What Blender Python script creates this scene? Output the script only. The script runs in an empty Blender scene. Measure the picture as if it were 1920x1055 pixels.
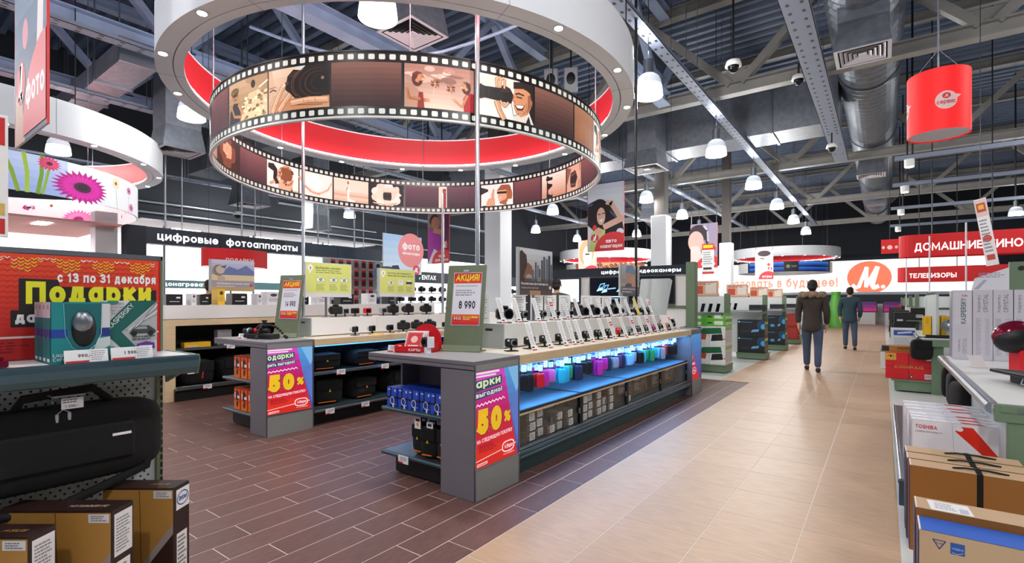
import bpy, bmesh, math, random
from mathutils import Vector, Matrix
from mathutils.geometry import tessellate_polygon
random.seed(7)
S = bpy.context.scene
COL = S.collection
PI = math.pi
Z0 = Vector((0, 0, 0))

# ------------------------------------------------------------------ camera, world, exposure
cam = bpy.data.objects.new('camera', bpy.data.cameras.new('camera'))
COL.objects.link(cam)
cam.location = (0, 0, 1.35)
cam.rotation_euler = (PI / 2, 0, 0.633695)
cam.data.sensor_width = 36.0
cam.data.lens = 36.0 * 946.6 / 1920.0
cam.data.shift_y = 36.9 / 1920.0
cam.data.clip_end = 200
S.camera = cam
W = bpy.data.worlds.new('World')
S.world = W
W.use_nodes = True
W.node_tree.nodes['Background'].inputs[0].default_value = (0.62, 0.72, 1.0, 1)
W.node_tree.nodes['Background'].inputs[1].default_value = 0.22
VS = S.view_settings
VS.view_transform = 'Standard'
VS.look = 'None'
VS.exposure = 0.0
VS.gamma = 1.0
VS.use_curve_mapping = False

# ------------------------------------------------------------------ materials
def lin(h):
    h = h.lstrip('#')
    if len(h) == 3:
        h = ''.join(c * 2 for c in h)
    o = []
    for i in (0, 2, 4):
        c = int(h[i:i + 2], 16) / 255
        o.append(c / 12.92 if c <= 0.04045 else ((c + 0.055) / 1.055) ** 2.4)
    return (o[0], o[1], o[2], 1.0)

MATS = {}
def mat(name, col, rough=0.5, metal=0.0, emit=0.0, noise=0.0, scale=20.0, stretch=(1, 1, 1), rand=0.0, bump=0.0, alpha=1.0, trans=0.0, spec=0.5, coat=0.0):
    m = bpy.data.materials.new(name)
    m.use_nodes = True
    nt = m.node_tree
    b = nt.nodes['Principled BSDF']
    c = lin(col)
    b.inputs['Base Color'].default_value = c
    b.inputs['Roughness'].default_value = rough
    b.inputs['Metallic'].default_value = metal
    b.inputs['Specular IOR Level'].default_value = spec
    if coat:
        b.inputs['Coat Weight'].default_value = coat
        b.inputs['Coat Roughness'].default_value = 0.15
    if emit:
        b.inputs['Emission Color'].default_value = c
        b.inputs['Emission Strength'].default_value = emit
    if trans:
        b.inputs['Transmission Weight'].default_value = trans
    b.inputs['Alpha'].default_value = alpha
    if noise or rand or bump:
        tc = nt.nodes.new('ShaderNodeTexCoord')
        mp = nt.nodes.new('ShaderNodeMapping')
        mp.inputs['Scale'].default_value = stretch
        nt.links.new(tc.outputs['Object'], mp.inputs[0])
        nz = nt.nodes.new('ShaderNodeTexNoise')
        nz.inputs['Scale'].default_value = scale
        nz.inputs['Detail'].default_value = 5
        nt.links.new(mp.outputs[0], nz.inputs['Vector'])
        val = nz.outputs['Fac']
        hv = nt.nodes.new('ShaderNodeHueSaturation')
        hv.inputs['Color'].default_value = c
        mr = nt.nodes.new('ShaderNodeMapRange')
        mr.inputs['From Min'].default_value = 0.25
        mr.inputs['From Max'].default_value = 0.75
        mr.inputs['To Min'].default_value = 1 - noise
        mr.inputs['To Max'].default_value = 1 + noise
        nt.links.new(val, mr.inputs[0])
        last = mr.outputs[0]
        if rand:
            oi = nt.nodes.new('ShaderNodeObjectInfo')
            ge = nt.nodes.new('ShaderNodeNewGeometry')
            ad = nt.nodes.new('ShaderNodeMath'); ad.operation = 'ADD'
            nt.links.new(oi.outputs['Random'], ad.inputs[0])
            nt.links.new(ge.outputs['Random Per Island'], ad.inputs[1])
            fr = nt.nodes.new('ShaderNodeMath'); fr.operation = 'FRACT'
            nt.links.new(ad.outputs[0], fr.inputs[0])
            m2 = nt.nodes.new('ShaderNodeMapRange')
            m2.inputs['To Min'].default_value = 1 - rand
            m2.inputs['To Max'].default_value = 1 + rand
            nt.links.new(fr.outputs[0], m2.inputs[0])
            mu = nt.nodes.new('ShaderNodeMath'); mu.operation = 'MULTIPLY'
            nt.links.new(last, mu.inputs[0]); nt.links.new(m2.outputs[0], mu.inputs[1])
            last = mu.outputs[0]
        nt.links.new(last, hv.inputs['Value'])
        nt.links.new(hv.outputs[0], b.inputs['Base Color'])
        if bump:
            bp = nt.nodes.new('ShaderNodeBump')
            bp.inputs['Strength'].default_value = bump
            bp.inputs['Distance'].default_value = 0.01
            nt.links.new(val, bp.inputs['Height'])
            nt.links.new(bp.outputs[0], b.inputs['Normal'])
    MATS[name] = m
    return m

def print_mat(name, emit=0.0, rough=0.55):
    m = bpy.data.materials.new(name)
    m.use_nodes = True
    nt = m.node_tree
    b = nt.nodes['Principled BSDF']
    a = nt.nodes.new('ShaderNodeAttribute')
    a.attribute_name = 'Col'
    nt.links.new(a.outputs['Color'], b.inputs['Base Color'])
    b.inputs['Roughness'].default_value = rough
    if emit:
        nt.links.new(a.outputs['Color'], b.inputs['Emission Color'])
        b.inputs['Emission Strength'].default_value = emit
    MATS[name] = m
print_mat('print')
print_mat('print_backlit', 0.32)
print_mat('print_screen', 1.1, 0.2)
print_mat('print_bright', 1.0)

mat('beige_tile', '#c6a484', 0.42, noise=0.11, scale=7, stretch=(1, 3.5, 1), rand=0.05, bump=0.05)
mat('brown_tile', '#6c4b44', 0.42, noise=0.22, scale=14, stretch=(6, 0.8, 1), rand=0.09, bump=0.06)
mat('white_floor', '#dfe2de', 0.3, noise=0.03, scale=4)
mat('grout', '#e2d8d0', 0.7)
mat('grey_laminate', '#77737a', 0.45, noise=0.05, scale=90)
mat('grey_side', '#8f928f', 0.45, noise=0.05, scale=90)
mat('slab_grey', '#a9a8ac', 0.3, noise=0.04, scale=60)
mat('wood', '#d9c19a', 0.45, noise=0.12, scale=9, stretch=(14, 0.6, 14))
mat('wood_top', '#e6dccb', 0.35, noise=0.08, scale=9, stretch=(14, 0.6, 14))
mat('white_panel', '#e9e9e6', 0.4)
mat('white_gloss', '#f2f2f2', 0.2)
mat('grey_panel', '#a9b1b1', 0.5)
mat('teal_metal', '#3d5a5c', 0.4, 0.3)
mat('dark_metal', '#16191c', 0.45, 0.2)
mat('black', '#08080a', 0.5)
mat('black_fabric', '#040405', 0.9, noise=0.3, scale=60, bump=0.2)
mat('soft_black', '#020203', 0.85)
mat('dark_panel', '#1c2733', 0.5)
mat('fascia', '#2c3a4c', 0.45)
mat('green_metal', '#6e8468', 0.45, 0.1, noise=0.05, scale=8)
mat('olive', '#707a5f', 0.42, noise=0.06, scale=12)
mat('chrome', '#c4c8d0', 0.3, 0.9)
mat('steel', '#8d939b', 0.35, 0.9)
mat('rail', '#9aa0a8', 0.28, 0.9)
mat('rail_dark', '#48606a', 0.3, 0.6)
mat('pegboard', '#b9c2c2', 0.5)
mat('ring_white', '#e4e7ec', 0.45)
mat('ring_red', '#d3222c', 0.5)
mat('red', '#d2121b', 0.4)
mat('red_fabric', '#c60f16', 0.6, emit=0.14)
mat('lamp_red', '#ee1a1c', 0.6, emit=0.45)
mat('film_black', '#050405', 0.35)
mat('led_white', '#ffffff', 0.5, emit=14)
mat('led_blue', '#4aa8ff', 0.5, emit=3)
mat('spot_glow', '#fff8dd', 0.5, emit=22)
mat('lamp_top', '#d8e0ea', 0.25, emit=0.45)
mat('lamp_low', '#ffffff', 0.3, emit=3.2)
mat('lamp_in', '#f4f8ff', 0.3, emit=1.6)
mat('truss', '#8f8d88', 0.5, 0.2, noise=0.12, scale=3)
mat('beam_blue', '#a0b0cc', 0.45, 0.3, noise=0.1, scale=3)
mat('deck', '#5c6a82', 0.5, 0.2, noise=0.1, scale=2)
mat('duct', '#7e838c', 0.42, 0.6, noise=0.2, scale=9)
mat('tray', '#7f8798', 0.6, 0.3)
mat('diffuser', '#c9c5cb', 0.5)
mat('column_white', '#e4e6ea', 0.4)
mat('column_dark', '#55504c', 0.6)
mat('wall_dark', '#20252d', 0.8)
mat('wall_white', '#eef0f0', 0.6)
mat('white_glow', '#ffffff', 0.6, emit=0.85)  # self-glowing white, stands in for lamplight on niche wall and brand panel
mat('lightbox', '#ffffff', 0.5, emit=1.25)
def glass_mat(name, col, refl):
    m = bpy.data.materials.new(name); m.use_nodes = True
    nt = m.node_tree; nt.nodes.clear()
    out = nt.nodes.new('ShaderNodeOutputMaterial'); mx = nt.nodes.new('ShaderNodeMixShader')
    tr = nt.nodes.new('ShaderNodeBsdfTransparent'); gl = nt.nodes.new('ShaderNodeBsdfGlossy'); fr = nt.nodes.new('ShaderNodeFresnel')
    mu = nt.nodes.new('ShaderNodeMath'); mu.operation = 'MULTIPLY'; mu.inputs[1].default_value = refl
    tr.inputs[0].default_value = lin(col); gl.inputs['Roughness'].default_value = 0.06
    nt.links.new(fr.outputs[0], mu.inputs[0]); nt.links.new(mu.outputs[0], mx.inputs[0])
    nt.links.new(tr.outputs[0], mx.inputs[1]); nt.links.new(gl.outputs[0], mx.inputs[2]); nt.links.new(mx.outputs[0], out.inputs[0])
    MATS[name] = m
glass_mat('clear', '#f8fafa', 0.1)
mat('glass_led_tint', '#8fcdf5', 0.22, alpha=0.62)  # frosted glass with the strip's blue light put into its colour
mat('glass', '#ffffff', 0.03, trans=1.0, spec=0.4)
mat('card', '#b07a35', 0.75, noise=0.08, scale=160)
mat('card_light', '#c9a67c', 0.75, noise=0.07, scale=160)
mat('asus_dark', '#2c1512', 0.5)
mat('white_box', '#ecebee', 0.45)
mat('silver_box', '#dad8de', 0.35)
mat('blue_box', '#1a3fae', 0.4)
mat('blue_side', '#15245f', 0.5)
mat('orange_box', '#f0560f', 0.45)
mat('teal_box', '#0e7f84', 0.4)
mat('red_box', '#d01018', 0.45)
mat('black_box', '#0b0d12', 0.35)
mat('green_box', '#63b83a', 0.45)
mat('brown_box', '#33231a', 0.5)
mat('brown_carton', '#5a4636', 0.55)
mat('yellow', '#f2c014', 0.5)
mat('orange', '#e8741a', 0.5)
mat('skin', '#c99a80', 0.6)
mat('hair', '#17110e', 0.7)
mat('jeans', '#41506a', 0.85)
mat('jacket', '#3a322e', 0.85)
mat('jacket_teal', '#2d4550', 0.85)
mat('jacket_green', '#3f4a3a', 0.85)
mat('fur', '#8d7c68', 0.95, bump=0.8, noise=0.3, scale=60)
mat('shoe', '#2a211c', 0.6)
mat('screen_glow', '#cfe6f4', 0.2, emit=1.0)
mat('lens', '#101218', 0.08, 0.3)
mat('silver', '#c4c8cc', 0.3, 0.7)
mat('magenta', '#c21e86', 0.6)
mat('cyan', '#20a5b8', 0.6)
mat('green', '#1d8a4a', 0.6)
mat('navy', '#151d3a', 0.7)
mat('purple', '#5b2766', 0.6)
mat('pink', '#e05a9a', 0.6)
mat('sky', '#7fb6e0', 0.6)
mat('grey_case', '#8a8d92', 0.6)
mat('paper', '#f4f3f2', 0.6)
mat('bubble', '#e8e8ee', 0.5)
mat('blister', '#e6cfd4', 0.3)
mat('kettle', '#7a1430', 0.15, 0.4)
mat('slat_pink', '#d9a7a0', 0.6)

# ------------------------------------------------------------------ mesh builder
class MB:
    def __init__(s):
        s.v = []; s.f = []; s.m = []; s.sm = []; s.mats = []
    def mi(s, m):
        if m not in s.mats:
            s.mats.append(m)
        return s.mats.index(m)
    def add(s, vs, fs, m, smooth=False, convex=False, M=None):
        vs = [Vector(v) for v in vs]
        if convex:
            c = sum(vs, Vector()) / len(vs)
            out = []
            for f in fs:
                p = [vs[i] for i in f]
                n = Vector()
                for i in range(len(p)):
                    a, b = p[i], p[(i + 1) % len(p)]
                    n += a.cross(b)
                fc = sum(p, Vector()) / len(p)
                out.append(tuple(reversed(f)) if n.dot(fc - c) < 0 else tuple(f))
            fs = out
        if M is not None:
            vs = [M @ v for v in vs]
        o = len(s.v)
        k = s.mi(m)
        s.v += [tuple(v) for v in vs]
        for f in fs:
            s.f.append(tuple(i + o for i in f)); s.m.append(k); s.sm.append(smooth)
        return s
    def box(s, a, b, m, bev=0.0, M=None):
        lo = [min(a[i], b[i]) for i in range(3)]; hi = [max(a[i], b[i]) for i in range(3)]
        if not bev:
            vs = [(x, y, z) for x in (lo[0], hi[0]) for y in (lo[1], hi[1]) for z in (lo[2], hi[2])]
            fs = [(0, 1, 3, 2), (4, 6, 7, 5), (0, 4, 5, 1), (2, 3, 7, 6), (0, 2, 6, 4), (1, 5, 7, 3)]
            return s.add(vs, fs, m, convex=True, M=M)
        bev = min(bev, 0.49 * min(hi[i] - lo[i] for i in range(3)))
        idx = {}; vs = []
        for cx in (0, 1):
            for cy in (0, 1):
                for cz in (0, 1):
                    c = (cx, cy, cz)
                    for ax in range(3):
                        p = [(hi[i] - (bev if i != ax else 0)) if c[i] else (lo[i] + (bev if i != ax else 0)) for i in range(3)]
                        idx[c, ax] = len(vs); vs.append(p)
        fs = []
        for ax in range(3):
            b1, b2 = [i for i in range(3) if i != ax]
            for sd in (0, 1):
                q = []
                for u, w in ((0, 0), (1, 0), (1, 1), (0, 1)):
                    c = [0, 0, 0]; c[ax] = sd; c[b1] = u; c[b2] = w
                    q.append(idx[tuple(c), ax])
                fs.append(tuple(q))
            for u in (0, 1):
                for w in (0, 1):
                    c0 = [0, 0, 0]; c0[b1] = u; c0[b2] = w; c1 = list(c0); c1[ax] = 1
                    c0 = tuple(c0); c1 = tuple(c1)
                    fs.append((idx[c0, b1], idx[c1, b1], idx[c1, b2], idx[c0, b2]))
        for cx in (0, 1):
            for cy in (0, 1):
                for cz in (0, 1):
                    fs.append(tuple(idx[(cx, cy, cz), a] for a in range(3)))
        return s.add(vs, fs, m, convex=True, M=M)
    def cyl(s, p0, p1, r0, m, r1=None, n=16, cap=True, smooth=True, M=None):
        p0 = Vector(p0); p1 = Vector(p1); r1 = r0 if r1 is None else r1
        d = (p1 - p0).normalized()
        x = d.orthogonal().normalized(); y = d.cross(x)
        ring = [(math.cos(2 * PI * i / n), math.sin(2 * PI * i / n)) for i in range(n)]
        A = [p0 + (x * c + y * q) * r0 for c, q in ring]; B = [p1 + (x * c + y * q) * r1 for c, q in ring]
        s.add(A + B, [(i, (i + 1) % n, n + (i + 1) % n, n + i) for i in range(n)], m, smooth, M=M)
        if cap:
            if r0 > 1e-5: s.add(A, [tuple(reversed(range(n)))], m, M=M)
            if r1 > 1e-5: s.add(B, [tuple(range(n))], m, M=M)
        return s
    def tube(s, pts, r, m, n=8, M=None, closed=False):
        pts = [Vector(p) for p in pts]
        k = len(pts); vs = []; px = None
        rr = r if isinstance(r, (list, tuple)) else [r] * k
        for i, p in enumerate(pts):
            if closed: d = pts[(i + 1) % k] - pts[i - 1]
            else: d = pts[min(i + 1, k - 1)] - pts[max(i - 1, 0)]
            d.normalize()
            x = d.orthogonal() if px is None else px - d * px.dot(d)
            x.normalize(); px = x; y = d.cross(x)
            vs += [p + (x * math.cos(2 * PI * j / n) + y * math.sin(2 * PI * j / n)) * rr[i] for j in range(n)]
        fs = []
        for i in range(k if closed else k - 1):
            a = i * n; b = ((i + 1) % k) * n
            fs += [(a + j, a + (j + 1) % n, b + (j + 1) % n, b + j) for j in range(n)]
        s.add(vs, fs, m, True, M=M)
        if not closed:
            s.add(vs[:n], [tuple(reversed(range(n)))], m, M=M); s.add(vs[-n:], [tuple(range(n))], m, M=M)
        return s
    def lathe(s, prof, m, n=24, M=None, smooth=True):
        vs = []
        for r, z in prof:
            vs += [(r * math.cos(2 * PI * i / n), r * math.sin(2 * PI * i / n), z) for i in range(n)]
        fs = []
        for k in range(len(prof) - 1):
            fs += [(k * n + i, k * n + (i + 1) % n, (k + 1) * n + (i + 1) % n, (k + 1) * n + i) for i in range(n)]
        return s.add(vs, fs, m, smooth, M=M)
    def ell(s, c, r, m, n=16, k=10, M=None, pw=1.0):
        def sg(v): return math.copysign(abs(v) ** pw, v)
        vs = []; fs = []
        for j in range(k + 1):
            t = PI * j / k - PI / 2
            for i in range(n):
                a = 2 * PI * i / n
                vs.append((c[0] + r[0] * sg(math.cos(t)) * sg(math.cos(a)), c[1] + r[1] * sg(math.cos(t)) * sg(math.sin(a)), c[2] + r[2] * sg(math.sin(t))))
        for j in range(k):
            fs += [(j * n + i, j * n + (i + 1) % n, (j + 1) * n + (i + 1) % n, (j + 1) * n + i) for i in range(n)]
        return s.add(vs, fs, m, True, M=M)
    def prism(s, poly, z0, z1, m, M=None):
        n = len(poly)
        ar = sum(poly[i][0] * poly[(i + 1) % n][1] - poly[(i + 1) % n][0] * poly[i][1] for i in range(n))
        if ar < 0: poly = list(reversed(poly))
        vs = [(x, y, z0) for x, y in poly] + [(x, y, z1) for x, y in poly]
        fs = [tuple(reversed(range(n))), tuple(range(n, 2 * n))] + [(i, (i + 1) % n, n + (i + 1) % n, n + i) for i in range(n)]
        return s.add(vs, fs, m, M=M)
    def quad(s, a, b, c, d, m):
        return s.add([a, b, c, d], [(0, 1, 2, 3)], m)
    def arc(s, cx, cy, r0, r1, z0, z1, m, n=96, a0=0.0, a1=2 * PI):
        """ring of rectangular section between radii r0 < r1"""
        full = abs(a1 - a0) > 2 * PI - 1e-4
        k = n if full else n + 1
        A = [a0 + (a1 - a0) * i / n for i in range(k)]
        def rg(r, z): return [(cx + r * math.cos(a), cy + r * math.sin(a), z) for a in A]
        def band(P, Q):
            s.add(P + Q, [(i, (i + 1) % k, k + (i + 1) % k, k + i) for i in range(n)], m, True)
        band(rg(r1, z0), rg(r1, z1)); band(rg(r0, z1), rg(r0, z0))
        band(rg(r0, z0), rg(r1, z0)); band(rg(r1, z1), rg(r0, z1))
        if not full:
            for a in (a0, a1):
                p = [(cx + r * math.cos(a), cy + r * math.sin(a), z) for r, z in ((r0, z0), (r1, z0), (r1, z1), (r0, z1))]
                s.add(p, [(0, 1, 2, 3)], m)
        return s
    def mesh(s, name):
        me = bpy.data.meshes.new(name)
        me.from_pydata(s.v, [], s.f)
        for m in s.mats: me.materials.append(MATS[m])
        me.polygons.foreach_set('material_index', s.m)
        me.polygons.foreach_set('use_smooth', s.sm)
        me.update()
        return me

def ob(name, mb, parent=None, label=None, cat=None, group=None, kind=None, loc=None, rz=None):
    me = mb.mesh(name) if isinstance(mb, MB) else mb
    o = bpy.data.objects.new(name, me)
    COL.objects.link(o)
    if parent is not None: o.parent = parent
    if loc is not None: o.location = loc
    if rz is not None: o.rotation_euler = (0, 0, rz)
    tag(o, label, cat, group, kind)
    return o
def tag(o, label=None, cat=None, group=None, kind=None):
    for k, v in (('label', label), ('category', cat), ('group', group), ('kind', kind)):
        if v: o[k] = v
    return o
def thing(name, label, cat, loc=(0, 0, 0), rz=0.0, group=None):
    o = bpy.data.objects.new(name, None)
    COL.objects.link(o)
    o.empty_display_size = 0.05
    o.location = loc; o.rotation_euler = (0, 0, rz)
    return tag(o, label, cat, group)
KIDS = {}
def dup(src, loc, rz=0.0, label=None, group=None, scale=None):
    def cp(o, par):
        c = o.copy(); COL.objects.link(c)
        if par is not None: c.parent = par
        for ch in o.children:
            if ch.type != 'LIGHT': cp(ch, c)
        return c
    r = cp(src, None)
    r.location = loc; r.rotation_euler = (0, 0, rz)
    if scale: r.scale = (scale,) * 3 if not isinstance(scale, (tuple, list)) else scale
    return tag(r, label, None, group)
def light(name, kind, loc, power, parent=None, size=0.4, color=(1, 1, 1), rot=(0, 0, 0), shape='DISK', size_y=None, spread=None, spot=None):
    l = bpy.data.lights.new(name, kind)
    l.energy = power; l.color = color
    if kind == 'AREA':
        l.shape = shape; l.size = size
        if size_y: l.size_y = size_y
        if spread: l.spread = spread
    elif kind == 'SPOT':
        l.spot_size = spot or 1.2; l.spot_blend = 0.6; l.shadow_soft_size = size
    else:
        l.shadow_soft_size = size
    o = bpy.data.objects.new(name, l)
    COL.objects.link(o)
    o.location = loc; o.rotation_euler = rot
    if parent is not None: o.parent = parent
    return o

# ------------------------------------------------------------------ flat print (posters, labels, lettering) as thin coloured polygons
# lettering is drawn with its own bold stroke alphabet: strokes run in a unit box, ('e', cx, cy, rx, ry, a0, a1) is an arc
TXT = {}
def el(cx=0.5, cy=0.5, rx=0.5, ry=0.5, a0=0, a1=360): return ('e', cx, cy, rx, ry, a0, a1)
BOWL = [(0.55, 1), (0.85, 0.93), (0.92, 0.76), (0.84, 0.6), (0.55, 0.53)]
LOWB = [(0.6, 0.55), (0.9, 0.48), (1, 0.28), (0.9, 0.08), (0.6, 0)]
CAPS = {
 'А': (0.74, [[(0, 0), (0.5, 1), (1, 0)], [(0.19, 0.32), (0.81, 0.32)]]), 'Б': (0.6, [[(0.9, 1), (0, 1), (0, 0)] , [(0, 0.55)] + LOWB + [(0, 0)]]),
 'В': (0.6, [[(0, 0), (0, 1)] , [(0, 1)] + BOWL + [(0, 0.53)], [(0.55, 0.53)] + LOWB[1:] + [(0, 0)]]), 'Г': (0.5, [[(1, 1), (0, 1), (0, 0)]]),
 'Д': (0.74, [[(0, -0.22), (0, 0.0), (1, 0.0), (1, -0.22)], [(0.12, 0), (0.3, 1), (0.84, 1), (0.84, 0)]]), 'Е': (0.54, [[(1, 1), (0, 1), (0, 0), (1, 0)], [(0, 0.52), (0.88, 0.52)]]),
 'Ж': (0.95, [[(0.5, 0), (0.5, 1)], [(0, 1), (0.42, 0.5), (0, 0)], [(1, 1), (0.58, 0.5), (1, 0)]]),
 'З': (0.56, [[(0.03, 0.9), (0.35, 1), (0.75, 0.96), (0.92, 0.78), (0.82, 0.6), (0.4, 0.53)], [(0.4, 0.53), (0.88, 0.46), (1, 0.26), (0.85, 0.05), (0.45, 0), (0, 0.1)]]),
 'И': (0.66, [[(0, 1), (0, 0)], [(0, 0.05), (1, 0.95)], [(1, 1), (1, 0)]]), 'Й': (0.66, [[(0, 1), (0, 0)], [(0, 0.05), (1, 0.95)], [(1, 1), (1, 0)], [(0.3, 1.25), (0.5, 1.16), (0.7, 1.25)]]),
 'К': (0.62, [[(0, 0), (0, 1)], [(0, 0.45), (0.95, 1)], [(0.3, 0.6), (1, 0)]]), 'Л': (0.68, [[(0, 0.02), (0.14, 0.1), (0.26, 1), (1, 1), (1, 0)]]), 'М': (0.82, [[(0, 0), (0.03, 1), (0.5, 0.2), (0.97, 1), (1, 0)]]),
 'Н': (0.66, [[(0, 0), (0, 1)], [(1, 0), (1, 1)], [(0, 0.52), (1, 0.52)]]), 'О': (0.78, [el()]), 'П': (0.66, [[(0, 0), (0, 1), (1, 1), (1, 0)]]), 'Р': (0.58, [[(0, 0), (0, 1)], [(0, 1), (0.6, 1), (0.93, 0.9), (1, 0.71), (0.93, 0.5), (0.6, 0.42), (0, 0.42)]]),
 'С': (0.7, [el(0.55, 0.5, 0.55, 0.5, 50, 310)]), 'Т': (0.58, [[(0, 1), (1, 1)], [(0.5, 1), (0.5, 0)]]), 'У': (0.64, [[(0, 1), (0.52, 0.3)], [(1, 1), (0.5, 0.12), (0.32, 0), (0.1, 0.02)]]), 'Ф': (0.88, [el(0.5, 0.52, 0.5, 0.34), [(0.5, -0.06), (0.5, 1.06)]]),
 'Х': (0.66, [[(0, 0), (1, 1)], [(0, 1), (1, 0)]]), 'Ц': (0.68, [[(0, 1), (0, 0), (1, 0), (1, -0.22)], [(0.84, 1), (0.84, 0)]]), 'Ч': (0.6, [[(0, 1), (0, 0.6), (0.3, 0.45), (1, 0.45)], [(1, 1), (1, 0)]]), 'Ш': (0.9, [[(0, 1), (0, 0), (1, 0), (1, 1)], [(0.5, 0), (0.5, 1)]]),
 'Щ': (0.96, [[(0, 1), (0, 0), (1, 0), (1, -0.22)], [(0.45, 0), (0.45, 1)], [(0.9, 0), (0.9, 1)]]), 'Ъ': (0.7, [[(0, 1), (0.25, 1), (0.25, 0)], [(0.25, 0.55), (0.65, 0.55), (0.95, 0.48), (1, 0.28), (0.9, 0.08), (0.6, 0), (0.25, 0)]]),
 'Ы': (0.82, [[(0, 1), (0, 0)], [(0, 0.56), (0.38, 0.56), (0.58, 0.46), (0.63, 0.28), (0.58, 0.1), (0.38, 0), (0, 0)], [(1, 1), (1, 0)]]), 'Ь': (0.58, [[(0, 1), (0, 0)], [(0, 0.55)] + LOWB + [(0, 0)]]), 'Э': (0.7, [el(0.45, 0.5, 0.55, 0.5, -130, 130), [(0.4, 0.52), (0.98, 0.52)]]),
 'Ю': (0.98, [[(0, 0), (0, 1)], [(0, 0.5), (0.32, 0.5)], el(0.66, 0.5, 0.34, 0.5)]), 'Я': (0.6, [[(1, 0), (1, 1)], [(1, 1), (0.4, 1), (0.07, 0.9), (0, 0.72), (0.07, 0.52), (0.4, 0.44), (1, 0.44)], [(0.5, 0.44), (0, 0)]]),
 'D': (0.7, [[(0, 0), (0, 1), (0.5, 1), (0.85, 0.85), (1, 0.5), (0.85, 0.15), (0.5, 0), (0, 0)]]), 'F': (0.52, [[(1, 1), (0, 1), (0, 0)], [(0, 0.52), (0.85, 0.52)]]), 'G': (0.74, [el(0.52, 0.5, 0.52, 0.5, 45, 330), [(0.55, 0.45), (1, 0.45), (1, 0.15)]]), 'I': (0.16, [[(0.5, 0), (0.5, 1)]]), 'J': (0.46, [[(1, 1), (1, 0.25), (0.8, 0.03), (0.4, 0), (0, 0.15)]]),
 'L': (0.5, [[(0, 1), (0, 0), (1, 0)]]), 'N': (0.68, [[(0, 0), (0, 1)], [(0, 0.97), (1, 0.03)], [(1, 0), (1, 1)]]), 'Q': (0.78, [el(), [(0.6, 0.25), (1, -0.05)]]), 'R': (0.6, [[(0, 0), (0, 1)], [(0, 1), (0.6, 1), (0.93, 0.9), (1, 0.71), (0.93, 0.52), (0.6, 0.44), (0, 0.44)], [(0.45, 0.44), (1, 0)]]),
 'S': (0.58, [[(0.93, 0.86), (0.7, 0.98), (0.35, 1), (0.06, 0.88), (0.03, 0.68), (0.25, 0.56), (0.7, 0.47), (0.97, 0.34), (0.95, 0.12), (0.65, 0), (0.3, 0), (0.02, 0.13)]]), 'U': (0.66, [[(0, 1), (0, 0.35), (0.15, 0.08), (0.5, 0), (0.85, 0.08), (1, 0.35), (1, 1)]]), 'V': (0.7, [[(0, 1), (0.5, 0), (1, 1)]]), 'W': (0.98, [[(0, 1), (0.26, 0), (0.5, 0.9), (0.74, 0), (1, 1)]]),
 'Y': (0.66, [[(0, 1), (0.5, 0.45), (1, 1)], [(0.5, 0.45), (0.5, 0)]]), 'Z': (0.6, [[(0, 1), (1, 1), (0, 0), (1, 0)]]),
 '0': (0.56, [el()]), '1': (0.34, [[(0, 0.78), (0.7, 1), (0.7, 0)]]), '2': (0.54, [[(0.02, 0.8), (0.25, 0.98), (0.7, 0.98), (0.95, 0.78), (0.88, 0.55), (0, 0), (1, 0)]]), '4': (0.6, [[(0.75, 0), (0.75, 1), (0, 0.28), (1, 0.28)]]),
 '5': (0.54, [[(0.92, 1), (0.12, 1), (0.05, 0.55), (0.35, 0.63), (0.7, 0.6), (0.97, 0.42), (0.95, 0.17), (0.65, 0), (0.3, 0), (0, 0.12)]]), '6': (0.56, [el(0.5, 0.32, 0.5, 0.32), [(0.02, 0.36), (0.2, 0.75), (0.62, 1)]]), '7': (0.52, [[(0, 1), (1, 1), (0.35, 0)]]), '8': (0.56, [el(0.5, 0.75, 0.42, 0.25), el(0.5, 0.27, 0.5, 0.27)]), '9': (0.56, [el(0.5, 0.68, 0.5, 0.32), [(0.98, 0.64), (0.8, 0.25), (0.38, 0)]]),
 '!': (0.16, [[(0.5, 1), (0.5, 0.38)], [(0.5, 0.08), (0.5, 0.0)]]), '.': (0.14, [[(0.5, 0.07), (0.5, 0)]]), ',': (0.14, [[(0.6, 0.08), (0.3, -0.15)]]), '-': (0.34, [[(0, 0.4), (1, 0.4)]]), '–': (0.46, [[(0, 0.4), (1, 0.4)]]), '>': (0.4, [[(0, 0.75), (1, 0.42), (0, 0.1)]]), '?': (0.5, [[(0, 0.85), (0.4, 1), (0.9, 0.9), (0.9, 0.65), (0.5, 0.45), (0.5, 0.3)], [(0.5, 0.08), (0.5, 0)]]),
 '%': (0.8, [el(0.2, 0.76, 0.2, 0.22), el(0.8, 0.24, 0.2, 0.22), [(0.18, 0.0), (0.82, 1)]]),
}
for a_, b_ in zip('ABCEHKMOPTX3', 'АВСЕНКМОРТХЗ'): CAPS[a_] = CAPS[b_]
XB = 0.74   # x-height as a share of the cap height
def low(k, wf=0.92): return (CAPS[k][0] * wf * XB / 0.86, [[(x, y * XB) for x, y in s] if s[0] != 'e' else ('e', s[1], s[2] * XB, s[3], s[4] * XB, s[5], s[6]) for s in CAPS[k][1]])
LC = {c: low(c.upper()) for c in 'вгджзийклмнптхцчшщъыьэюя'}
O_ = el(0.5, 0.5 * XB, 0.5, 0.5 * XB); OW = 0.56
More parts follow.
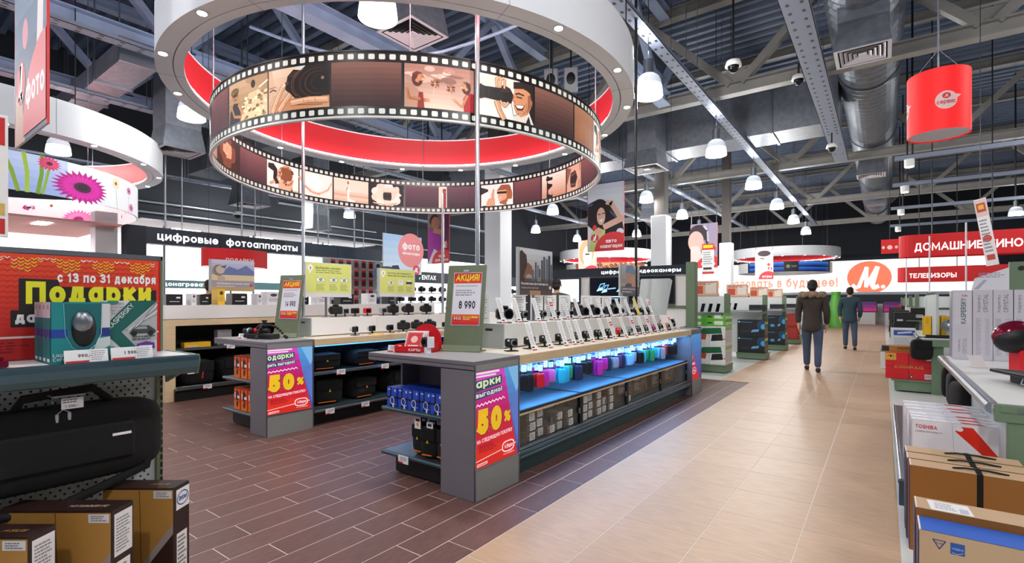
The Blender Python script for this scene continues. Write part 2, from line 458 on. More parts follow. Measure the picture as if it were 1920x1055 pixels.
LC.update({'о': (OW, [O_]), 'а': (OW, [O_, [(1, 0), (1, XB)]]), 'е': (OW, [el(0.5, 0.5 * XB, 0.5, 0.5 * XB, 0, 318), [(0.02, 0.5 * XB), (1, 0.5 * XB)]]), 'р': (OW, [O_, [(0, XB), (0, -0.3)]]), 'с': (0.5, [el(0.55, 0.5 * XB, 0.55, 0.5 * XB, 48, 312)]),
 'у': (0.52, [[(0, XB), (0.5, 0.02)], [(1, XB), (0.4, -0.3)]]), 'ф': (0.82, [el(0.27, 0.5 * XB, 0.27, 0.5 * XB), el(0.73, 0.5 * XB, 0.27, 0.5 * XB), [(0.5, -0.28), (0.5, 1.04)]]), 'б': (OW, [O_, [(0.03, 0.42 * XB), (0.08, 0.78), (0.4, 0.95), (0.9, 1.05)]]),
 'b': (OW, [O_, [(0, 0), (0, 1)]]), 'd': (OW, [O_, [(1, 0), (1, 1)]]), 'g': (OW, [O_, [(1, XB), (1, -0.12), (0.75, -0.28), (0.1, -0.26)]]), 'h': (0.5, [[(0, 0), (0, 1)], [(0, 0.5), (0.3, XB), (0.75, XB), (1, 0.55), (1, 0)]]), 'i': (0.15, [[(0.5, 0), (0.5, XB)], [(0.5, 0.95), (0.5, 1.0)]]), 'k': (0.5, [[(0, 0), (0, 1)], [(0, 0.3), (0.95, XB)], [(0.35, 0.45), (1, 0)]]), 'l': (0.15, [[(0.5, 0), (0.5, 1)]]),
 'm': (0.82, [[(0, 0), (0, XB)], [(0, 0.5), (0.2, XB), (0.4, XB), (0.5, 0.55), (0.5, 0)], [(0.5, 0.5), (0.7, XB), (0.9, XB), (1, 0.55), (1, 0)]]), 'n': (0.5, [[(0, 0), (0, XB)], [(0, 0.5), (0.3, XB), (0.75, XB), (1, 0.55), (1, 0)]]), 'r': (0.34, [[(0, 0), (0, XB)], [(0, 0.45), (0.4, XB * 0.97), (1, XB)]]), 's': low('S'), 't': (0.34, [[(0.4, 1), (0.4, 0.12), (0.6, 0), (1, 0.02)], [(0, XB), (1, XB)]]), 'u': (0.5, [[(0, XB), (0, 0.2), (0.25, 0), (0.7, 0), (1, 0.25)], [(1, XB), (1, 0)]]), 'v': low('V'), 'w': low('W'), 'z': low('Z'), 'x': low('Х')})
for a_, b_ in zip('acekopy', 'асекору'): LC[a_] = LC[b_]
LC['k'] = (0.5, [[(0, 0), (0, 1)], [(0, 0.3), (0.95, XB)], [(0.35, 0.45), (1, 0)]])
def textmesh(txt, bold=0.0, shear=0.0):
    key = (txt, bold, shear)
    if key in TXT: return TXT[key]
    w = 0.085 + 2.0 * bold; H = 0.73
    vs = []; fs = []; zi = []; x = 0.0; si = 0
    for ch in txt:
        g = CAPS.get(ch) or LC.get(ch)
        if g is None: x += 0.3; continue
        gw = g[0] * 0.82 + w * 0.35
        for st_ in g[1]:
            if st_[0] == 'e':
                _, cx, cy, rx, ry, a0, a1 = st_
                n = max(5, int(abs(a1 - a0) / 22))
                pts = [(cx + rx * math.cos(math.radians(a0 + (a1 - a0) * i / n)), cy + ry * math.sin(math.radians(a0 + (a1 - a0) * i / n))) for i in range(n + 1)]
                closed = abs(a1 - a0) > 359
            else: pts = st_; closed = False
            si += 1
            pts = [(x + w / 2 + px * max(gw - w, 0.02), w / 2 + py * (H - w)) for px, py in pts]
            if closed: pts = pts[:-1]
            k = len(pts); o = len(vs); zi += [si % 3] * (2 * k)
            for i in range(k):
                pa = pts[i - 1] if (i or closed) else None; pb = pts[(i + 1) % k] if (i < k - 1 or closed) else None
                p = pts[i]; d1 = d2 = None
                if pa: q = math.hypot(p[0] - pa[0], p[1] - pa[1]) or 1; d1 = ((p[0] - pa[0]) / q, (p[1] - pa[1]) / q)
                if pb: q = math.hypot(pb[0] - p[0], pb[1] - p[1]) or 1; d2 = ((pb[0] - p[0]) / q, (pb[1] - p[1]) / q)
                if d1 and d2:
                    nx, ny = -(d1[1] + d2[1]), d1[0] + d2[0]; q = math.hypot(nx, ny)
                    if q < 0.3: nx, ny = -d2[1], d2[0]; m = 1
                    else: nx /= q; ny /= q; m = min(1 / max(0.35, nx * -d2[1] + ny * d2[0]), 1.7)
                    e = (0, 0)
                else:
                    d = d1 or d2; nx, ny = -d[1], d[0]; m = 1
                    s_ = 0.5 * w * (1 if d1 else -1); e = (d[0] * s_, d[1] * s_)
                vs.append((p[0] + e[0] + nx * m * w / 2, p[1] + e[1] + ny * m * w / 2)); vs.append((p[0] + e[0] - nx * m * w / 2, p[1] + e[1] - ny * m * w / 2))
            for i in range(k if closed else k - 1):
                a = o + 2 * i; b = o + 2 * ((i + 1) % k); fs.append((a, a + 1, b + 1, b))
        x += gw + 0.06 + w * 0.25
    vs = [(px + shear * py, py) for px, py in vs]
    x0 = min([v[0] for v in vs] or [0]); x1 = max([v[0] for v in vs] or [0])
    r = ([(a - x0, b) for a, b in vs], fs, x1 - x0, zi)
    TXT[key] = r
    return r

def R(x0, y0, x1, y1, c): return ('p', [(x0, y0), (x1, y0), (x1, y1), (x0, y1)], c)
def E(cx, cy, rx, ry, c, n=20, rot=0.0):
    ca, sa = math.cos(rot), math.sin(rot)
    return ('p', [(cx + rx * math.cos(2 * PI * i / n) * ca - ry * math.sin(2 * PI * i / n) * sa, cy + rx * math.cos(2 * PI * i / n) * sa + ry * math.sin(2 * PI * i / n) * ca) for i in range(n)], c)
def P(pts, c): return ('p', pts, c)
def L(pts, w, c): return ('l', pts, w, c)
def T(x, y, s, txt, c, al='l', bold=0.02, rot=0.0, fit=None, shear=0.0): return ('t', x, y, s, txt, c, al, bold, rot, fit, shear)
def G(x0, y0, x1, y1, n, c, seed=1):
    rr = random.Random(seed); out = []
    for i in range(n):
        y = y1 - (y1 - y0) * (i + 0.2) / n; h = (y1 - y0) / n * 0.45
        x = x0; end = x0 + (x1 - x0) * rr.uniform(0.7, 1)
        while x < end:
            w = (x1 - x0) * rr.uniform(0.08, 0.22)
            out.append(R(x, y - h, min(x + w, end), y, c)); x += w + (x1 - x0) * 0.03
    return out
def VG(x0, y0, x1, y1, cols):
    n = len(cols); return [R(x0, y0 + (y1 - y0) * i / n, x1, y0 + (y1 - y0) * (i + 1) / n, c) for i, c in enumerate(cols)]
def mixc(a, b, t):
    a = a.lstrip('#'); b = b.lstrip('#')
    return '#' + ''.join('%02x' % round(int(a[i:i + 2], 16) * (1 - t) + int(b[i:i + 2], 16) * t) for i in (0, 2, 4))
def GR(x0, y0, x1, y1, c0, c1, n=12):
    return VG(x0, y0, x1, y1, [mixc(c0, c1, i / (n - 1)) for i in range(n)])
def LOGO(cx, cy, s, c):
    """slanted script capital with a dot"""
    return [L([(cx - 0.52 * s, cy - 0.3 * s), (cx - 0.42 * s, cy - 0.42 * s), (cx - 0.3 * s, cy - 0.36 * s), (cx - 0.02 * s, cy + 0.45 * s), (cx - 0.04 * s, cy - 0.36 * s)], 0.14 * s, c), L([(cx - 0.04 * s, cy - 0.36 * s), (cx + 0.34 * s, cy + 0.45 * s)], 0.13 * s, c), L([(cx + 0.36 * s, cy + 0.46 * s), (cx + 0.18 * s, cy - 0.3 * s), (cx + 0.24 * s, cy - 0.42 * s), (cx + 0.38 * s, cy - 0.36 * s)], 0.17 * s, c), E(cx + 0.56 * s, cy - 0.38 * s, 0.08 * s, 0.08 * s, c, 12)]
def OFF(shapes, dx, dy, k=1.0, kx=None):
    kx = k if kx is None else kx; out = []
    for s in shapes:
        if s[0] == 'p': out.append(('p', [(x * kx + dx, y * k + dy) for x, y in s[1]], s[2]))
        elif s[0] == 'l': out.append(('l', [(x * kx + dx, y * k + dy) for x, y in s[1]], s[2] * k, s[3]))
        else: out.append(('t', s[1] * kx + dx, s[2] * k + dy, s[3] * k) + s[4:9] + (s[9] * kx if s[9] else None, s[10]))
    return out

def flat(o, u, v=(0, 0, 1)):
    o = Vector(o); u = Vector(u).normalized(); v = Vector(v).normalized(); n = u.cross(v)
    return lambda x, y, d: o + u * x + v * y + n * d

def layers(shapes):
    """stacking order: a shape lies one layer above the shapes it overlaps"""
    bb = []; lay = []
    for s in shapes:
        if s[0] == 't':
            w = (textmesh(s[4], s[7], s[10])[2] * s[3]) if not s[9] else s[9]
            q = max(w, s[3]) if s[8] else None
            x0 = s[1] - (w / 2 if s[6] == 'c' else 0)
            b = (x0 - q, s[2] - q, x0 + q, s[2] + q) if q else (x0, s[2] - s[3] * 0.3, x0 + w, s[2] + s[3])
        else:
            e = s[2] / 2 if s[0] == 'l' else 0
            xs = [p[0] for p in s[1]]; ys = [p[1] for p in s[1]]
            b = (min(xs) - e, min(ys) - e, max(xs) + e, max(ys) + e)
        n = 0
        for o, l in zip(bb, lay):
            if l >= n and o[0] < b[2] - 1e-6 and b[0] < o[2] - 1e-6 and o[1] < b[3] - 1e-6 and b[1] < o[3] - 1e-6: n = l + 1
        bb.append(b); lay.append(n)
    return lay

def art_mesh(name, shapes, mapf, step=None, m='print', dz=0.0004, clip=None):
    V = []; F = []; C = []
    lay = layers(shapes) if dz else [0] * len(shapes)
    dz = min(dz, 0.006 / (max(lay + [0]) + 1))
    for li, s in zip(lay, shapes):
        d = 0.0012 + dz * li
        zi = None
        if s[0] == 'p':
            pts = s[1]; c = s[2]
            if clip: pts = [(min(max(x, clip[0]), clip[2]), min(max(y, clip[1]), clip[3])) for x, y in pts]
            if len(pts) == 4: fs = [(0, 1, 2, 3)] if step is None else [(0, 1, 2), (0, 2, 3)]
            else: fs = tessellate_polygon([[Vector((x, y, 0)) for x, y in pts]])
        elif s[0] == 'l':
            pts = []; fs = []; c = s[3]; w = s[2] / 2
            for a, b in zip(s[1][:-1], s[1][1:]):
                dx, dy = b[0] - a[0], b[1] - a[1]; q = math.hypot(dx, dy) or 1
                nx, ny = -dy / q * w, dx / q * w; ex, ey = dx / q * w * 0.5, dy / q * w * 0.5
                k = len(pts)
                pts += [(a[0] - nx - ex, a[1] - ny - ey), (b[0] - nx + ex, b[1] - ny + ey), (b[0] + nx + ex, b[1] + ny + ey), (a[0] + nx - ex, a[1] + ny - ey)]
                fs.append((k, k + 1, k + 2, k + 3))
        else:
            _, x, y, size, txt, c, al, bold, rot, fit, shear = s
            vs, fs, w, zi = textmesh(txt, bold, shear)
            kx = size
            if fit and w: kx = fit / w
            off = 0 if al == 'l' else (-w * kx / 2 if al == 'c' else -w * kx)
            ca, sa = math.cos(rot), math.sin(rot)
            pts = [(x + (px * kx + off) * ca - py * size * sa, y + (px * kx + off) * sa + py * size * ca) for px, py in vs]
        if step:
            bm = bmesh.new()
            bv = [bm.verts.new((x, y, 0)) for x, y in pts]
            for f in fs:
                try: bm.faces.new([bv[i] for i in f])
                except ValueError: pass
            xs = [p[0] for p in pts] or [0]
            q = math.floor(min(xs) / step) + 1
            while q * step < max(xs):
                bmesh.ops.bisect_plane(bm, geom=bm.verts[:] + bm.edges[:] + bm.faces[:], plane_co=(q * step, 0, 0), plane_no=(1, 0, 0), dist=1e-6)
                q += 1
            bm.verts.ensure_lookup_table(); bm.verts.index_update()
            pts = [(v.co.x, v.co.y) for v in bm.verts]
            fs = [tuple(v.index for v in f.verts) for f in bm.faces]
            bm.free(); zi = None
        o = len(V); cc = lin(c)
        V += [tuple(mapf(x, y, d)) for x, y in pts] if zi is None else [tuple(mapf(p[0], p[1], d + dz * 0.3 * q)) for p, q in zip(pts, zi)]
        for f in fs:
            # keep every polygon facing outwards
            ar = sum(pts[f[i]][0] * pts[f[(i + 1) % len(f)]][1] - pts[f[(i + 1) % len(f)]][0] * pts[f[i]][1] for i in range(len(f)))
            f = f if ar >= 0 else tuple(reversed(f))
            F.append(tuple(i + o for i in f)); C.append((cc, len(f)))
    me = bpy.data.meshes.new(name)
    me.from_pydata(V, [], F)
    at = me.color_attributes.new('Col', 'FLOAT_COLOR', 'CORNER')
    buf = []
    for cc, n in C: buf += list(cc) * n
    if len(buf) == len(at.data) * 4: at.data.foreach_set('color', buf)
    me.materials.append(MATS[m])
    me.update()
    return me
def art(name, parent, shapes, mapf, step=None, m='print', dz=0.0004, clip=None, label=None):
    return ob(name, art_mesh(name, shapes, mapf, step, m, dz, clip), parent, label)
# ------------------------------------------------------------------ big lights of the hall (lamps carry their own light in their builder)
LAMP_W = 150.0
# ------------------------------------------------------------------ floor
def setting(name, mb, parent=None, loc=None):
    return ob(name, mb, parent, kind='structure', loc=loc)

fl = setting('floor', MB().box((-2.25, -3, -0.12), (0.08, 38, -0.0012), 'grout'))
XB = [-2.2425, -1.778, -1.3135, -0.849, -0.3845, 0.08]
beige = []
for i in range(5):
    for k in range(-5, 77):
        y0 = 2.487 + 0.4665 * k; y1 = y0 + 0.4665
        if i == 0 and y0 < 9.0: continue
        beige.append((i, y0, y1))
me_b = MB().box((0.003, 0.003, -0.02), (0.4615, 0.4635, 0), 'beige_tile').mesh('tile')
rest = MB(); n = 0
for i, y0, y1 in sorted(beige, key=lambda q: q[1]):
    if y1 > 1.4 and n < 190:
        ob('tile', me_b, fl, loc=(XB[i], y0, 0)); n += 1
    else:
        rest.box((XB[i] + 0.0025, y0 + 0.0025, -0.02), (XB[i + 1] - 0.0025, y1 - 0.0025, 0), 'beige_tile')
ob('far_tiles', rest, fl, kind='stuff')

fb = setting('floor', MB().box((-17, -3, -0.12), (-2.25, 9.07, -0.0012), 'grout').box((-2.25, -3, -0.119), (-1.776, 9.07, -0.0011), 'grout'))
planks = []
for i in range(0, 76):
    x1 = -1.778 - 0.1955 * i
    off = 2.08 if i % 2 == 0 else 1.872
    for k in range(-8, 13):
        y0 = off + 0.618 * k; y1 = min(y0 + 0.618, 9.07)
        if y0 >= 9.0: continue
        planks.append((x1, y0, y1))
def in_view(x, y, z=0.0):
    d = -0.592 * x * 1.0 + 0.806 * y
    return d > 0.9 and abs((0.806 * x + 0.592 * y) / d) < 1.03 and (1.35 - z) / d * 946.6 < 500
me_p = MB().box((0.0032, 0.003, -0.02), (0.1923, 0.615, 0), 'brown_tile').mesh('tile')
planks.sort(key=lambda q: (0 if in_view(q[0] - 0.1, q[1] + 0.4) or in_view(q[0], q[1] + 0.6) else 1, math.hypot(q[0], q[1])))
rest = MB(); n = 0
for x1, y0, y1 in planks:
    if n < 300 and y1 - y0 > 0.6:
        ob('tile', me_p, fb, loc=(x1 - 0.1955, y0, 0)); n += 1
    else:
        rest.box((x1 - 0.1923, y0 + 0.003, -0.02), (x1 - 0.0032, y1 - 0.003, 0), 'brown_tile')
ob('far_tiles', rest, fb, kind='stuff')
setting('floor', MB().box((-17, 9.07, -0.12), (-2.25, 38, 0), 'white_floor'))
setting('floor', MB().box((0.08, -3, -0.12), (11, 38, 0), 'white_floor'))

# ------------------------------------------------------------------ walls, deck
setting('wall_back', MB().box((-17, 38, 0), (11, 38.2, 8), 'wall_dark'))
setting('wall_left', MB().box((-17.2, -3, 0), (-17, 38, 8), 'wall_dark'))
setting('wall_right', MB().box((11, -3, 0), (11.2, 38, 8), 'wall_dark'))
d = MB()
prof = []
y = -3.0
while y < 38.2:
    prof += [(y, 7.75), (y + 0.12, 7.75), (y + 0.17, 7.88), (y + 0.27, 7.88)]; y += 0.32
vs = [(x, q[0], q[1]) for x in (-17.2, 11.2) for q in prof]; k = len(prof)
d.add(vs, [(i, i + 1, k + i + 1, k + i) for i in range(k - 1)], 'deck')
setting('ceiling', d)

# ------------------------------------------------------------------ roof trusses
def beam(mb, a, b, w, h, m):
    """bar of section w (sideways) x h (up) from a to b"""
    a = Vector(a); b = Vector(b); dv = b - a; ln = dv.length; x = dv.normalized()
    s = Vector((0, 0, 1)).cross(x)
    s = s.normalized() if s.length > 1e-4 else Vector((1, 0, 0))
    u = x.cross(s)
    M = Matrix((x, s, u)).transposed().to_4x4(); M.translation = a
    return mb.box((0, -w / 2, -h / 2), (ln, w / 2, h / 2), m, M=M)
def ibeam(mb, a, b, w, h, m):
    a = Vector(a); b = Vector(b); up = Vector((0, 0, h / 2 - 0.012))
    beam(mb, a, b, 0.03, h - 0.05, m); beam(mb, a + up, b + up, w, 0.024, m); beam(mb, a - up, b - up, w, 0.024, m)
    return mb
def truss(y, label, x0=-16.9, x1=10.9, zb=5.5, zt=7.5, off=-2.37, mt='truss'):
    t = thing('roof_truss', label, 'truss', (0, y, 0), 0, 'roof trusses spanning the hall')
    ob('bottom_chord', ibeam(MB(), (x0, 0, zb + 0.1), (x1, 0, zb + 0.1), 0.22, 0.24, mt), t)
    ob('top_chord', ibeam(MB(), (x0, 0, zt), (x1, 0, zt), 0.22, 0.24, mt), t)
    x = off - 3.7 * 4
    for i in range(8):
        xb = off + 3.7 * (i - 4)
        for sg in (-1, 1):
            xt = xb + 1.85 * sg
            if min(xb, xt) < x0 or max(xb, xt) > x1: continue
            ob('diagonal', beam(MB(), (xb + 0.1 * sg, 0, zb + 0.2), (xt - 0.05 * sg, 0, zt - 0.1), 0.16, 0.14, mt), t)
        if x0 < xb < x1:
            ob('gusset_plate', MB().box((xb - 0.25, -0.012, zb + 0.1), (xb + 0.25, 0.012, zb + 0.45), mt), t)
    return t
truss(10.8, 'grey steel roof truss nearest the aisle, above the first red signs')
truss(17.9, 'second grey steel roof truss, crossing behind the long air duct')
truss(25.0, 'third grey steel roof truss deep in the hall')
truss(32.1, 'farthest grey steel roof truss before the lit end wall', off=-0.5)
def girder(x, label, y0=-2.8, y1=10.6, zb=5.5):
    t = thing('roof_girder', label, 'girder', (x, 0, 0), 0, 'blue grey girders over the photo department')
    ob('bottom_chord', ibeam(MB(), (0, y0, zb + 0.12), (0, y1, zb + 0.12), 0.26, 0.26, 'beam_blue'), t)
    ob('top_chord', ibeam(MB(), (0, y0, 7.45), (0, y1, 7.45), 0.22, 0.22, 'beam_blue'), t)
    for k in range(4):
        yb = 0.3 + 3.3 * k
        for sg in (-1, 1):
            ob('diagonal', beam(MB(), (0, yb + 0.12 * sg, zb + 0.25), (0, yb + 1.6 * sg, 7.35), 0.14, 0.12, 'beam_blue'), t)
        ob('gusset_plate', MB().box((-0.015, yb - 0.3, zb + 0.2), (0.015, yb + 0.3, zb + 0.6), 'beam_blue'), t)
    return t
girder(-3.75, 'blue grey girder right of the white ring canopy')
girder(-6.8, 'blue grey girder crossing above the film strip ring')
girder(-9.84, 'blue grey girder between the two ring canopies')
girder(-12.9, 'blue grey girder above the flower ring, farthest left')
# purlins under the deck
for yy in (5.0, 7.4, 14.3, 21.4, 28.5):
    tag(ob('purlin', ibeam(MB(), (-16.9, yy, 7.6), (10.9, yy, 7.6), 0.14, 0.2, 'truss')), 'thin steel purlin under the corrugated deck, %s from the camera' % {5.0: 'first', 7.4: 'second', 14.3: 'third', 21.4: 'fourth', 28.5: 'fifth'}[yy], 'beam', 'purlins under the deck')

# ------------------------------------------------------------------ columns
def column(x, y, label, w=0.46, ztop=3.7, full=False):
    t = thing('column', label, 'column', (x, y, 0))
    ob('cladding', MB().box((-w / 2, -w / 2, 0), (w / 2, w / 2, ztop), 'column_white', 0.02), t)
    ob('steel_shaft', MB().box((-w / 2 + 0.08, -w / 2 + 0.08, ztop), (w / 2 - 0.08, w / 2 - 0.08, 7.6), 'column_dark'), t)
    ob('base_trim', MB().box((-w / 2 - 0.01, -w / 2 - 0.01, 0), (w / 2 + 0.01, w / 2 + 0.01, 0.1), 'steel'), t)
column(-5.41, 15.0, 'white clad column beside the car banner', 0.48, 3.92)
column(-5.1, 21.6, 'white clad column farther back, left of the games banner')
column(-9.8, 12.6, 'tall white column behind the camera wall, left of the car girl banner', 0.62, 6.2)

# ------------------------------------------------------------------ air ducts, diffusers, trays
def diffuser(x, y, z, w, label, drop, neck=0.42, group='square ceiling diffusers'):
    t = thing('air_diffuser', label, 'air vent', (x, y, z), 0, group)
    h = w / 2
    f = MB()
    rings = [(1.0, 0.86), (0.8, 0.7), (0.64, 0.54), (0.48, 0.38), (0.32, 0.2)]
    for i, (a, b) in enumerate(rings):
        a *= h; b *= h; z0 = 0.0; z1 = 0.03 if i else 0.0
        for (p, q) in (((-a, -a), (a, -a)), ((a, -a), (a, a)), ((a, a), (-a, a)), ((-a, a), (-a, -a))):
            k = b / a
            f.add([(p[0], p[1], z0), (q[0], q[1], z0), (q[0] * k, q[1] * k, z1), (p[0] * k, p[1] * k, z1)], [(3, 2, 1, 0)], 'diffuser')
    f.box((-0.15 * h, -0.15 * h, 0.0), (0.15 * h, 0.15 * h, 0.02), 'diffuser')
    ob('grille', f, t)
    b = MB()
    b.add([(-h, -h, 0.035), (h, -h, 0.035), (h, h, 0.035), (-h, h, 0.035)], [(0, 1, 2, 3)], 'black')
    ob('grille_back', b, t)
    n2 = neck * h / 0.375 * 0.75
    c = MB()
    c.add([(-h, -h, 0.0), (h, -h, 0.0), (h, h, 0.0), (-h, h, 0.0), (-n2, -n2, 0.42), (n2, -n2, 0.42), (n2, n2, 0.42), (-n2, n2, 0.42)],
          [(0, 1, 5, 4), (1, 2, 6, 5), (2, 3, 7, 6), (3, 0, 4, 7)], 'duct')
    ob('plenum', c, t)
    if drop > 0.42:
        ob('drop_duct', MB().box((-n2, -n2, 0.42), (n2, n2, drop), 'duct'), t)
    return t
diffuser(-5.55, 5.1, 5.25, 0.74, 'large square air diffuser under the deck, right of the biggest lamp', 2.1)
diffuser(-0.26, 9.75, 5.25, 0.74, 'square air diffuser under the near end of the round duct', 0.6)
diffuser(-0.3, 19.3, 5.25, 0.74, 'square air diffuser under the round duct, farther back', 0.62)
diffuser(-4.97, 12.7, 4.78, 0.9, 'square air diffuser on a drop below the long flat duct', 2.94)
diffuser(-10.9, 4.0, 4.2, 0.72, 'square air diffuser hanging between the two ring canopies', 1.5)
diffuser(-14.2, 7.0, 4.0, 0.8, 'square air diffuser behind the left side of the film strip', 1.0)
diffuser(-13.5, 8.6, 3.45, 0.62, 'small square air diffuser just above the dark sign beam', 4.27)
diffuser(-7.6, 20.2, 4.7, 0.9, 'square air diffuser left of the car audio banner', 3.0)
t = thing('round_duct', 'large spiral wound round air duct running over the aisle', 'air duct', (-0.245, 0, 6.35))
prof = []; y = 2.0; q = 0
while y < 36: prof.append((0.53 if q % 2 == 0 else 0.558, y)); y += 0.13; q += 1
M = Matrix.Rotation(-PI / 2, 4, 'X')
ob('spiral_pipe', MB().lathe(prof, 'duct', 32, M=M, smooth=False), t)
for yy in (4.0, 9.75, 19.3, 28):
    ob('branch_box', MB().box((-0.33, yy - 0.4 if yy > 5 else 2, -0.68), (0.33, yy + 0.36 if yy > 5 else 6.4, -0.2), 'duct'), t)
for yy in (3, 8, 13, 18, 24, 30):
    ob('hanger_strap', MB().arc(0, 0, 0.56, 0.575, -0.02, 0.02, 'steel', 32).box((-0.01, -0.01, 0.55), (0.01, 0.01, 0.56), 'steel'), t).matrix_basis = Matrix.Translation((0, yy, 0)) @ M
t = thing('rectangular_duct', 'long flat rectangular air duct crossing the hall into the round duct', 'air duct', (0, 13.3, 5.35))
for i in range(9):
    ob('duct_section', MB().box((-12.5 + 1.3 * i, 0, 0), (-11.24 + 1.3 * i, 1.05, 1.15), 'duct').box((-11.25 + 1.3 * i, -0.03, -0.03), (-11.2 + 1.3 * i, 1.08, 1.18), 'steel'), t)
t = thing('rectangular_duct', 'short rectangular air duct above the left ring canopies', 'air duct', (0, 2.75, 5.15))
for i in range(4):
    ob('duct_section', MB().box((-14.8 + 1.3 * i, 0, 0), (-13.54 + 1.3 * i, 0.5, 0.32), 'duct').box((-13.55 + 1.3 * i, -0.03, -0.03), (-13.5 + 1.3 * i, 0.53, 0.35), 'steel'), t)
ob('hanger_rods', MB().box((-10.1, 0.1, 0.3), (-10.08, 0.12, 2.59), 'steel').box((-11.4, 0.1, 0.3), (-11.38, 0.12, 2.59), 'steel'), t)
t = thing('rectangular_duct', 'dark rectangular air duct behind the first big lamps on the left', 'air duct', (0, 6.2, 5.0))
for i in range(5):
    ob('duct_section', MB().box((-16.2 + 1.3 * i, 0, 0), (-14.94 + 1.3 * i, 0.9, 0.8), 'duct').box((-14.95 + 1.3 * i, -0.03, -0.03), (-14.9 + 1.3 * i, 0.93, 0.83), 'steel'), t)
def cable_tray(x, z, y0, y1, w, label):
    t = thing('cable_tray', label, 'cable tray', (x, 0, z))
    h = 0.06
    ob('channel', MB().box((-w / 2, y0, 0), (w / 2, y1, 0.008), 'tray').box((-w / 2, y0, 0), (-w / 2 + 0.008, y1, h), 'tray').box((w / 2 - 0.008, y0, 0), (w / 2, y1, h), 'tray'), t)
    s = MB(); y = y0 + 0.1
    while y < y1:
        for xx in (-w * 0.25, w * 0.25):
            s.box((xx - 0.02, y, -0.002), (xx + 0.02, y + 0.06, 0.0), 'black')
        y += 0.25 if y < 14 else 1.0
    ob('perforations', s, t, kind='stuff')
    y = y0 + 0.8
    r = MB()
    while y < y1:
        r.cyl((-w / 2, y, 0), (-w / 2, y, 7.6 - z), 0.006, 'steel', n=5).cyl((w / 2, y, 0), (w / 2, y, 7.6 - z), 0.006, 'steel', n=5); y += 2.5
    ob('hanger_rods', r, t, kind='stuff')
cable_tray(-2.79, 5.25, 1.0, 30, 0.2, 'perforated cable tray carrying the lamp row beside the aisle')
cable_tray(-0.95, 5.3, 3.0, 17, 0.34, 'wide perforated cable tray left of the round duct')
cable_tray(-6.0, 5.3, 11, 30, 0.2, 'perforated cable tray over the second lamp row')
cable_tray(-9.2, 5.2, -2, 28, 0.22, 'perforated cable tray crossing above the film strip ring')
cable_tray(-11.7, 5.1, -2, 22, 0.26, 'perforated cable tray left of the big white ring')
cable_tray(-15.2, 4.6, 0, 20, 0.22, 'perforated cable tray above the dark sign beam')
for i, (yy, zz) in enumerate(((13.6, 4.35), (16.4, 4.3), (19.8, 4.2), (23.5, 4.1))):
    t = thing('light_track', 'white light track crossing the right half of the hall, %s from the camera' % ('first', 'second', 'third', 'fourth')[i], 'light track', (0, yy, zz))
    ob('track_rail', MB().box((0.2, -0.05, 0), (10.5, 0.05, 0.09), 'tray'), t)
    ob('downlight', MB().cyl((0.45, 0, -0.16), (0.45, 0, 0), 0.09, 'white_panel', n=14).cyl((0.45, 0, -0.165), (0.45, 0, -0.16), 0.075, 'spot_glow', n=14), t)
    for xx in (0.5, 3, 6, 9): ob('hanger_rod', MB().cyl((xx, 0, 0.09), (xx, 0, 7.86 - zz), 0.02, 'dark_metal', n=6), t)
def pipe_run(pts, r, label, m='steel'):
    tag(ob('pipe', MB().tube(pts, r, m, 8)), label, 'pipe')
pipe_run([(-16, 8.8, 4.6), (-16, 10.2, 4.6), (-12.0, 11.6, 4.6), (-11, 11.7, 4.6)], 0.07, 'grey pipe crossing in the dark above the sign beam')
for yy, zz in ((5.5, 4.2), (7.5, 3.9), (12.5, 3.7)):
    pipe_run([(-16.92, yy - 4, zz), (-16.92, yy + 8, zz)], 0.05, 'thin pipe along the dark left wall at %s height' % ('upper' if zz > 4 else 'middle' if zz > 3.8 else 'lower'))
tag(ob('cable', MB().tube([(-7.9 + 0.36 * i, 3.9 + 0.3 * i * 0.8, 5.6 - 0.55 * math.sin(PI * i / 10) * 1.0 + 0.0 * i) for i in range(11)], 0.025, 'beam_blue', 6)), 'pale cable sagging between girders inside the white ring', 'cable')

# ------------------------------------------------------------------ pendant lamps
LAMPS = [(-2.79, 7.2), (-4.35, 3.5), (-9.24, 3.6), (-13.6, 2.83), (-15.4, 7.4), (-2.79, 10.95), (-2.79, 14.7), (-2.79, 18.4), (-2.79, 22.2), (-2.79, 26.1),
         (-5.8, 14.8), (-9.2, 14.9), (-15.5, 11.2), (-12.3, 18.5), (-5.9, 18.5), (-12.4, 22.4), (-6.5, 22.7), (-9.25, 22.4), (-6.2, 26.2), (-9.3, 26.3), (-12.5, 26.2), (-9.2, 18.6),
         (-2.79, 3.45), (-2.79, -0.9), (0.4, 2.2), (3.6, 7.2), (3.6, 12.5), (4.2, 18.0), (3.8, 25), (-6.2, -1.2), (-9.5, -1.0), (3.4, 1.0), (0.4, -1.2)]  # this last row: unseen lamps added outside the view for more light
NAMES = {0: 'bell shaped glass lamp right of the white ring, largest of its row', 1: 'glowing bell lamp at the top edge, seen from below', 2: 'bell lamp half hidden behind the left rim of the white ring', 3: 'bell lamp hanging inside the left flower ring', 4: 'bell lamp above the dark sign beam under the film strip', 5: 'second bell lamp of the aisle row, left of the round duct', 6: 'third bell lamp of the aisle row', 7: 'fourth bell lamp of the aisle row', 8: 'fifth bell lamp of the aisle row', 9: 'sixth and smallest bell lamp of the aisle row', 10: 'bell lamp between the car girl banner and the white column', 11: 'bell lamp just under the right of the film strip', 12: 'bell lamp under the film strip beside the near chrome pole'}
lamp0 = None
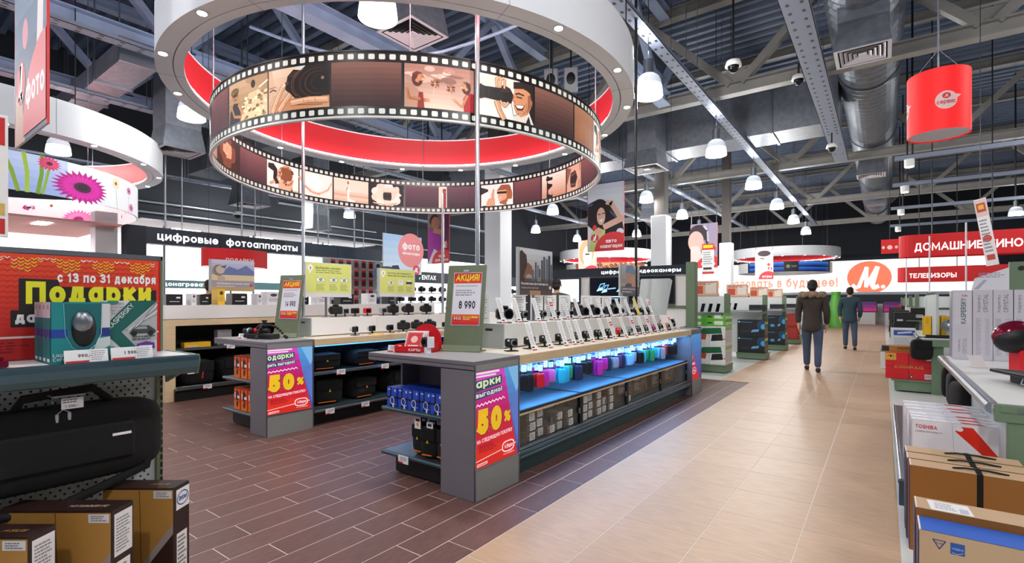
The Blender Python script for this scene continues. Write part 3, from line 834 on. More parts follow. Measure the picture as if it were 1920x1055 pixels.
for i, (x, y) in enumerate(LAMPS):
    lb = NAMES.get(i) or ('bell lamp over the right hand shelves, %s' % ('first', 'second', 'third', 'fourth', 'fifth', 'sixth', 'seventh')[sum(1 for q in LAMPS[:i] if q[0] > 0)] if x > 0 else 'small bell lamp in the %s row left of the aisle row, %s from the camera' % (
        {0: 'aisle', 1: 'first', 2: 'second', 3: 'third', 4: 'fourth'}[min(4, max(0, round((-2.79 - x) / 3.15)))], ('first', 'second', 'third', 'fourth', 'fifth', 'sixth', 'seventh', 'eighth', 'ninth')[sum(1 for q in LAMPS if round((q[0] + 2.79) / 3.15) == round((x + 2.79) / 3.15) and q[1] < y)]))
    if lamp0 is None:
        lamp0 = thing('pendant_lamp', lb, 'lamp', (x, y, 4.5), 0, 'bell lamps over the sales floor')
        up = [(0.06, 0.2), (0.1, 0.19), (0.15, 0.15), (0.178, 0.09), (0.19, 0.02)]
        lo = [(0.19, 0.02), (0.2, -0.06), (0.207, -0.13), (0.2, -0.135)]
        ob('shade', MB().lathe(up, 'lamp_top', 28), lamp0)
        ob('shade_rim', MB().lathe(lo, 'lamp_low', 28), lamp0)
        ob('reflector', MB().lathe([(0.2, -0.135), (0.185, -0.06), (0.12, 0.1), (0.0, 0.14)], 'lamp_in', 24), lamp0)
        ob('ballast', MB().cyl((0, 0, 0.19), (0, 0, 0.4), 0.075, 'steel', n=16).cyl((0, 0, 0.4), (0, 0, 0.43), 0.03, 'steel', n=10), lamp0)
        ob('cord', MB().cyl((0, 0, 0.43), (0, 0, 3.24), 0.006, 'dark_metal', n=5), lamp0)
        o = lamp0
    else:
        o = dup(lamp0, (x, y, 4.5), 0, lb)
    lw = LAMP_W * {2: 0.5, 3: 0.35}.get(i, 1.0)
    light('lamp_light', 'POINT', (0, 0, -0.22), lw, o, 0.12, (1.0, 0.97, 0.94))
    light('lamp_glow', 'POINT', (0, 0, 0.55), lw * 0.15, o, 0.1, (0.86, 0.92, 1.0))
# ------------------------------------------------------------------ ring canopies
def canopy(cx, cy, label, z=3.75, spots=True, a_off=7.0, h=0.5, lit=True, n=128):
    t = thing('ring_canopy', label, 'ceiling canopy', (cx, cy, z))
    ob('outer_band', MB().arc(0, 0, 2.735, 2.765, 0.0, h, 'ring_white', n), t)
    ob('soffit', MB().arc(0, 0, 2.615, 2.735, 0.0, 0.03, 'ring_white', n), t)
    ob('inner_soffit', MB().arc(0, 0, 2.517, 2.606, 0.0, 0.03, 'ring_white', n), t)
    ob('shadow_gap', MB().arc(0, 0, 2.606, 2.615, 0.012, 0.03, 'black', n), t)
    ob('inner_band', MB().arc(0, 0, 2.60, 2.64, 0.03, h, 'ring_red', n), t, label='red inner band')
    ob('top_lid', MB().arc(0, 0, 2.60, 2.735, h, h + 0.02, 'ring_white', n), t)
    if lit:
        ob('light_strip', MB().arc(0, 0, 2.53, 2.548, 0.031, 0.05, 'led_white', n), t)
    for k in range(8):
        a = math.radians(a_off + 11 + 45 * k)
        ob('panel_joint', MB().box((2.517, -0.002, -0.001), (2.766, 0.002, 0.0), 'steel', M=Matrix.Rotation(a, 4, 'Z')).box((2.766, -0.002, 0), (2.7665, 0.002, h), 'steel', M=Matrix.Rotation(a, 4, 'Z')), t)
    for k in range(16):
        a = math.radians(a_off + 22.5 * k)
        c = (2.70 * math.cos(a), 2.70 * math.sin(a))
        m = MB().cyl((c[0], c[1], -0.006), (c[0], c[1], 0.0), 0.05, 'chrome', n=16).cyl((c[0], c[1], -0.009), (c[0], c[1], -0.006), 0.037, 'spot_glow', n=14)
        ob('downlight', m, t)
    for k in range(6):
        a = math.radians(20 + 60 * k)
        ob('hanging_wire', MB().cyl((2.68 * math.cos(a), 2.68 * math.sin(a), h), (2.68 * math.cos(a), 2.68 * math.sin(a), 7.86 - z), 0.008, 'dark_metal', n=5), t)
    return t
canopy(-4.9, 4.54, 'big white ring canopy with red inside above the film strip')
for k in range(16):
    a = math.radians(7 + 22.5 * k)
    if k % 2 == 0: light('spot_light', 'SPOT', (-4.9 + 2.7 * math.cos(a), 4.54 + 2.7 * math.sin(a), 3.73), 26, None, 0.04, (1, 0.93, 0.8), (0, 0, 0), spot=1.5)
canopy(-12.25, 1.3, 'white ring canopy above the flower picture ring at left', a_off=3)
canopy(-13.3, 27.6, 'distant white ring canopy over the coffee bean picture ring', n=64)
canopy(-4.6, 32.6, 'distant white ring canopy over the blue car picture ring', n=64)

# ------------------------------------------------------------------ picture vocabulary (flat print)
SK = '#c98f6a'; SKL = '#e0b08a'; DK = '#1b0d0a'; BR = '#6b3f33'
def plain(c0='#7a5346', c1='#34191a', c2='#5a3530'):
    return GR(0, 0, 1, 1, c1, c0, 8) + [P([(0, 0), (0.5, 0), (0.15, 1), (0, 1)], mixc(c1, c2, 0.5))][:0]
def head(x, y, r, skin, hair, side=1, hat=None, smile=True):
    o = [E(x - 0.05 * side * r, y + 0.12 * r, r * 1.02, r * 1.12, hair), E(x + 0.12 * side * r, y - 0.08 * r, r * 0.8, r * 1.0, skin),
         E(x + 0.42 * side * r, y + 0.1 * r, r * 0.1, r * 0.07, '#241512'), E(x - 0.02 * side * r, y + 0.1 * r, r * 0.1, r * 0.07, '#241512'),
         L([(x + 0.3 * side * r, y + 0.08 * r), (x + 0.42 * side * r, y - 0.22 * r), (x + 0.26 * side * r, y - 0.25 * r)], r * 0.06, mixc(skin, '#5a3020', 0.5))]
    if smile: o += [P([(x - 0.05 * side * r, y - 0.42 * r), (x + 0.5 * side * r, y - 0.38 * r), (x + 0.22 * side * r, y - 0.62 * r)], '#fff4ec')]
    if hat: o += [P([(x - r * 1.1, y + 0.4 * r), (x + r * 1.5, y + 0.35 * r), (x + r * 0.9, y + 0.75 * r), (x, y + 1.35 * r), (x - r, y + 0.9 * r)], hat)]
    return o
def RG(cx, cy, rx, ry, w, c, a0=0, a1=360, n=18): return L([(cx + rx * math.cos(math.radians(a0 + (a1 - a0) * i / n)), cy + ry * math.sin(math.radians(a0 + (a1 - a0) * i / n))) for i in range(n + 1)], w, c)
def pic_child():
    rr = random.Random(5)
    o = GR(0, 0, 1, 1, '#9a7048', '#c9a67e', 6) + [P([(0.5, 0.9), (1, 0.6), (1, 1), (0.5, 1)], '#b08a62'), P([(0.36, 0), (0.44, 0.3), (0.58, 0.62), (0.8, 0.66), (1, 0.5), (1, 0)], '#dcc096')]
    for i in range(46):
        x, y = rr.uniform(0.42, 0.97), rr.uniform(0.03, 0.6)
        o.append(E(x, y, rr.uniform(0.025, 0.06), rr.uniform(0.02, 0.05), ('#f6e6c4', '#a07a4e', '#7a5632', '#ecd6aa')[i % 4], 7, rr.uniform(0, 3)))
    o += [P([(0.02, 0), (0.05, 0.3), (0.16, 0.5), (0.3, 0.46), (0.36, 0.2), (0.34, 0)], '#231d26'), L([(0.1, 0.4), (0.18, 0.16), (0.38, 0.1)], 0.07, '#b97c56'), L([(0.3, 0.42), (0.38, 0.24), (0.46, 0.16)], 0.06, '#c98c64'), L([(0.14, 0.36), (0.2, 0.18)], 0.012, '#5a2f1c')]
    o += [E(0.2, 0.66, 0.1, 0.14, '#b97c56'), E(0.19, 0.77, 0.12, 0.1, '#4a3018'), L([(0.13, 0.66), (0.27, 0.67)], 0.03, '#2a1810'), E(0.21, 0.58, 0.03, 0.015, '#5a2a1c'), E(0.68, 0.82, 0.05, 0.1, '#160e0a'), L([(0.82, 0.7), (1, 0.82)], 0.04, '#f6ead8')]
    for i in range(9): o.append(L([(0.09 + 0.025 * i, 0.74), (0.07 + 0.03 * i, 0.86)], 0.012, ('#7a5630', '#c8a06a')[i % 2]))
    return o
def pic_camera_hand():
    o = GR(0, 0, 1, 1, '#c89a78', '#e2c4a8', 5) + [P([(0.5, 0.92), (1, 0.98), (1, 1), (0.48, 1)], '#cdd6d8'), P([(0, 0.2), (0.12, 0.5), (0.06, 1), (0, 1)], '#d8ac88'), L([(0.02, 0.5), (0.08, 0.54), (0.14, 0.5)], 0.03, '#3a2018'), L([(0.01, 0.58), (0.13, 0.6)], 0.02, '#7a4a34')]
    o += [P([(0.3, 0.5), (0.34, 0.8), (0.44, 0.94), (0.56, 0.9), (0.64, 1), (1, 1), (1, 0.26), (0.5, 0.22)], '#120a09'), P([(0.36, 0.78), (0.45, 0.9), (0.55, 0.86), (0.5, 0.74)], '#33201b'), E(0.33, 0.64, 0.03, 0.04, '#5a3a30')]
    for k, (r, c) in enumerate(((0.3, '#1b0f0d'), (0.275, '#3a211a'), (0.262, '#0d0706'), (0.22, '#3d241c'), (0.205, '#090505'), (0.15, '#2a1712'), (0.135, '#060303'))): o.append(E(0.78 + 0.015 * k, 0.58, r * 0.95, r * 1.22, c, 26))
    o += [RG(0.7, 0.58, 0.26, 0.36, 0.012, '#7a4a38', 110, 240), RG(0.66, 0.58, 0.25, 0.36, 0.008, '#a06a50', 120, 230), E(0.9, 0.68, 0.025, 0.04, '#8a6a60', 10)]
    o += [P([(0.08, 0), (0.12, 0.18), (0.3, 0.3), (0.42, 0.26), (1, 0.27), (1, 0.1), (0.7, 0.02), (0.6, 0)], '#c98a62')]
    for pts, w in (([(0.08, 0.02), (0.16, 0.3), (0.27, 0.58)], 0.11), ([(0.2, 0.03), (0.3, 0.22), (0.38, 0.36)], 0.12), ([(0.42, 0.17), (0.7, 0.2), (0.97, 0.18)], 0.13)):
        o += [L(pts, w + 0.02, '#6a3826'), L(pts, w, '#dca47c'), L([(x - 0.015, y + 0.02) for x, y in pts], w * 0.35, '#edc09a')]
    return o + [E(0.275, 0.6, 0.03, 0.04, '#f0d0b4'), L([(0.5, 0.1), (0.9, 0.07)], 0.014, '#6a3826'), L([(0.6, 0.22), (0.62, 0.14)], 0.01, '#8a5038'), L([(0.78, 0.23), (0.8, 0.14)], 0.01, '#8a5038')]
def profile_head(x, y, r, skin, hair, f=1, band=None):
    o = [E(x - 0.2 * f * r, y - 0.5 * r, r * 0.75, r * 1.6, hair, 16), P([(x - 0.1 * f * r, y + 1.0 * r), (x + 0.5 * f * r, y + 0.9 * r), (x + 0.72 * f * r, y + 0.3 * r), (x + 0.95 * f * r, y - 0.05 * r), (x + 0.75 * f * r, y - 0.15 * r), (x + 0.78 * f * r, y - 0.4 * r), (x + 0.6 * f * r, y - 0.8 * r), (x + 0.1 * f * r, y - 0.75 * r), (x - 0.1 * f * r, y - 1.3 * r), (x - 0.5 * f * r, y - 0.9 * r)], skin),
         P([(x + 0.45 * f * r, y + 0.95 * r), (x - 0.2 * f * r, y + 1.25 * r), (x - 0.85 * f * r, y + 0.8 * r), (x - 0.9 * f * r, y - 0.2 * r), (x - 0.3 * f * r, y - 0.4 * r), (x - 0.1 * f * r, y + 0.5 * r)], hair), L([(x + 0.36 * f * r, y + 0.2 * r), (x + 0.6 * f * r, y + 0.18 * r)], 0.12 * r, '#2a1510'), P([(x + 0.4 * f * r, y - 0.38 * r), (x + 0.74 * f * r, y - 0.3 * r), (x + 0.6 * f * r, y - 0.55 * r)], '#fff2e8')]
    return o + ([L([(x + 0.4 * f * r, y + 0.85 * r), (x - 0.8 * f * r, y + 0.65 * r)], 0.3 * r, band)] if band else [])
def pic_pinwheels():
    rr = random.Random(9)
    o = GR(0, 0, 1, 1, '#e3bfae', '#a87868', 9)
    for i in range(16): o.append(E(rr.uniform(0.1, 1), rr.uniform(0.62, 0.98), rr.uniform(0.06, 0.14), rr.uniform(0.03, 0.07), ('#d9b0a0', '#b98a7c', '#e6c8ba', '#8f6458')[i % 4], 12))
    o += [P([(0, 0), (0, 0.55), (0.1, 0.56), (0.2, 0.4), (0.24, 0.2), (0.2, 0)], '#b98a74'), P([(0.18, 0), (0.2, 0.36), (0.26, 0.36), (0.28, 0)], '#8a2420'), L([(0.04, 0.42), (0.06, 0.22), (0.32, 0.18)], 0.075, '#b5744f'), L([(0.05, 0.36), (0.08, 0.19), (0.3, 0.15)], 0.012, '#6a3424'), E(0.33, 0.18, 0.03, 0.04, '#c98a64')] + profile_head(0.2, 0.7, 0.105, '#c98a62', '#5a2a1e', 1, '#8a2a28')
    o += [P([(1, 0), (1, 0.44), (0.9, 0.46), (0.84, 0.3), (0.85, 0)], '#a81e28'), L([(0.9, 0.38), (0.82, 0.1), (0.71, 0.24)], 0.06, '#c48660'), E(0.71, 0.25, 0.025, 0.035, '#d09870')] + profile_head(0.87, 0.6, 0.09, '#cf9068', '#4a241a', -1)
    for cx, cy in ((0.43, 0.58), (0.66, 0.5)):
        for k in range(6):
            a = k * PI / 3 + 0.3
            o.append(P([(cx, cy), (cx + 0.075 * math.cos(a), cy + 0.12 * math.sin(a)), (cx + 0.055 * math.cos(a + 0.75), cy + 0.09 * math.sin(a + 0.75))], ('#6a3018', '#b06a3e', '#8a4a28')[k % 3]))
        o += [E(cx, cy, 0.014, 0.02, '#e8c090', 8), L([(cx, cy), (cx - 0.03, cy - 0.3)], 0.008, '#e8d0b8')]
    return o
def pic_man():
    o = GR(0, 0, 1, 1, '#f0e8e0', '#d8cec4', 4) + [P([(0.72, 1), (1, 1), (1, 0), (0.93, 0.2)], '#150d0b'), P([(0.56, 0), (0.66, 0.16), (0.8, 0.2), (0.96, 0.12), (1, 0)], '#dcd2c8'), P([(0.9, 0.2), (0.84, 0), (0.94, 0)], '#1a1210')]
    o += [P([(0.62, 0.8), (0.6, 0.6), (0.56, 0.5), (0.6, 0.46), (0.6, 0.36), (0.64, 0.2), (0.74, 0.12), (0.88, 0.22), (0.97, 0.5), (0.96, 0.75), (0.8, 0.86)], '#c98a62'), P([(0.86, 0.24), (0.97, 0.5), (0.96, 0.75), (0.88, 0.7), (0.88, 0.45)], '#96593a'), P([(0.6, 0.78), (0.6, 0.95), (0.75, 1.02), (1, 1), (1, 0.5), (0.95, 0.62), (0.92, 0.8), (0.78, 0.84)], '#140b09'),
          L([(0.64, 0.66), (0.7, 0.7), (0.8, 0.68)], 0.035, '#1b0f0b'), L([(0.66, 0.6), (0.76, 0.6)], 0.03, '#2a1610'), L([(0.62, 0.6), (0.57, 0.5), (0.63, 0.46)], 0.014, '#7a4228'), P([(0.62, 0.38), (0.72, 0.42), (0.82, 0.44), (0.78, 0.3), (0.68, 0.27)], '#5a2418'), P([(0.64, 0.38), (0.72, 0.41), (0.8, 0.42), (0.76, 0.34), (0.68, 0.33)], '#fff8f0'), L([(0.85, 0.5), (0.84, 0.3), (0.78, 0.2)], 0.014, '#7a4228'), E(0.95, 0.55, 0.025, 0.07, '#a8683f')]
    o += [P([(0, 0.38), (0, 0.74), (0.1, 0.7), (0.34, 0.72), (0.42, 0.82), (0.54, 0.76), (0.6, 0.62), (0.56, 0.4), (0.34, 0.4), (0.1, 0.42)], '#0b0605'), E(0.03, 0.56, 0.05, 0.18, '#241512', 20), E(0.02, 0.56, 0.035, 0.14, '#060303', 20), L([(0.16, 0.44), (0.16, 0.7)], 0.018, '#33201a'), L([(0.22, 0.43), (0.22, 0.7)], 0.01, '#2a1a15'), P([(0.36, 0.62), (0.52, 0.66), (0.5, 0.74), (0.42, 0.78)], '#2c1c17')]
    for pts, w in (([(0.3, 0.74), (0.29, 0.92), (0.36, 0.98)], 0.06), ([(0.36, 0.74), (0.36, 0.94), (0.42, 0.98)], 0.055), ([(0.43, 0.74), (0.44, 0.94)], 0.05), ([(0.3, 0.36), (0.36, 0.14), (0.42, 0)], 0.13), ([(0.36, 0.4), (0.44, 0.3), (0.5, 0.4)], 0.06)):
        o += [L(pts, w + 0.018, '#5f3220'), L(pts, w, '#cf946c'), L([(x - w * 0.15, y) for x, y in pts], w * 0.3, '#e4b48e')]
    return o + [L([(0.56, 0.4), (0.6, 0.1), (0.7, 0.2)], 0.012, '#1a1110')]
def pic_girl():
    rr = random.Random(4)
    o = [R(0, 0, 1, 1, '#f6ece4'), P([(0.28, 0), (0.4, 0.34), (0.6, 0.42), (0.9, 0.3), (1, 0)], '#e6b090'), P([(0.66, 0), (0.6, 0.3), (0.72, 0.3), (0.84, 0)], '#2a1512'), E(0.6, 0.62, 0.22, 0.34, '#8a4a2c'), E(0.46, 0.6, 0.12, 0.2, '#e2aa88')]
    for i in range(34): a = rr.uniform(0, 6.28); o.append(E(0.64 + 0.2 * math.cos(a), 0.58 + 0.36 * math.sin(a), 0.035, 0.05, ('#b8683e', '#6a3018', '#d89a6a')[i % 3], 8))
    return o + [L([(0.38, 0.64), (0.46, 0.65)], 0.03, '#2a1510'), L([(0.36, 0.5), (0.44, 0.5)], 0.025, '#a8402c'), P([(0.04, 0.88), (0.22, 0.92), (0.34, 0.74), (0.34, 0.4), (0.4, 0.2), (0.28, 0.14), (0.2, 0.36), (0.22, 0.62), (0.04, 0.7)], '#22110f'), L([(0.1, 0.12), (0.3, 0.28), (0.36, 0.44)], 0.1, '#dba27e'), L([(0.12, 0.07), (0.34, 0.22)], 0.012, '#7a3c28')]
def pic_hands():
    return [R(0, 0, 1, 1, '#fbe9df'), E(0.5, 0.62, 0.3, 0.36, '#fdf3ee'), L([(0.0, 0.7), (0.14, 0.4), (0.4, 0.16), (0.62, 0.14)], 0.1, '#e5a98c'), L([(0.98, 0.7), (0.86, 0.36), (0.62, 0.16)], 0.09, '#eab79c'),
            L([(0.0, 0.75), (0.1, 0.46), (0.36, 0.1)], 0.015, '#8a4a38'), L([(0.5, 0.1), (0.66, 0.18), (0.9, 0.44)], 0.015, '#8a4a38'), L([(0.6, 0.95), (0.66, 0.8)], 0.02, '#c98f78')]
def pic_walker():
    return [R(0, 0, 1, 1, '#f3d9c6')] + VG(0, 0, 1, 0.45, ['#e2b8a0', '#edc9b4', '#dcae96', '#ecc7b0']) + [P([(0.36, 0), (0.38, 0.5), (0.44, 0.7), (0.54, 0.66), (0.56, 0.3), (0.62, 0)], '#fdf2ea'), L([(0.4, 0.64), (0.34, 0.4), (0.36, 0.2)], 0.05, '#c98f70')] + head(0.46, 0.84, 0.075, '#b87a5a', '#3a1c14')
def pic_camface():
    o = [R(0, 0, 1, 1, '#1d1210')]
    o += [E(0.5 + 0.32 * math.cos(i * 0.7), 0.5 + 0.38 * math.sin(i * 0.7), 0.16, 0.2, ('#fbeee4', '#e9d3c2')[i % 2], 10) for i in range(9)]
    return o + [E(0.5, 0.5, 0.32, 0.36, '#f3d9c4'), P([(0.3, 0.3), (0.3, 0.72), (0.8, 0.68), (0.78, 0.28)], '#e7cdb9'), E(0.52, 0.44, 0.17, 0.22, '#3a2620'), E(0.52, 0.44, 0.12, 0.16, '#140a09'), E(0.5, 0.47, 0.05, 0.07, '#7a5a4c'), L([(0.1, 0.1), (0.5, 0.02), (0.8, 0.16)], 0.06, '#d8a888')]
def pic_cap():
    return [R(0, 0, 1, 1, '#f4ece6'), P([(0, 0.55), (0.3, 0.75), (0, 0.9)], '#2a1512'), P([(0, 0), (0.16, 0.1), (0.3, 0.3), (0.44, 0), (0, 0)], '#1f100e'), P([(0.1, 0), (0.24, 0.4), (0.3, 0.8), (0.42, 0.78), (0.4, 0.4), (0.5, 0)], '#d8a080'),
            E(0.74, 0.45, 0.24, 0.5, '#a8603a'), E(0.64, 0.5, 0.17, 0.34, '#dfa482'), P([(0.46, 0.66), (0.62, 0.95), (0.9, 0.92), (0.96, 0.62), (0.78, 0.7), (0.56, 0.7)], '#9a5434'), L([(0.5, 0.6), (0.78, 0.58)], 0.1, '#180b0a'), P([(0.56, 0.34), (0.74, 0.38), (0.64, 0.28)], '#fff')]
def pic_silhouette():
    return GR(0, 0, 1, 1, '#c88e76', '#f5ddd0', 8) + [P([(0.1, 0), (0.2, 0.34), (0.14, 0.56), (0.2, 0.7), (0.34, 0.7), (0.42, 0.52), (0.36, 0.3), (0.46, 0)], '#1c0d0c'), E(0.26, 0.8, 0.22, 0.09, '#1c0d0c'), E(0.26, 0.87, 0.1, 0.08, '#1c0d0c'), L([(0.62, 0.86), (0.72, 0.84)], 0.03, '#6a3a30')]
def pic_lens():
    return [R(0, 0, 1, 1, '#d3a48c'), P([(0, 0.3), (0.3, 0.9), (0, 1)], '#8a5242'), P([(0.6, 0), (0.9, 0.5), (0.8, 1), (1, 1), (1, 0)], '#b98a74'), E(0.45, 0.45, 0.34, 0.34, '#3a2220'), E(0.45, 0.45, 0.28, 0.28, '#6d4a40'), E(0.45, 0.45, 0.22, 0.22, '#2a1615')]
def pic_face():
    return [R(0, 0, 1, 1, '#3a1a16')] + [E(0.5, 0.55, 0.36, 0.6, '#7a3c28')] + head(0.5, 0.6, 0.28, '#d89a78', '#5a2a1e')

# ------------------------------------------------------------------ film strip ring
FC = (-4.95, 4.65); FR = 2.37; FZ = 2.93; FH = 0.55
t = thing('film_strip_ring', 'hanging ring shaped as a film strip with sepia photographs', 'hanging sign', (FC[0], FC[1], FZ))
ob('band', MB().arc(0, 0, FR - 0.02, FR, 0.0, FH, 'film_black', 160), t)
ob('rim', MB().arc(0, 0, FR - 0.026, FR + 0.006, -0.014, 0.002, 'white_panel', 160).arc(0, 0, FR - 0.026, FR + 0.006, FH - 0.002, FH + 0.012, 'film_black', 160), t, label='white lower rim')
def outer(a0):   # x runs counter clockwise seen from above = left to right seen from outside
    return lambda x, y, d: Vector(((FR + d) * math.cos(a0 + x / FR), (FR + d) * math.sin(a0 + x / FR), y))
def inner(a0):
    r = FR - 0.02
    return lambda x, y, d: Vector(((r - d) * math.cos(a0 - x / r), (r - d) * math.sin(a0 - x / r), y))
def perf(total, n=167):
    o = []; w = total / n
    for y in (0.020, FH - 0.066):
        for i in range(n):
            x = i * w
            o.append(P([(x + w * 0.27, y), (x + w * 0.73, y), (x + w * 0.8, y + 0.008), (x + w * 0.8, y + 0.038), (x + w * 0.73, y + 0.046), (x + w * 0.27, y + 0.046), (x + w * 0.2, y + 0.038), (x + w * 0.2, y + 0.008)], '#d3d8d0'))
    return o
tag(art('perforations', t, perf(2 * PI * FR), outer(0), 0.12, 'print_backlit', dz=0.0), kind='stuff')
tag(art('perforations', t, perf(2 * PI * (FR - 0.02)), inner(0), 0.12, 'print_backlit', dz=0.0), kind='stuff')
PY0 = 0.088; PH = FH - 0.176
def frame(kind, a_l, a_r, pic, nm='picture'):
    r = FR if kind == 'o' else FR - 0.02
    w = math.radians(abs(a_r - a_l)) * r
    f = outer(math.radians(a_l)) if kind == 'o' else inner(math.radians(a_l))
    art(nm, t, OFF(pic, 0, PY0, PH, w), f, 0.12, 'print_backlit', dz=0.00015, clip=(0, PY0, w, PY0 + PH))
PL = plain(); PL2 = plain('#7d4a4c', '#4a2730'); PL3 = plain('#6a4450', '#3c2230')
for a, b, pc in ((-106, -92.2, PL2), (-91.6, -77.2, pic_child()), (-76.8, -61.7, pic_camera_hand()), (-61.3, -46.7, PL), (-46.1, -31.5, pic_pinwheels()), (-30.3, -16.3, pic_man()), (-15.9, -1.6, PL), (-1.1, 11.2, plain('#b07a58', '#8a5a40')), (11.6, 26, pic_girl())):
    frame('o', a, b, pc)
for a, b, pc in ((-112, -124.8, pic_lens()), (-125.4, -142.8, pic_face()), (-143.1, -157.3, PL2), (-157.6, -172.2, pic_girl()), (-172.7, -186.9, pic_hands()), (172.5, 158.0, pic_walker()), (157.3, 143.1, pic_camface()), (142.4, 128.3, PL3), (128.1, 124.6, pic_walker()[:1] + [R(0.1, 0, 0.9, 0.9, '#a02038'), E(0.5, 0.75, 0.3, 0.2, SK)]), (123.9, 111.9, PL3), (109.2, 94.1, pic_cap()), (93.6, 79.8, PL2), (79.0, 64.7, pic_silhouette()), (64.0, 53.5, pic_lens()), (53.0, 38, PL2)):
    frame('i', a, b, pc)
for k in range(6):
    a = math.radians(15 + 60 * k)
    ob('hanging_wire', MB().cyl(((FR - 0.01) * math.cos(a), (FR - 0.01) * math.sin(a), FH), ((FR - 0.01) * math.cos(a), (FR - 0.01) * math.sin(a), 7.86 - FZ), 0.006, 'steel', n=5), t)

# ------------------------------------------------------------------ flower ring at left, coffee ring and car ring far away
def gerbera(cx, cy, r, c0, c1, mid, n=22, sq=1.0):
    o = []
    for lay, (k, cc) in enumerate(((1.0, c0), (0.8, c1))):
        for i in range(n):
            a = 2 * PI * (i + 0.5 * lay) / n
            ca, sa = math.cos(a), math.sin(a); w = 0.13
            o.append(P([(cx + r * 0.2 * ca, cy + r * 0.2 * sa * sq), (cx + r * k * 0.7 * (ca - w * sa), cy + r * k * 0.7 * (sa + w * ca) * sq), (cx + r * k * ca, cy + r * k * sa * sq), (cx + r * k * 0.7 * (ca + w * sa), cy + r * k * 0.7 * (sa - w * ca) * sq)], cc))
    return o + [E(cx, cy, r * 0.3, r * 0.3 * sq, mid, 16), E(cx, cy, r * 0.17, r * 0.17 * sq, mixc(mid, '#000000', 0.5), 12)]
def picture_ring(cx, cy, label, shapes_out, shapes_in, z=2.93, h=0.55, n=96):
    t = thing('picture_ring', label, 'hanging sign', (cx, cy, z))
    ob('band', MB().arc(0, 0, FR - 0.02, FR, 0, h, 'white_panel', n), t)
    if shapes_out: art('picture', t, shapes_out[1], outer(math.radians(shapes_out[0])), 0.15, 'print_backlit', dz=0.0002)
    if shapes_in: art('picture', t, shapes_in[1], inner(math.radians(shapes_in[0])), 0.15, 'print_backlit', dz=0.0002)
    for k in range(4):
        a = math.radians(30 + 90 * k)
        ob('hanging_wire', MB().cyl(((FR - 0.01) * math.cos(a), (FR - 0.01) * math.sin(a), h), ((FR - 0.01) * math.cos(a), (FR - 0.01) * math.sin(a), 7.86 - z), 0.006, 'steel', n=5), t)
    return t
FL_O = 3.0; FL_I = 158.0
fo = [R(-1.5, 0, 3.6, 0.55, '#dfe4ea')] + GR(-1.0, 0, 0.8, 0.55, '#8fa6d8', '#b8c8ea', 5)
for x0, x1, c in ((0.2, 0.02, '#7d9c2e'), (0.3, 0.26, '#98b83c'), (0.42, 0.47, '#6f9428'), (-0.3, -0.1, '#7d9c2e')):
    fo.append(L([(x0, 0), ((x0 + x1) / 2 + 0.02, 0.28), (x1, 0.55)], 0.05, c))
fo += gerbera(-0.05, 0.44, 0.16, '#f4f6ff', '#e4e8f6', '#e8b93a', 14) + gerbera(0.56, 0.46, 0.16, '#c22858', '#e0487a', '#8a1840', 16, 0.7)
fo += [L([(0.55, 0.36), (0.5, 0.1), (0.47, 0)], 0.035, '#86a834')] + gerbera(1.02, 0.2, 0.46, '#a80a7c', '#c8209a', '#3a1030', 26, 0.56)
fo += gerbera(1.68, 0.42, 0.12, '#e8c8a0', '#f0d8b8', '#c89060', 12) + [L([(1.68, 0.3), (1.72, 0)], 0.012, '#9ab06a')] + gerbera(2.1, 0.38, 0.1, '#c0288a', '#d84aa0', '#7a1860', 12, 0.8) + [L([(2.1, 0.3), (2.07, 0)], 0.01, '#9ab06a')] + gerbera(2.2, 0.1, 0.12, '#c0288a', '#d84aa0', '#7a1860', 12, 0.7)
fi = [R(-1.0, 0, 3.6, 0.55, '#f6f6f8')] + gerbera(0.36, 0.36, 0.14, '#c0288a', '#a81e78', '#5a1048', 14, 0.5) + [L([(0.36, 0.28), (0.38, 0)], 0.012, '#9a5a70')] + gerbera(0.74, 0.42, 0.1, '#f0d8c0', '#f4e4d4', '#c8843c', 12) + gerbera(1.26, 0.14, 0.36, '#f070b8', '#f49acb', '#b02878', 24, 0.6)
for i in range(9): fi.append(L([(1.66 + 0.11 * i, 0), (1.68 + 0.105 * i + 0.02 * (i % 3), 0.3 + 0.03 * (i % 4))], 0.014, ('#d8cfa0', '#b8c088', '#e8b0d0')[i % 3]))
for i in range(6): fi.append(E(1.8 + 0.16 * i, 0.1 + 0.06 * (i % 3), 0.05, 0.06, ('#d04aa0', '#f090c8')[i % 2], 8))
picture_ring(-12.25, 1.3, 'hanging picture ring with pink and magenta gerbera flowers on white', (FL_O, fo), (FL_I, fi))
cb = [R(0, 0, 4.6, 0.55, '#b58a5a')]
rr = random.Random(3)
for i in range(70):
    x, y, a = rr.uniform(0, 4.6), rr.uniform(0.03, 0.52), rr.uniform(0, 3)
    cb += [E(x, y, 0.13, 0.09, ('#4a1c12', '#6b2a1a', '#8a3a24')[i % 3], 10, a), L([(x - 0.09 * math.cos(a), y - 0.09 * math.sin(a)), (x + 0.09 * math.cos(a), y + 0.09 * math.sin(a))], 0.02, '#c9946a')]
picture_ring(-13.3, 27.6, 'distant picture ring with brown coffee beans beside the car girl banner', (-110, [s for s in cb]), None)
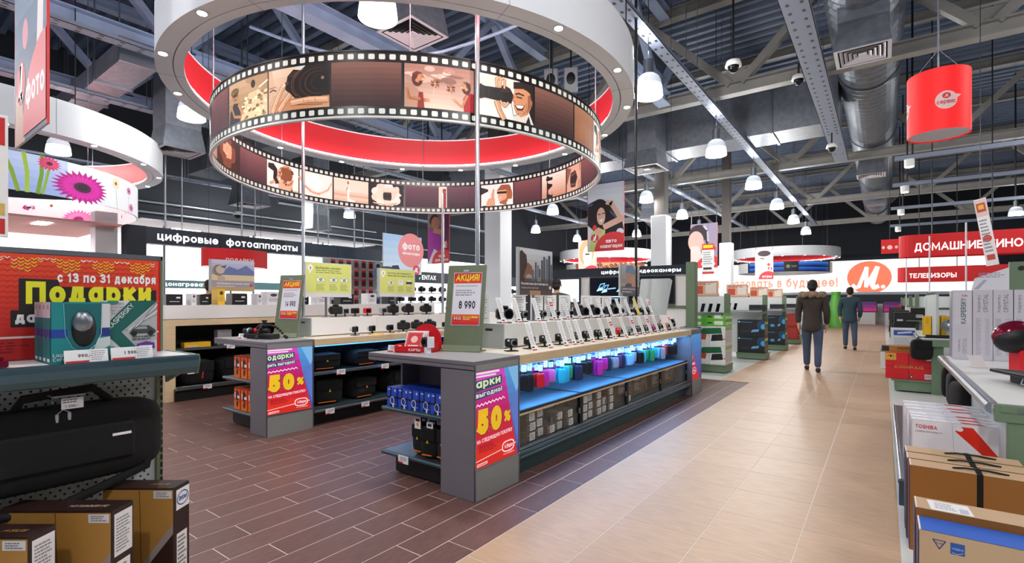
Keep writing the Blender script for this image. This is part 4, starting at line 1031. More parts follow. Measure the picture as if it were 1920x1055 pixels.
cc = [R(0, 0, 4.8, 0.55, '#0c1220')] + GR(0.1, 0.3, 2.0, 0.52, '#123a9c', '#4a8ae0', 4) + GR(0.1, 0.03, 2.0, 0.24, '#0e2e86', '#2f6cc8', 4) + GR(2.7, 0.3, 4.6, 0.52, '#123a9c', '#4a8ae0', 4) + GR(2.7, 0.03, 4.6, 0.24, '#0e2e86', '#2f6cc8', 4) + [R(2.05, 0.1, 2.65, 0.45, '#11141a'), E(2.2, 0.28, 0.09, 0.09, '#7a8a6a'), R(2.35, 0.24, 2.6, 0.32, '#5a626e')]
picture_ring(-4.6, 32.6, 'distant picture ring with shiny blue car bonnets behind the games banner', (-130, cc), None)

# ------------------------------------------------------------------ chrome poles rising from the counters
for x, y, z, lb in ((-2.85, 3.37, 1.156, 'chrome pole rising in front of the film strip, behind the near placard'), (-5.56, 3.37, 1.156, 'chrome pole rising inside the film strip behind the left placard'),
                    (-2.76, 6.66, 1.16, 'dark pole right of the white ring, at the far end of the near counter'), (-5.45, 5.62, 1.16, 'pale pole standing on the second counter left of the near placard')):
    t = thing('pole', lb, 'pole', (x, y, z))
    ob('tube', MB().cyl((0, 0, 0), (0, 0, (7.7 if y < 5 else 7.7 if x > -4 else 3.0) - z), 0.019, 'dark_metal' if y > 6 else 'chrome', n=12), t)
    ob('foot_plate', MB().cyl((0, 0, 0), (0, 0, 0.012), 0.06, 'chrome', n=16), t)

# ------------------------------------------------------------------ dome cameras, loudspeakers
def dome_camera(x, y, z, label, rod):
    t = thing('dome_camera', label, 'security camera', (x, y, z))
    ob('housing', MB().lathe([(0.05, 0.1), (0.1, 0.08), (0.12, 0.0), (0.0, 0.0)], 'white_panel', 20), t)
    ob('dome', MB().ell((0, 0, 0.0), (0.085, 0.085, 0.1), 'lens', 18, 10), t)
    ob('mount_rod', MB().cyl((0, 0, 0.1), (0, 0, 7.86 - z if rod > 1 else rod), 0.016, 'dark_metal', n=8), t)
dome_camera(-1.85, 8.25, 4.95, 'white dome camera hanging on a rod left of the round duct', 2.6)
dome_camera(-1.25, 10.6, 5.42, 'small dome camera on the truss beside the near air diffuser', 0.3)
dome_camera(-0.97, 14.0, 4.95, 'dome camera under the wide cable tray end', 0.4)
dome_camera(-13.6, 6.4, 3.6, 'small dome camera hanging over the dark sign beam', 1.4)
for i, (x, y, z, lb) in enumerate(((-5.0, 8.4, 5.6, 'pair of black loudspeakers in the upper right of the white ring'), (-9.6, 9.6, 5.3, 'pair of black loudspeakers seen through the film strip ring'))):
    t = thing('loudspeaker', lb, 'loudspeaker', (x, y, z), 0.5)
    for q in (-1, 1):
        ob('cabinet', MB().box((0.19 * q - 0.13, -0.12, -0.2), (0.19 * q + 0.13, 0.12, 0.2), 'grey_case', 0.02), t)
        ob('cone', MB().ell((0.19 * q, -0.12, -0.02), (0.085, 0.02, 0.12), 'black', 14, 8), t)
        ob('hanger', MB().box((0.19 * q - 0.015, -0.02, 0.2), (0.19 * q + 0.015, 0.02, 7.86 - z), 'dark_metal'), t)
# ------------------------------------------------------------------ display islands
RED = '#d8202a'; YEL = '#f4e22a'
def promo(shift=0.0, word='одарки', word2='рить выгодно!'):
    """slanted half price poster, 0..0.49 x 0..0.655"""
    w, h = 0.49, 0.655
    o = GR(0, 0, w, h, '#5a4aa8', '#4f9fe0', 10) + [P([(0.36, h), (w, h), (w, 0.42)], '#7fc0f0'), P([(w, 0.05), (w, 0.5), (0.40, 0.35)], '#5f7fd0')]
    cols = ['#e2261c', '#e8321f', '#dc2030', '#cf1a40', '#c31650', '#c01a66', '#c41f7e', '#c92496', '#cf33ac', '#d648c0']
    def xr(y): return 0.475 - (0.475 - 0.315) * y / h
    for i, c in enumerate(cols):
        y0, y1 = h * i / 10, h * (i + 1) / 10
        o.append(P([(0, y0), (xr(y0), y0), (xr(y1), y1), (0, y1)], c))
    o += [R(0.0, h - 0.04, 0.22, h - 0.028, '#f4f0f6'), R(0.0, h - 0.02, 0.26, h - 0.006, '#f4f0f6')]
    o += [P([(0, 0.52), (0.285, 0.545), (0.29, 0.61), (0, 0.592)], '#1d4a63'), T(0.006, 0.543, 0.075, word, '#e6f7c0', bold=0.03, rot=0.05, fit=0.27)]
    o += [P([(0, 0.465), (0.30, 0.492), (0.298, 0.53), (0, 0.51)], '#1d4a63'), T(0.004, 0.478, 0.045, word2, '#f4f6f0', bold=0.03, rot=0.06, fit=0.285)]
    o += [L([(0.0 + 0.02 * i, 0.418 + (0.014 if i % 2 else 0) + 0.0012 * i) for i in range(17)], 0.008, '#fbeff4')]
    o += [T(0.010, 0.218, 0.235, '50', '#9a1a2a', bold=0.085, fit=0.28), T(0.004, 0.226, 0.235, '50', '#f0c81e', bold=0.075, fit=0.28), T(0.305, 0.27, 0.11, '%', '#f0c81e', bold=0.05, rot=-0.15)]
    for r in range(9):
        for c in range(11):
            o.append(R(0.02 + 0.024 * c - shift * 0, 0.232 + 0.016 * r, 0.026 + 0.024 * c, 0.236 + 0.016 * r, '#d8a818') if (r + c) % 2 else R(0.03 + 0.024 * c, 0.24 + 0.016 * r, 0.034 + 0.024 * c, 0.243 + 0.016 * r, '#f8de6a'))
    o = o[:-99] + [s for s in o[-99:] if 0.03 < s[1][0][0] < 0.26]
    o += [T(0.01, 0.168, 0.036, 'НА СЛЕДУЮЩУЮ ПОКУПКУ', '#ffffff', bold=0.02, fit=0.40, rot=0.04)]
    o += G(0.03, 0.1, 0.24, 0.155, 5, '#a01428', 3)
    cx, cy, a, b = 0.36, 0.085, 0.07, 0.036
    oval = [(cx + a * math.copysign(abs(math.cos(2 * PI * i / 24)) ** 0.6, math.cos(2 * PI * i / 24)), cy + b * math.copysign(abs(math.sin(2 * PI * i / 24)) ** 0.8, math.sin(2 * PI * i / 24))) for i in range(25)]
    o += [P(oval[:-1], '#e2262a'), L(oval, 0.007, '#ffffff'), T(cx + 0.004, cy - 0.013, 0.042, 'М.Видео', '#ffffff', 'c', 0.015, fit=0.105, shear=0.2), L([(0, 0.052), (cx - a, 0.075)], 0.005, '#ffffff'), L([(cx + a, 0.085), (0.455, 0.09)], 0.005, '#ffffff'),
          T(0.30, 0.028, 0.02, 'www.mvideo.ru', '#ffffff', bold=0.0, fit=0.13), P([(0.01, 0.012), (0.12, 0.018), (0.12, 0.036), (0.01, 0.032)], '#ffe8e2'), L([(0.02, 0.021), (0.11, 0.026)], 0.006, '#d8303a')]
    return o

def end_counter(XR, label, word, word2, mirror=False):
    t = thing('end_counter', label, 'counter', (XR, 2.575, 0))
    ob('side_panel', MB().box((-0.315, 0, 0), (0, 0.513, 0.879), 'grey_laminate', 0.004), t)
    ob('face_frame', MB().box((0, 0.0, 0.0), (0.004, 0.513, 0.215), 'grey_side').box((0, 0, 0.875), (0.004, 0.513, 0.918), 'grey_side').box((0, 0, 0.0), (0.008, 0.009, 0.918), 'steel').box((0, 0.504, 0.0), (0.008, 0.513, 0.918), 'steel').box((0, 0.0, 0.208), (0.009, 0.513, 0.219), 'rail'), t)
    ob('counter_top', MB().box((-1.105, -0.006, 0.885), (0.0, 0.527, 0.943), 'grey_laminate', 0.003).box((-1.103, -0.004, 0.9425), (0, 0.525, 0.9435), 'slab_grey').box((-1.106, -0.0075, 0.914), (0.001, 0.527, 0.917), 'black'), t)
    ob('back_panel', MB().box((-1.07, 0.495, 0.0), (-0.315, 0.515, 0.885), 'grey_laminate').box((-1.07, 0.3, 0.52), (-1.05, 0.495, 0.885), 'grey_laminate') if XR > -3 else MB().box((-1.07, 0.495, 0.0), (-0.315, 0.515, 0.885), 'black'), t)
    for z, dd in ((0.50, 0.0), (0.155, 0.0)):
        s = ob('shelf', MB().box((-0.985, 0.05 + dd, z), (-0.316, 0.494, z + 0.022), 'steel', 0.003), t)
        ob('shelf_rail', MB().cyl((-0.99, 0.045, z + 0.008), (-0.318, 0.045, z + 0.008), 0.017, 'rail_dark', n=10), s)
    ob('plinth', MB().box((-0.9, 0.1, 0.012), (-0.318, 0.49, 0.154), 'black'), t)
    ob('poster', art_mesh('poster', promo(0.0 if XR < -3 else 0.03, word, word2), flat((0.003, 0.008, 0.217), (0, 1, 0)), m='print_backlit'), t)
    return t
end_counter(-2.205, 'grey end counter with promotional poster, nearest the aisle', 'арки', 'выгодно!')
end_counter(-4.90, 'grey end counter with promotional poster, farther left behind the brown floor', 'одарки', 'рить выгодно!')

# far end of the near island
t = thing('end_counter', 'narrow grey end counter at the far end of the near island', 'counter', (-2.205, 7.335, 0))
ob('side_panel', MB().box((-1.1, 0, 0), (0, 0.455, 0.88), 'grey_laminate', 0.004), t)
ob('counter_top', MB().box((-1.105, -0.004, 0.88), (0.002, 0.46, 0.943), 'grey_laminate', 0.003), t)
ob('face_frame', MB().box((0, 0, 0), (0.006, 0.455, 0.215), 'grey_side').box((0, 0, 0), (0.008, 0.009, 0.88), 'steel').box((0, 0.446, 0), (0.008, 0.455, 0.88), 'steel'), t)
pr = [s for s in GR(0, 0, 0.44, 0.655, '#5a4aa8', '#4f9fe0', 10)] + [P([(0, 0), (0.36, 0), (0, 0.42)], '#cf2a6a'), P([(0, 0), (0.36, 0), (0.3, 0.07), (0, 0.12)], '#e2262a'), L([(0.1 + 0.09 * math.cos(i * 0.42), 0.13 + 0.045 * math.sin(i * 0.42)) for i in range(16)], 0.008, '#ffffff'), T(0.1, 0.117, 0.04, 'М.Видео', '#ffffff', 'c', fit=0.12, shear=0.25), R(0.0, 0.22, 0.13, 0.25, '#f4e8f0'), T(0.0, 0.3, 0.08, '0', '#f0c81e', bold=0.05)]
ob('poster', art_mesh('poster', pr, flat((0.004, 0.008, 0.217), (0, 1, 0)), m='print_backlit'), t)

def island(XR, label, near):
    t = thing('display_island', label, 'display counter', (XR, 3.1, 0))
    LEN = 4.23
    n = 4; w = LEN / n
    for i in range(n):
        a, b = i * w + 0.0015, (i + 1) * w - 0.0015
        ob('top_panel', MB().box((-1.1, a, 0.868), (0, b, 0.9415), 'wood', 0.002).box((-1.098, a, 0.9412), (-0.002, b, 0.943), 'wood_top'), t)
        ob('base_shelf', MB().box((-1.12, a, 0.148), (-0.02, b, 0.185), 'teal_metal', 0.004), t)
        ob('base_rail', MB().cyl((-0.012, a, 0.163), (-0.012, b, 0.163), 0.019, 'rail_dark' if near else 'rail', n=10).box((-0.03, a, 0.182), (0.0, b, 0.2), 'rail_dark'), t)
        ob('plinth', MB().box((-1.0, a, 0.0), (-0.1, b, 0.148), 'teal_metal' if near else 'black'), t)
    ob('back_panel', MB().box((-0.575, 0.0, 0.185), (-0.545, LEN, 0.868), 'pegboard' if near else 'wall_dark'), t)
    ob('top_rail', MB().box((-0.545, 0, 0.80), (-0.53, LEN, 0.83), 'steel'), t)
    ob('light_strip', MB().box((-0.07, 0.05, 0.855), (-0.05, LEN - 0.05, 0.867), 'led_blue'), t, label='blue glowing light strip under the counter top')
    light('strip_light', 'AREA', (XR - 0.12, 3.1 + LEN / 2, 0.85), 22 if near else 10, None, 0.08, (0.2, 0.5, 1.0), (0, math.radians(-18), 0), 'RECTANGLE', LEN - 0.1)
    return t
i2 = island(-2.205, 'near display island with pale wood top, phone cases and glass cabinets', True)
i1 = island(-4.90, 'second display island with pale wood top and black bags on its shelves', False)
for z in (0.565,):
    for i in range(4):
        a = 1.0575 * i
        s = ob('shelf', MB().box((-0.54, a + 0.003, z - 0.01), (-0.02, a + 1.054, z + 0.012), 'dark_metal'), i1)
        ob('shelf_rail', MB().box((-0.022, a + 0.003, z - 0.016), (-0.006, a + 1.054, z + 0.018), 'rail', 0.004), s)

# glass cabinets under the near island
for i in range(4):
    y = 3.115 + 1.045 * i
    lb = ('first glass cabinet from the camera under the near island, holding stacked camera cartons', 'second glass cabinet from the camera, full of labelled camera cartons', 'third glass cabinet from the camera, with large brown cartons', 'fourth glass cabinet from the camera, beside the far end counter')[i]
    t = thing('glass_cabinet', lb, 'cabinet', (-2.205, y, 0.2))
    w = 1.035; d0 = -0.5; d1 = -0.045
    ob('frame', MB().box((d1 - 0.02, 0, 0), (d1, 0.022, 0.3), 'black').box((d1 - 0.02, w - 0.022, 0), (d1, w, 0.3), 'black').box((d0, 0, 0.285), (d1, 0.016, 0.303), 'black').box((d0, w - 0.016, 0.285), (d1, w, 0.303), 'black').box((d1 - 0.018, 0, 0.288), (d1 + 0.004, w, 0.303), 'black').box((d0, 0, 0), (d0 + 0.01, w, 0.3), 'black'), t)
    ob('bottom_rail', MB().box((d1 - 0.02, 0, 0.0), (d1 + 0.008, w, 0.022), 'rail', 0.003), t)
    ob('top_trim', MB().box((d1, 0.0, 0.27), (d1 + 0.006, w, 0.284), 'wood'), t)
    ob('glass_top', MB().box((d0, 0.016, 0.296), (d1 - 0.018, w - 0.016, 0.303), 'glass_led_tint'), t)
    for q in (0, 1):
        dr = ob('door', MB().box((d1 - 0.008 - 0.008 * q, 0.025 + 0.49 * q, 0.022), (d1 - 0.004 - 0.008 * q, 0.52 + 0.49 * q, 0.284), 'clear'), t)
        ob('door_handle', MB().box((d1 - 0.006, 0.50 if q == 0 else 0.985, 0.12), (d1 + 0.006, 0.512 if q == 0 else 0.998, 0.17), 'steel'), dr)
def carton(name, w, d, h, m, label, cat, shapes=None, loc=(0, 0, 0), rz=0, group=None, top=None, bev=0.0015):
    """box whose printed front looks along local -Y; width along X, depth along +Y"""
    t = thing(name, label, cat, loc, rz, group)
    ob('carton_body', MB().box((-w / 2, 0, 0), (w / 2, d, h), m, bev), t)
    if shapes: ob('front_print', art_mesh('front_print', shapes, flat((-w / 2, 0, 0), (1, 0, 0)), clip=(0, 0, w, h)), t)
    if top: ob('top_print', art_mesh('top_print', top, flat((-w / 2, 0, h), (1, 0, 0), (0, 1, 0))), t)
    return t
def lab(x0, y0, x1, y1, n=4, seed=1): return [R(x0, y0, x1, y1, '#f1f1ef')] + G(x0 + (x1 - x0) * 0.1, y0 + (y1 - y0) * 0.1, x1 - (x1 - x0) * 0.1, y1 - (y1 - y0) * 0.12, n, '#3a3a3a', seed)
cam_box = carton('camera_carton', 0.13, 0.15, 0.078, 'brown_box', 'small brown camera carton with white label behind cabinet glass', 'box', lab(0.045, 0.008, 0.122, 0.07) + [R(0.01, 0.05, 0.04, 0.06, '#8a7a66'), R(0.01, 0.02, 0.035, 0.03, '#6a5a4a')], (-2.30, 3.21, 0.222), PI / 2, 'small brown camera cartons in the glass cabinets')
first = True; OA_ = 'first second third fourth fifth sixth seventh eighth ninth tenth eleventh twelfth'.split(); cam_box['label'] = 'small labelled camera carton behind cabinet glass, first stack from the camera, first up'
for c, (y, k, x) in enumerate(((3.21, 2, -2.34), (3.36, 3, -2.28), (3.52, 3, -2.31), (3.67, 1, -2.28), (3.82, 2, -2.30), (3.98, 2, -2.28), (4.24, 3, -2.27), (4.38, 3, -2.29), (4.53, 3, -2.27), (4.67, 2, -2.28), (4.81, 3, -2.27), (5.33, 1, -2.30))):
    for r in range(k):
        if first: cam_box.location = (x, y, 0.222); first = False
        else: dup(cam_box, (x, y + 0.006 * ((r * 7 + c) % 3 - 1), 0.222 + 0.079 * r), PI / 2, 'small labelled camera carton behind cabinet glass, %s stack from the camera, %s up' % (OA_[c], OA_[r]))
big = carton('large_carton', 0.44, 0.16, 0.255, 'brown_carton', 'large brown carton with gold print behind cabinet glass', 'box', [R(0.03, 0.17, 0.2, 0.23, '#cfc7bb')] + G(0.03, 0.05, 0.2, 0.15, 5, '#b9ad9c', 4) + G(0.25, 0.12, 0.42, 0.23, 5, '#a08a6a', 6) + [R(0.2 + 0.07 * i, 0.05 + 0.05 * (i % 2), 0.215 + 0.07 * i, 0.065 + 0.05 * (i % 2), '#d8a83a') for i in range(3)] + [L([(0.015, 0.02), (0.425, 0.02)], 0.003, '#3a2c22')], (-2.42, 3.95, 0.222), PI / 2, 'large brown cartons in the glass cabinets')
for i, y in enumerate((4.95, 5.48, 5.93, 6.52, 6.98)): dup(big, (-2.40 if y > 5.2 else -2.45, y, 0.222), PI / 2, 'large brown carton with gold print behind cabinet glass, %s from the camera' % OA_[i + 1])
big['label'] = 'large brown carton with gold print behind cabinet glass, first from the camera'

# ------------------------------------------------------------------ cameras and price tags
def make_camera(body, label, w=0.098, h=0.06, d=0.028, lens_r=0.024, trim='silver'):
    """compact camera on a small stand; lens looks along local +X"""
    t = thing('compact_camera', label, 'camera', (0, 0, 0))
    z = 0.032
    ob('camera_body', MB().box((-d / 2, -w / 2, z), (d / 2, w / 2, z + h), body, 0.008).box((-d / 2 + 0.006, -w / 2 + 0.012, z + h), (d / 2 - 0.006, -w / 2 + 0.03, z + h + 0.004), trim), t)
    ln = ob('lens', MB().cyl((d / 2, 0.012, z + h / 2), (d / 2 + 0.018, 0.012, z + h / 2), lens_r, trim, n=18).cyl((d / 2 + 0.018, 0.012, z + h / 2), (d / 2 + 0.026, 0.012, z + h / 2), lens_r * 0.8, 'black', n=18), t)
    ob('front_glass', MB().cyl((d / 2 + 0.026, 0.012, z + h / 2), (d / 2 + 0.027, 0.012, z + h / 2), lens_r * 0.55, 'lens', n=14), ln)
    ob('flash', MB().box((d / 2, -w * 0.36, z + h * 0.68), (d / 2 + 0.002, -w * 0.2, z + h * 0.86), 'paper'), t)
    ob('screen', MB().box((-d / 2 - 0.002, -w * 0.36, z + 0.008), (-d / 2, w * 0.2, z + h - 0.01), 'lens'), t)
    ob('stand', MB().cyl((0, 0, 0.006), (0, 0, z), 0.009, 'dark_metal', n=8).box((-0.03, -0.045, 0), (0.03, 0.045, 0.007), 'dark_metal'), t)
    return t
def make_dslr(label):
    t = thing('big_camera', label, 'camera', (0, 0, 0))
    ob('camera_body', MB().box((-0.03, -0.068, 0.03), (0.03, 0.068, 0.115), 'black', 0.014).box((-0.028, -0.025, 0.11), (0.03, 0.03, 0.138), 'black', 0.01).box((0.01, -0.072, 0.035), (0.05, -0.045, 0.11), 'black', 0.012), t)
    ln = ob('lens', MB().cyl((0.03, 0, 0.072), (0.075, 0, 0.072), 0.036, 'black', n=20).cyl((0.075, 0, 0.072), (0.105, 0, 0.072), 0.039, 'dark_metal', n=20), t)
    ob('front_glass', MB().cyl((0.105, 0, 0.072), (0.106, 0, 0.072), 0.03, 'lens', n=16), ln)
    ob('stand', MB().cyl((0, 0, 0.006), (0, 0, 0.03), 0.012, 'dark_metal', n=8).box((-0.04, -0.05, 0), (0.04, 0.05, 0.007), 'dark_metal'), t)
    return t
CB = {}
CB['k'] = make_camera('black', 'black compact camera with price strip on the wood top of the near island')
CB['s'] = make_camera('silver', 'silver compact camera on the wood top of the near island')
CB['r'] = make_camera('red', 'red compact camera on the wood top of the near island')
CB['p'] = make_camera('magenta', 'pink compact camera near the far end of the near island')
CB['o'] = make_camera('orange', 'orange compact camera at the far end of the near island')
CB['d'] = make_dslr('black long lens camera on the white riser of the near island')
used = set()
ORD = ['nearest', 'second nearest', 'third nearest', 'fourth nearest', 'fifth nearest', 'sixth nearest', 'seventh nearest', 'eighth nearest', 'ninth nearest', 'tenth nearest', 'eleventh nearest', 'twelfth nearest', 'thirteenth nearest', 'fourteenth nearest', 'fifteenth nearest', 'sixteenth nearest', 'seventeenth nearest']
CN = {'k': 'black compact camera', 's': 'silver compact camera', 'r': 'red compact camera', 'p': 'pink compact camera', 'o': 'orange compact camera', 'd': 'black long lens camera'}
def put_cam(k, loc, rz, label, group, sc=None):
    if k not in used:
        o = CB[k]; used.add(k); o.location = loc; o.rotation_euler = (0, 0, rz); o['label'] = label; o['group'] = group
    else: o = dup(CB[k], loc, rz, label, group)
    if sc: o.scale = (sc, sc, sc)
    return o
front = [(3.31, 'k'), (3.575, 'k'), (3.815, 'k'), (4.08, 'k'), (4.37, 'k'), (4.595, 'k'), (4.87, 'k'), (5.12, 'k'), (5.40, 'r'), (5.69, 's'), (5.93, 'k'), (6.18, 'k'), (6.46, 'p'), (6.70, 'k'), (6.98, 'o'), (7.17, 'k')]
for i, (y, k) in enumerate(front):
    put_cam(k, (-2.44, y, 0.943), math.radians(-22 + (i * 37 % 17) - 8), '%s on the near island\'s front row, %s the camera' % (CN[k], ORD[i]), 'front row cameras on the near island', 1.12)
rear = [(3.585, 'd'), (3.86, 'k'), (4.19, 'k'), (4.45, 'k'), (4.72, 's'), (4.965, 'd'), (5.24, 'd'), (5.50, 'k'), (5.745, 'd'), (6.05, 'k'), (6.32, 's'), (6.58, 'k'), (6.82, 'k'), (7.03, 'k')]
for i, (y, k) in enumerate(rear):
    put_cam(k, (-2.72, y, 1.156), math.radians(-25 + (i * 29 % 15) - 7), '%s on the near white riser, %s the camera' % (CN[k], ORD[i]), 'rear row cameras on the near island riser', 1.12)
# riser boxes
def riser(x, y0, y1, label, z=0.943):
    t = thing('display_riser', label, 'display riser', (x, y0, z))
    k = 4; w = (y1 - y0) / k
    for i in range(k):
        ob('riser_box', MB().box((-0.31, i * w + 0.001, 0.012), (0, (i + 1) * w - 0.001, 0.213), 'white_panel', 0.002), t)
    ob('end_panel', MB().box((-0.31, -0.012, 0.0), (0, 0, 0.213), 'grey_panel', 0.002).box((-0.2, -0.013, 0.15), (-0.12, -0.012, 0.17), 'black'), t, label='grey end panel with slot')
    ob('foot', MB().box((-0.28, 0, 0), (-0.03, y1 - y0 - 0.02, 0.012), 'wood'), t)
riser(-2.60, 3.43, 7.15, 'long white riser on the near island carrying the rear row of cameras')
riser(-5.27, 3.30, 7.0, 'long white riser on the second island carrying cameras')
# price strips
def strip_art(w, h, c='#f6f5f3', seed=1, red=True):
    o = [R(0, 0, w, h, c)] + G(w * 0.15, h * 0.2, w * 0.85, h * 0.96, 12, '#b4b4b8', seed) + [R(w * 0.1, h * 0.1, w * 0.6, h * 0.15, '#222')]
    return o + ([R(w * 0.05, h * 0.0, w * 0.95, h * 0.055, '#c8242a')] if red else [])
def price_strip(label, w, h, lean, c='#f6f5f3', seed=1):
    t = thing('price_strip', label, 'price tag', (0, 0, 0))
    k = lean / h
    nrm = Vector((1, 0, 0))
    m = MB().add([(0, -w / 2, 0), (0, w / 2, 0), (-lean, w / 2, h), (-lean, -w / 2, h), (-0.003, -w / 2, 0), (-0.003, w / 2, 0), (-lean - 0.003, w / 2, h), (-lean - 0.003, -w / 2, h)],
                 [(0, 1, 2, 3), (7, 6, 5, 4), (0, 3, 7, 4), (1, 5, 6, 2), (0, 4, 5, 1), (3, 2, 6, 7)], 'paper', convex=True)
    ob('card', m, t)
    ob('print', art_mesh('print', strip_art(w, math.hypot(h, lean), c, seed), flat((0, -w / 2, 0), (0, 1, 0), (-lean, 0, h))), t)
    ob('foot', MB().box((-0.04, -w / 2, 0), (0.004, w / 2, 0.003), 'paper'), t)
    return t
ps = price_strip('white price strip', 0.055, 0.225, 0.10)
psy = price_strip('yellow price strip', 0.055, 0.23, 0.1, '#f4dc3c', 2)
psr = price_strip('white price strip with red sticker', 0.06, 0.225, 0.1, '#f6f5f3', 3)
ob('sticker', art_mesh('sticker', [R(0.01, 0.16, 0.055, 0.2, '#d8202a'), R(0.015, 0.175, 0.05, 0.185, '#ffffff')], flat((0.002, -0.03, 0), (0, 1, 0), (-0.1, 0, 0.225))), psr)
fresh = {id(ps): ps, id(psy): psy, id(psr): psr}
def put_strip(src, loc, label, group, rz=0.0):
    if id(src) in fresh:
        del fresh[id(src)]; src.location = loc; src.rotation_euler = (0, 0, rz); src['label'] = label; src['group'] = group; return src
    return dup(src, loc, rz, label, group)
for i, y in enumerate((3.45, 3.70, 3.965, 4.12, 4.26, 4.49, 4.77, 5.0, 5.30, 5.58, 5.82, 6.06, 6.30, 6.58, 6.85, 7.1)):
    s = psr if i in (7, 9, 11, 14) else ps
    put_strip(s, (-2.30, y, 0.943), '%s of the near island\'s front row, %s the camera' % ('price strip with red sticker' if s is psr else 'white price strip', ORD[i]), 'front price strips on the near island', math.radians(-14))
for i, y in enumerate((3.47, 3.70, 4.02, 4.31, 4.58, 4.83, 5.1, 5.37, 5.62, 5.9, 6.17, 6.46, 6.72, 6.95)):
    s = psy if i == 11 else psr if i in (3, 13) else ps
    put_strip(s, (-2.625, y, 1.156), '%s on the near white riser, %s the camera' % ('yellow price strip' if s is psy else 'price strip with red sticker' if s is psr else 'white price strip', ORD[i]), 'rear price strips on the near island riser', math.radians(-14))
# tall paper sheets standing behind the rear row
sh = thing('info_sheet', 'white info sheet', 'info card', (0, 0, 0))
ob('sheet', MB().box((-0.002, -0.07, 0), (0.002, 0.07, 0.26), 'paper'), sh)
ob('print', art_mesh('print', G(0.02, 0.03, 0.12, 0.24, 9, '#b0aeb4', 8), flat((0.0025, -0.07, 0), (0, 1, 0))), sh)
for i, y in enumerate((3.42, 3.98, 4.29, 4.55, 4.85, 5.35, 5.6, 5.9, 6.45, 6.9)):
    q = sh if i == 0 else dup(sh, (0, 0, 0))
    q.location = (-2.84, y, 1.156); q.rotation_euler = (0, 0, math.radians(-32)); q['label'] = 'white info sheet behind the near riser\'s cameras, %s the camera' % ORD[i]; q['group'] = 'info sheets behind the rear row'

# second island: cameras seen from behind, long white cards
for i, y in enumerate((3.75, 4.0, 4.28, 4.5, 4.74, 4.98, 5.3, 5.7, 6.1)):
    put_cam('d' if i in (3, 4, 5, 7) else 'k', (-5.08, y, 0.943), math.radians(205 - 9 * (i % 3)) if i < 3 else math.radians(120), '%s on the second island\'s wood edge, %s the camera' % ('black long lens camera' if i in (3, 4, 5, 7) else 'compact camera turned away', ORD[i]), 'cameras on the second island edge', 1.15)
for i, (y, k) in enumerate(((3.72, 'd'), (3.85, 's'), (4.0, 'k'), (4.19, 'r'), (4.45, 's'), (4.62, 'd'), (4.9, 'd'), (5.25, 'd'), (5.8, 'd'), (6.4, 'k'))):
    put_cam(k, (-5.42, y, 1.156), math.radians(170), '%s on the second island\'s riser, %s the camera' % (CN[k], ORD[i]), 'cameras on the second island riser', 1.15)
tg = thing('price_tag', 'flat price tag', 'price tag', (0, 0, 0))
ob('card', MB().box((-0.05, -0.035, 0), (0.0, 0.035, 0.012), 'paper', 0.002), tg)
ob('print', art_mesh('print', [R(0, 0, 0.07, 0.05, '#f7f6f4'), R(0, 0, 0.07, 0.009, '#cf2228')] + G(0.008, 0.014, 0.062, 0.045, 3, '#55555a', 5), flat((0, -0.035, 0.0121), (0, 1, 0), (-1, 0, 0.02))), tg)
for i, y in enumerate((3.82, 4.12, 4.4, 4.62, 4.86, 5.15, 5.5, 5.9)):
    q = tg if i == 0 else dup(tg, (0, 0, 0))
    q.location = (-4.955, y, 0.943); q['label'] = 'flat white price tag on the second island edge, %s the camera' % ORD[i]; q['group'] = 'price tags on the second island edge'
y_ = thing('yellow_card', 'yellow card with a round icon lying on the second island edge', 'card', (-4.96, 4.08, 0.943))
ob('card_body', MB().box((-0.07, -0.14, 0), (0, 0.14, 0.012), 'yellow', 0.002).cyl((-0.03, -0.1, 0.012), (-0.03, -0.1, 0.014), 0.022, 'paper', n=16), y_)

# ------------------------------------------------------------------ shelf edge tags (hang on rails)
st = thing('shelf_tag', 'shelf tag', 'price tag', (0, 0, 0))
ob('card', MB().box((0, -0.055, -0.03), (0.003, 0.055, 0.03), 'paper'), st)
ob('print', art_mesh('print', [R(0, 0, 0.11, 0.06, '#f7f6f4'), R(0, 0, 0.055, 0.012, '#cf2228')] + G(0.02, 0.018, 0.1, 0.05, 3, '#6a6a70', 5), flat((0.003, -0.055, -0.03), (0, 1, 0))), st)
f1 = [True]
def shelf_tag(loc, rz, label):
    q = st if f1[0] else dup(st, loc, rz, label)
    f1[0] = False
    q.location = loc; q.rotation_euler = (0, 0, rz); q['label'] = label; q['group'] = 'small white shelf edge tags'
for i, (y, z) in enumerate(((3.42, 0.56), (4.04, 0.56), (4.72, 0.56), (3.28, 0.145), (3.75, 0.145))):
    shelf_tag((-4.888, y, z), 0, ('first tag from the camera on the upper rail of the second island', 'second tag from the camera on the upper rail of the second island', 'third tag on the upper rail of the second island, beside the near counter top', 'first tag from the camera on the lower rail of the second island', 'second tag from the camera on the lower rail of the second island')[i])
shelf_tag((-2.93, 2.597, 0.15), -PI / 2, 'white tag on the bottom shelf rail of the near end counter')

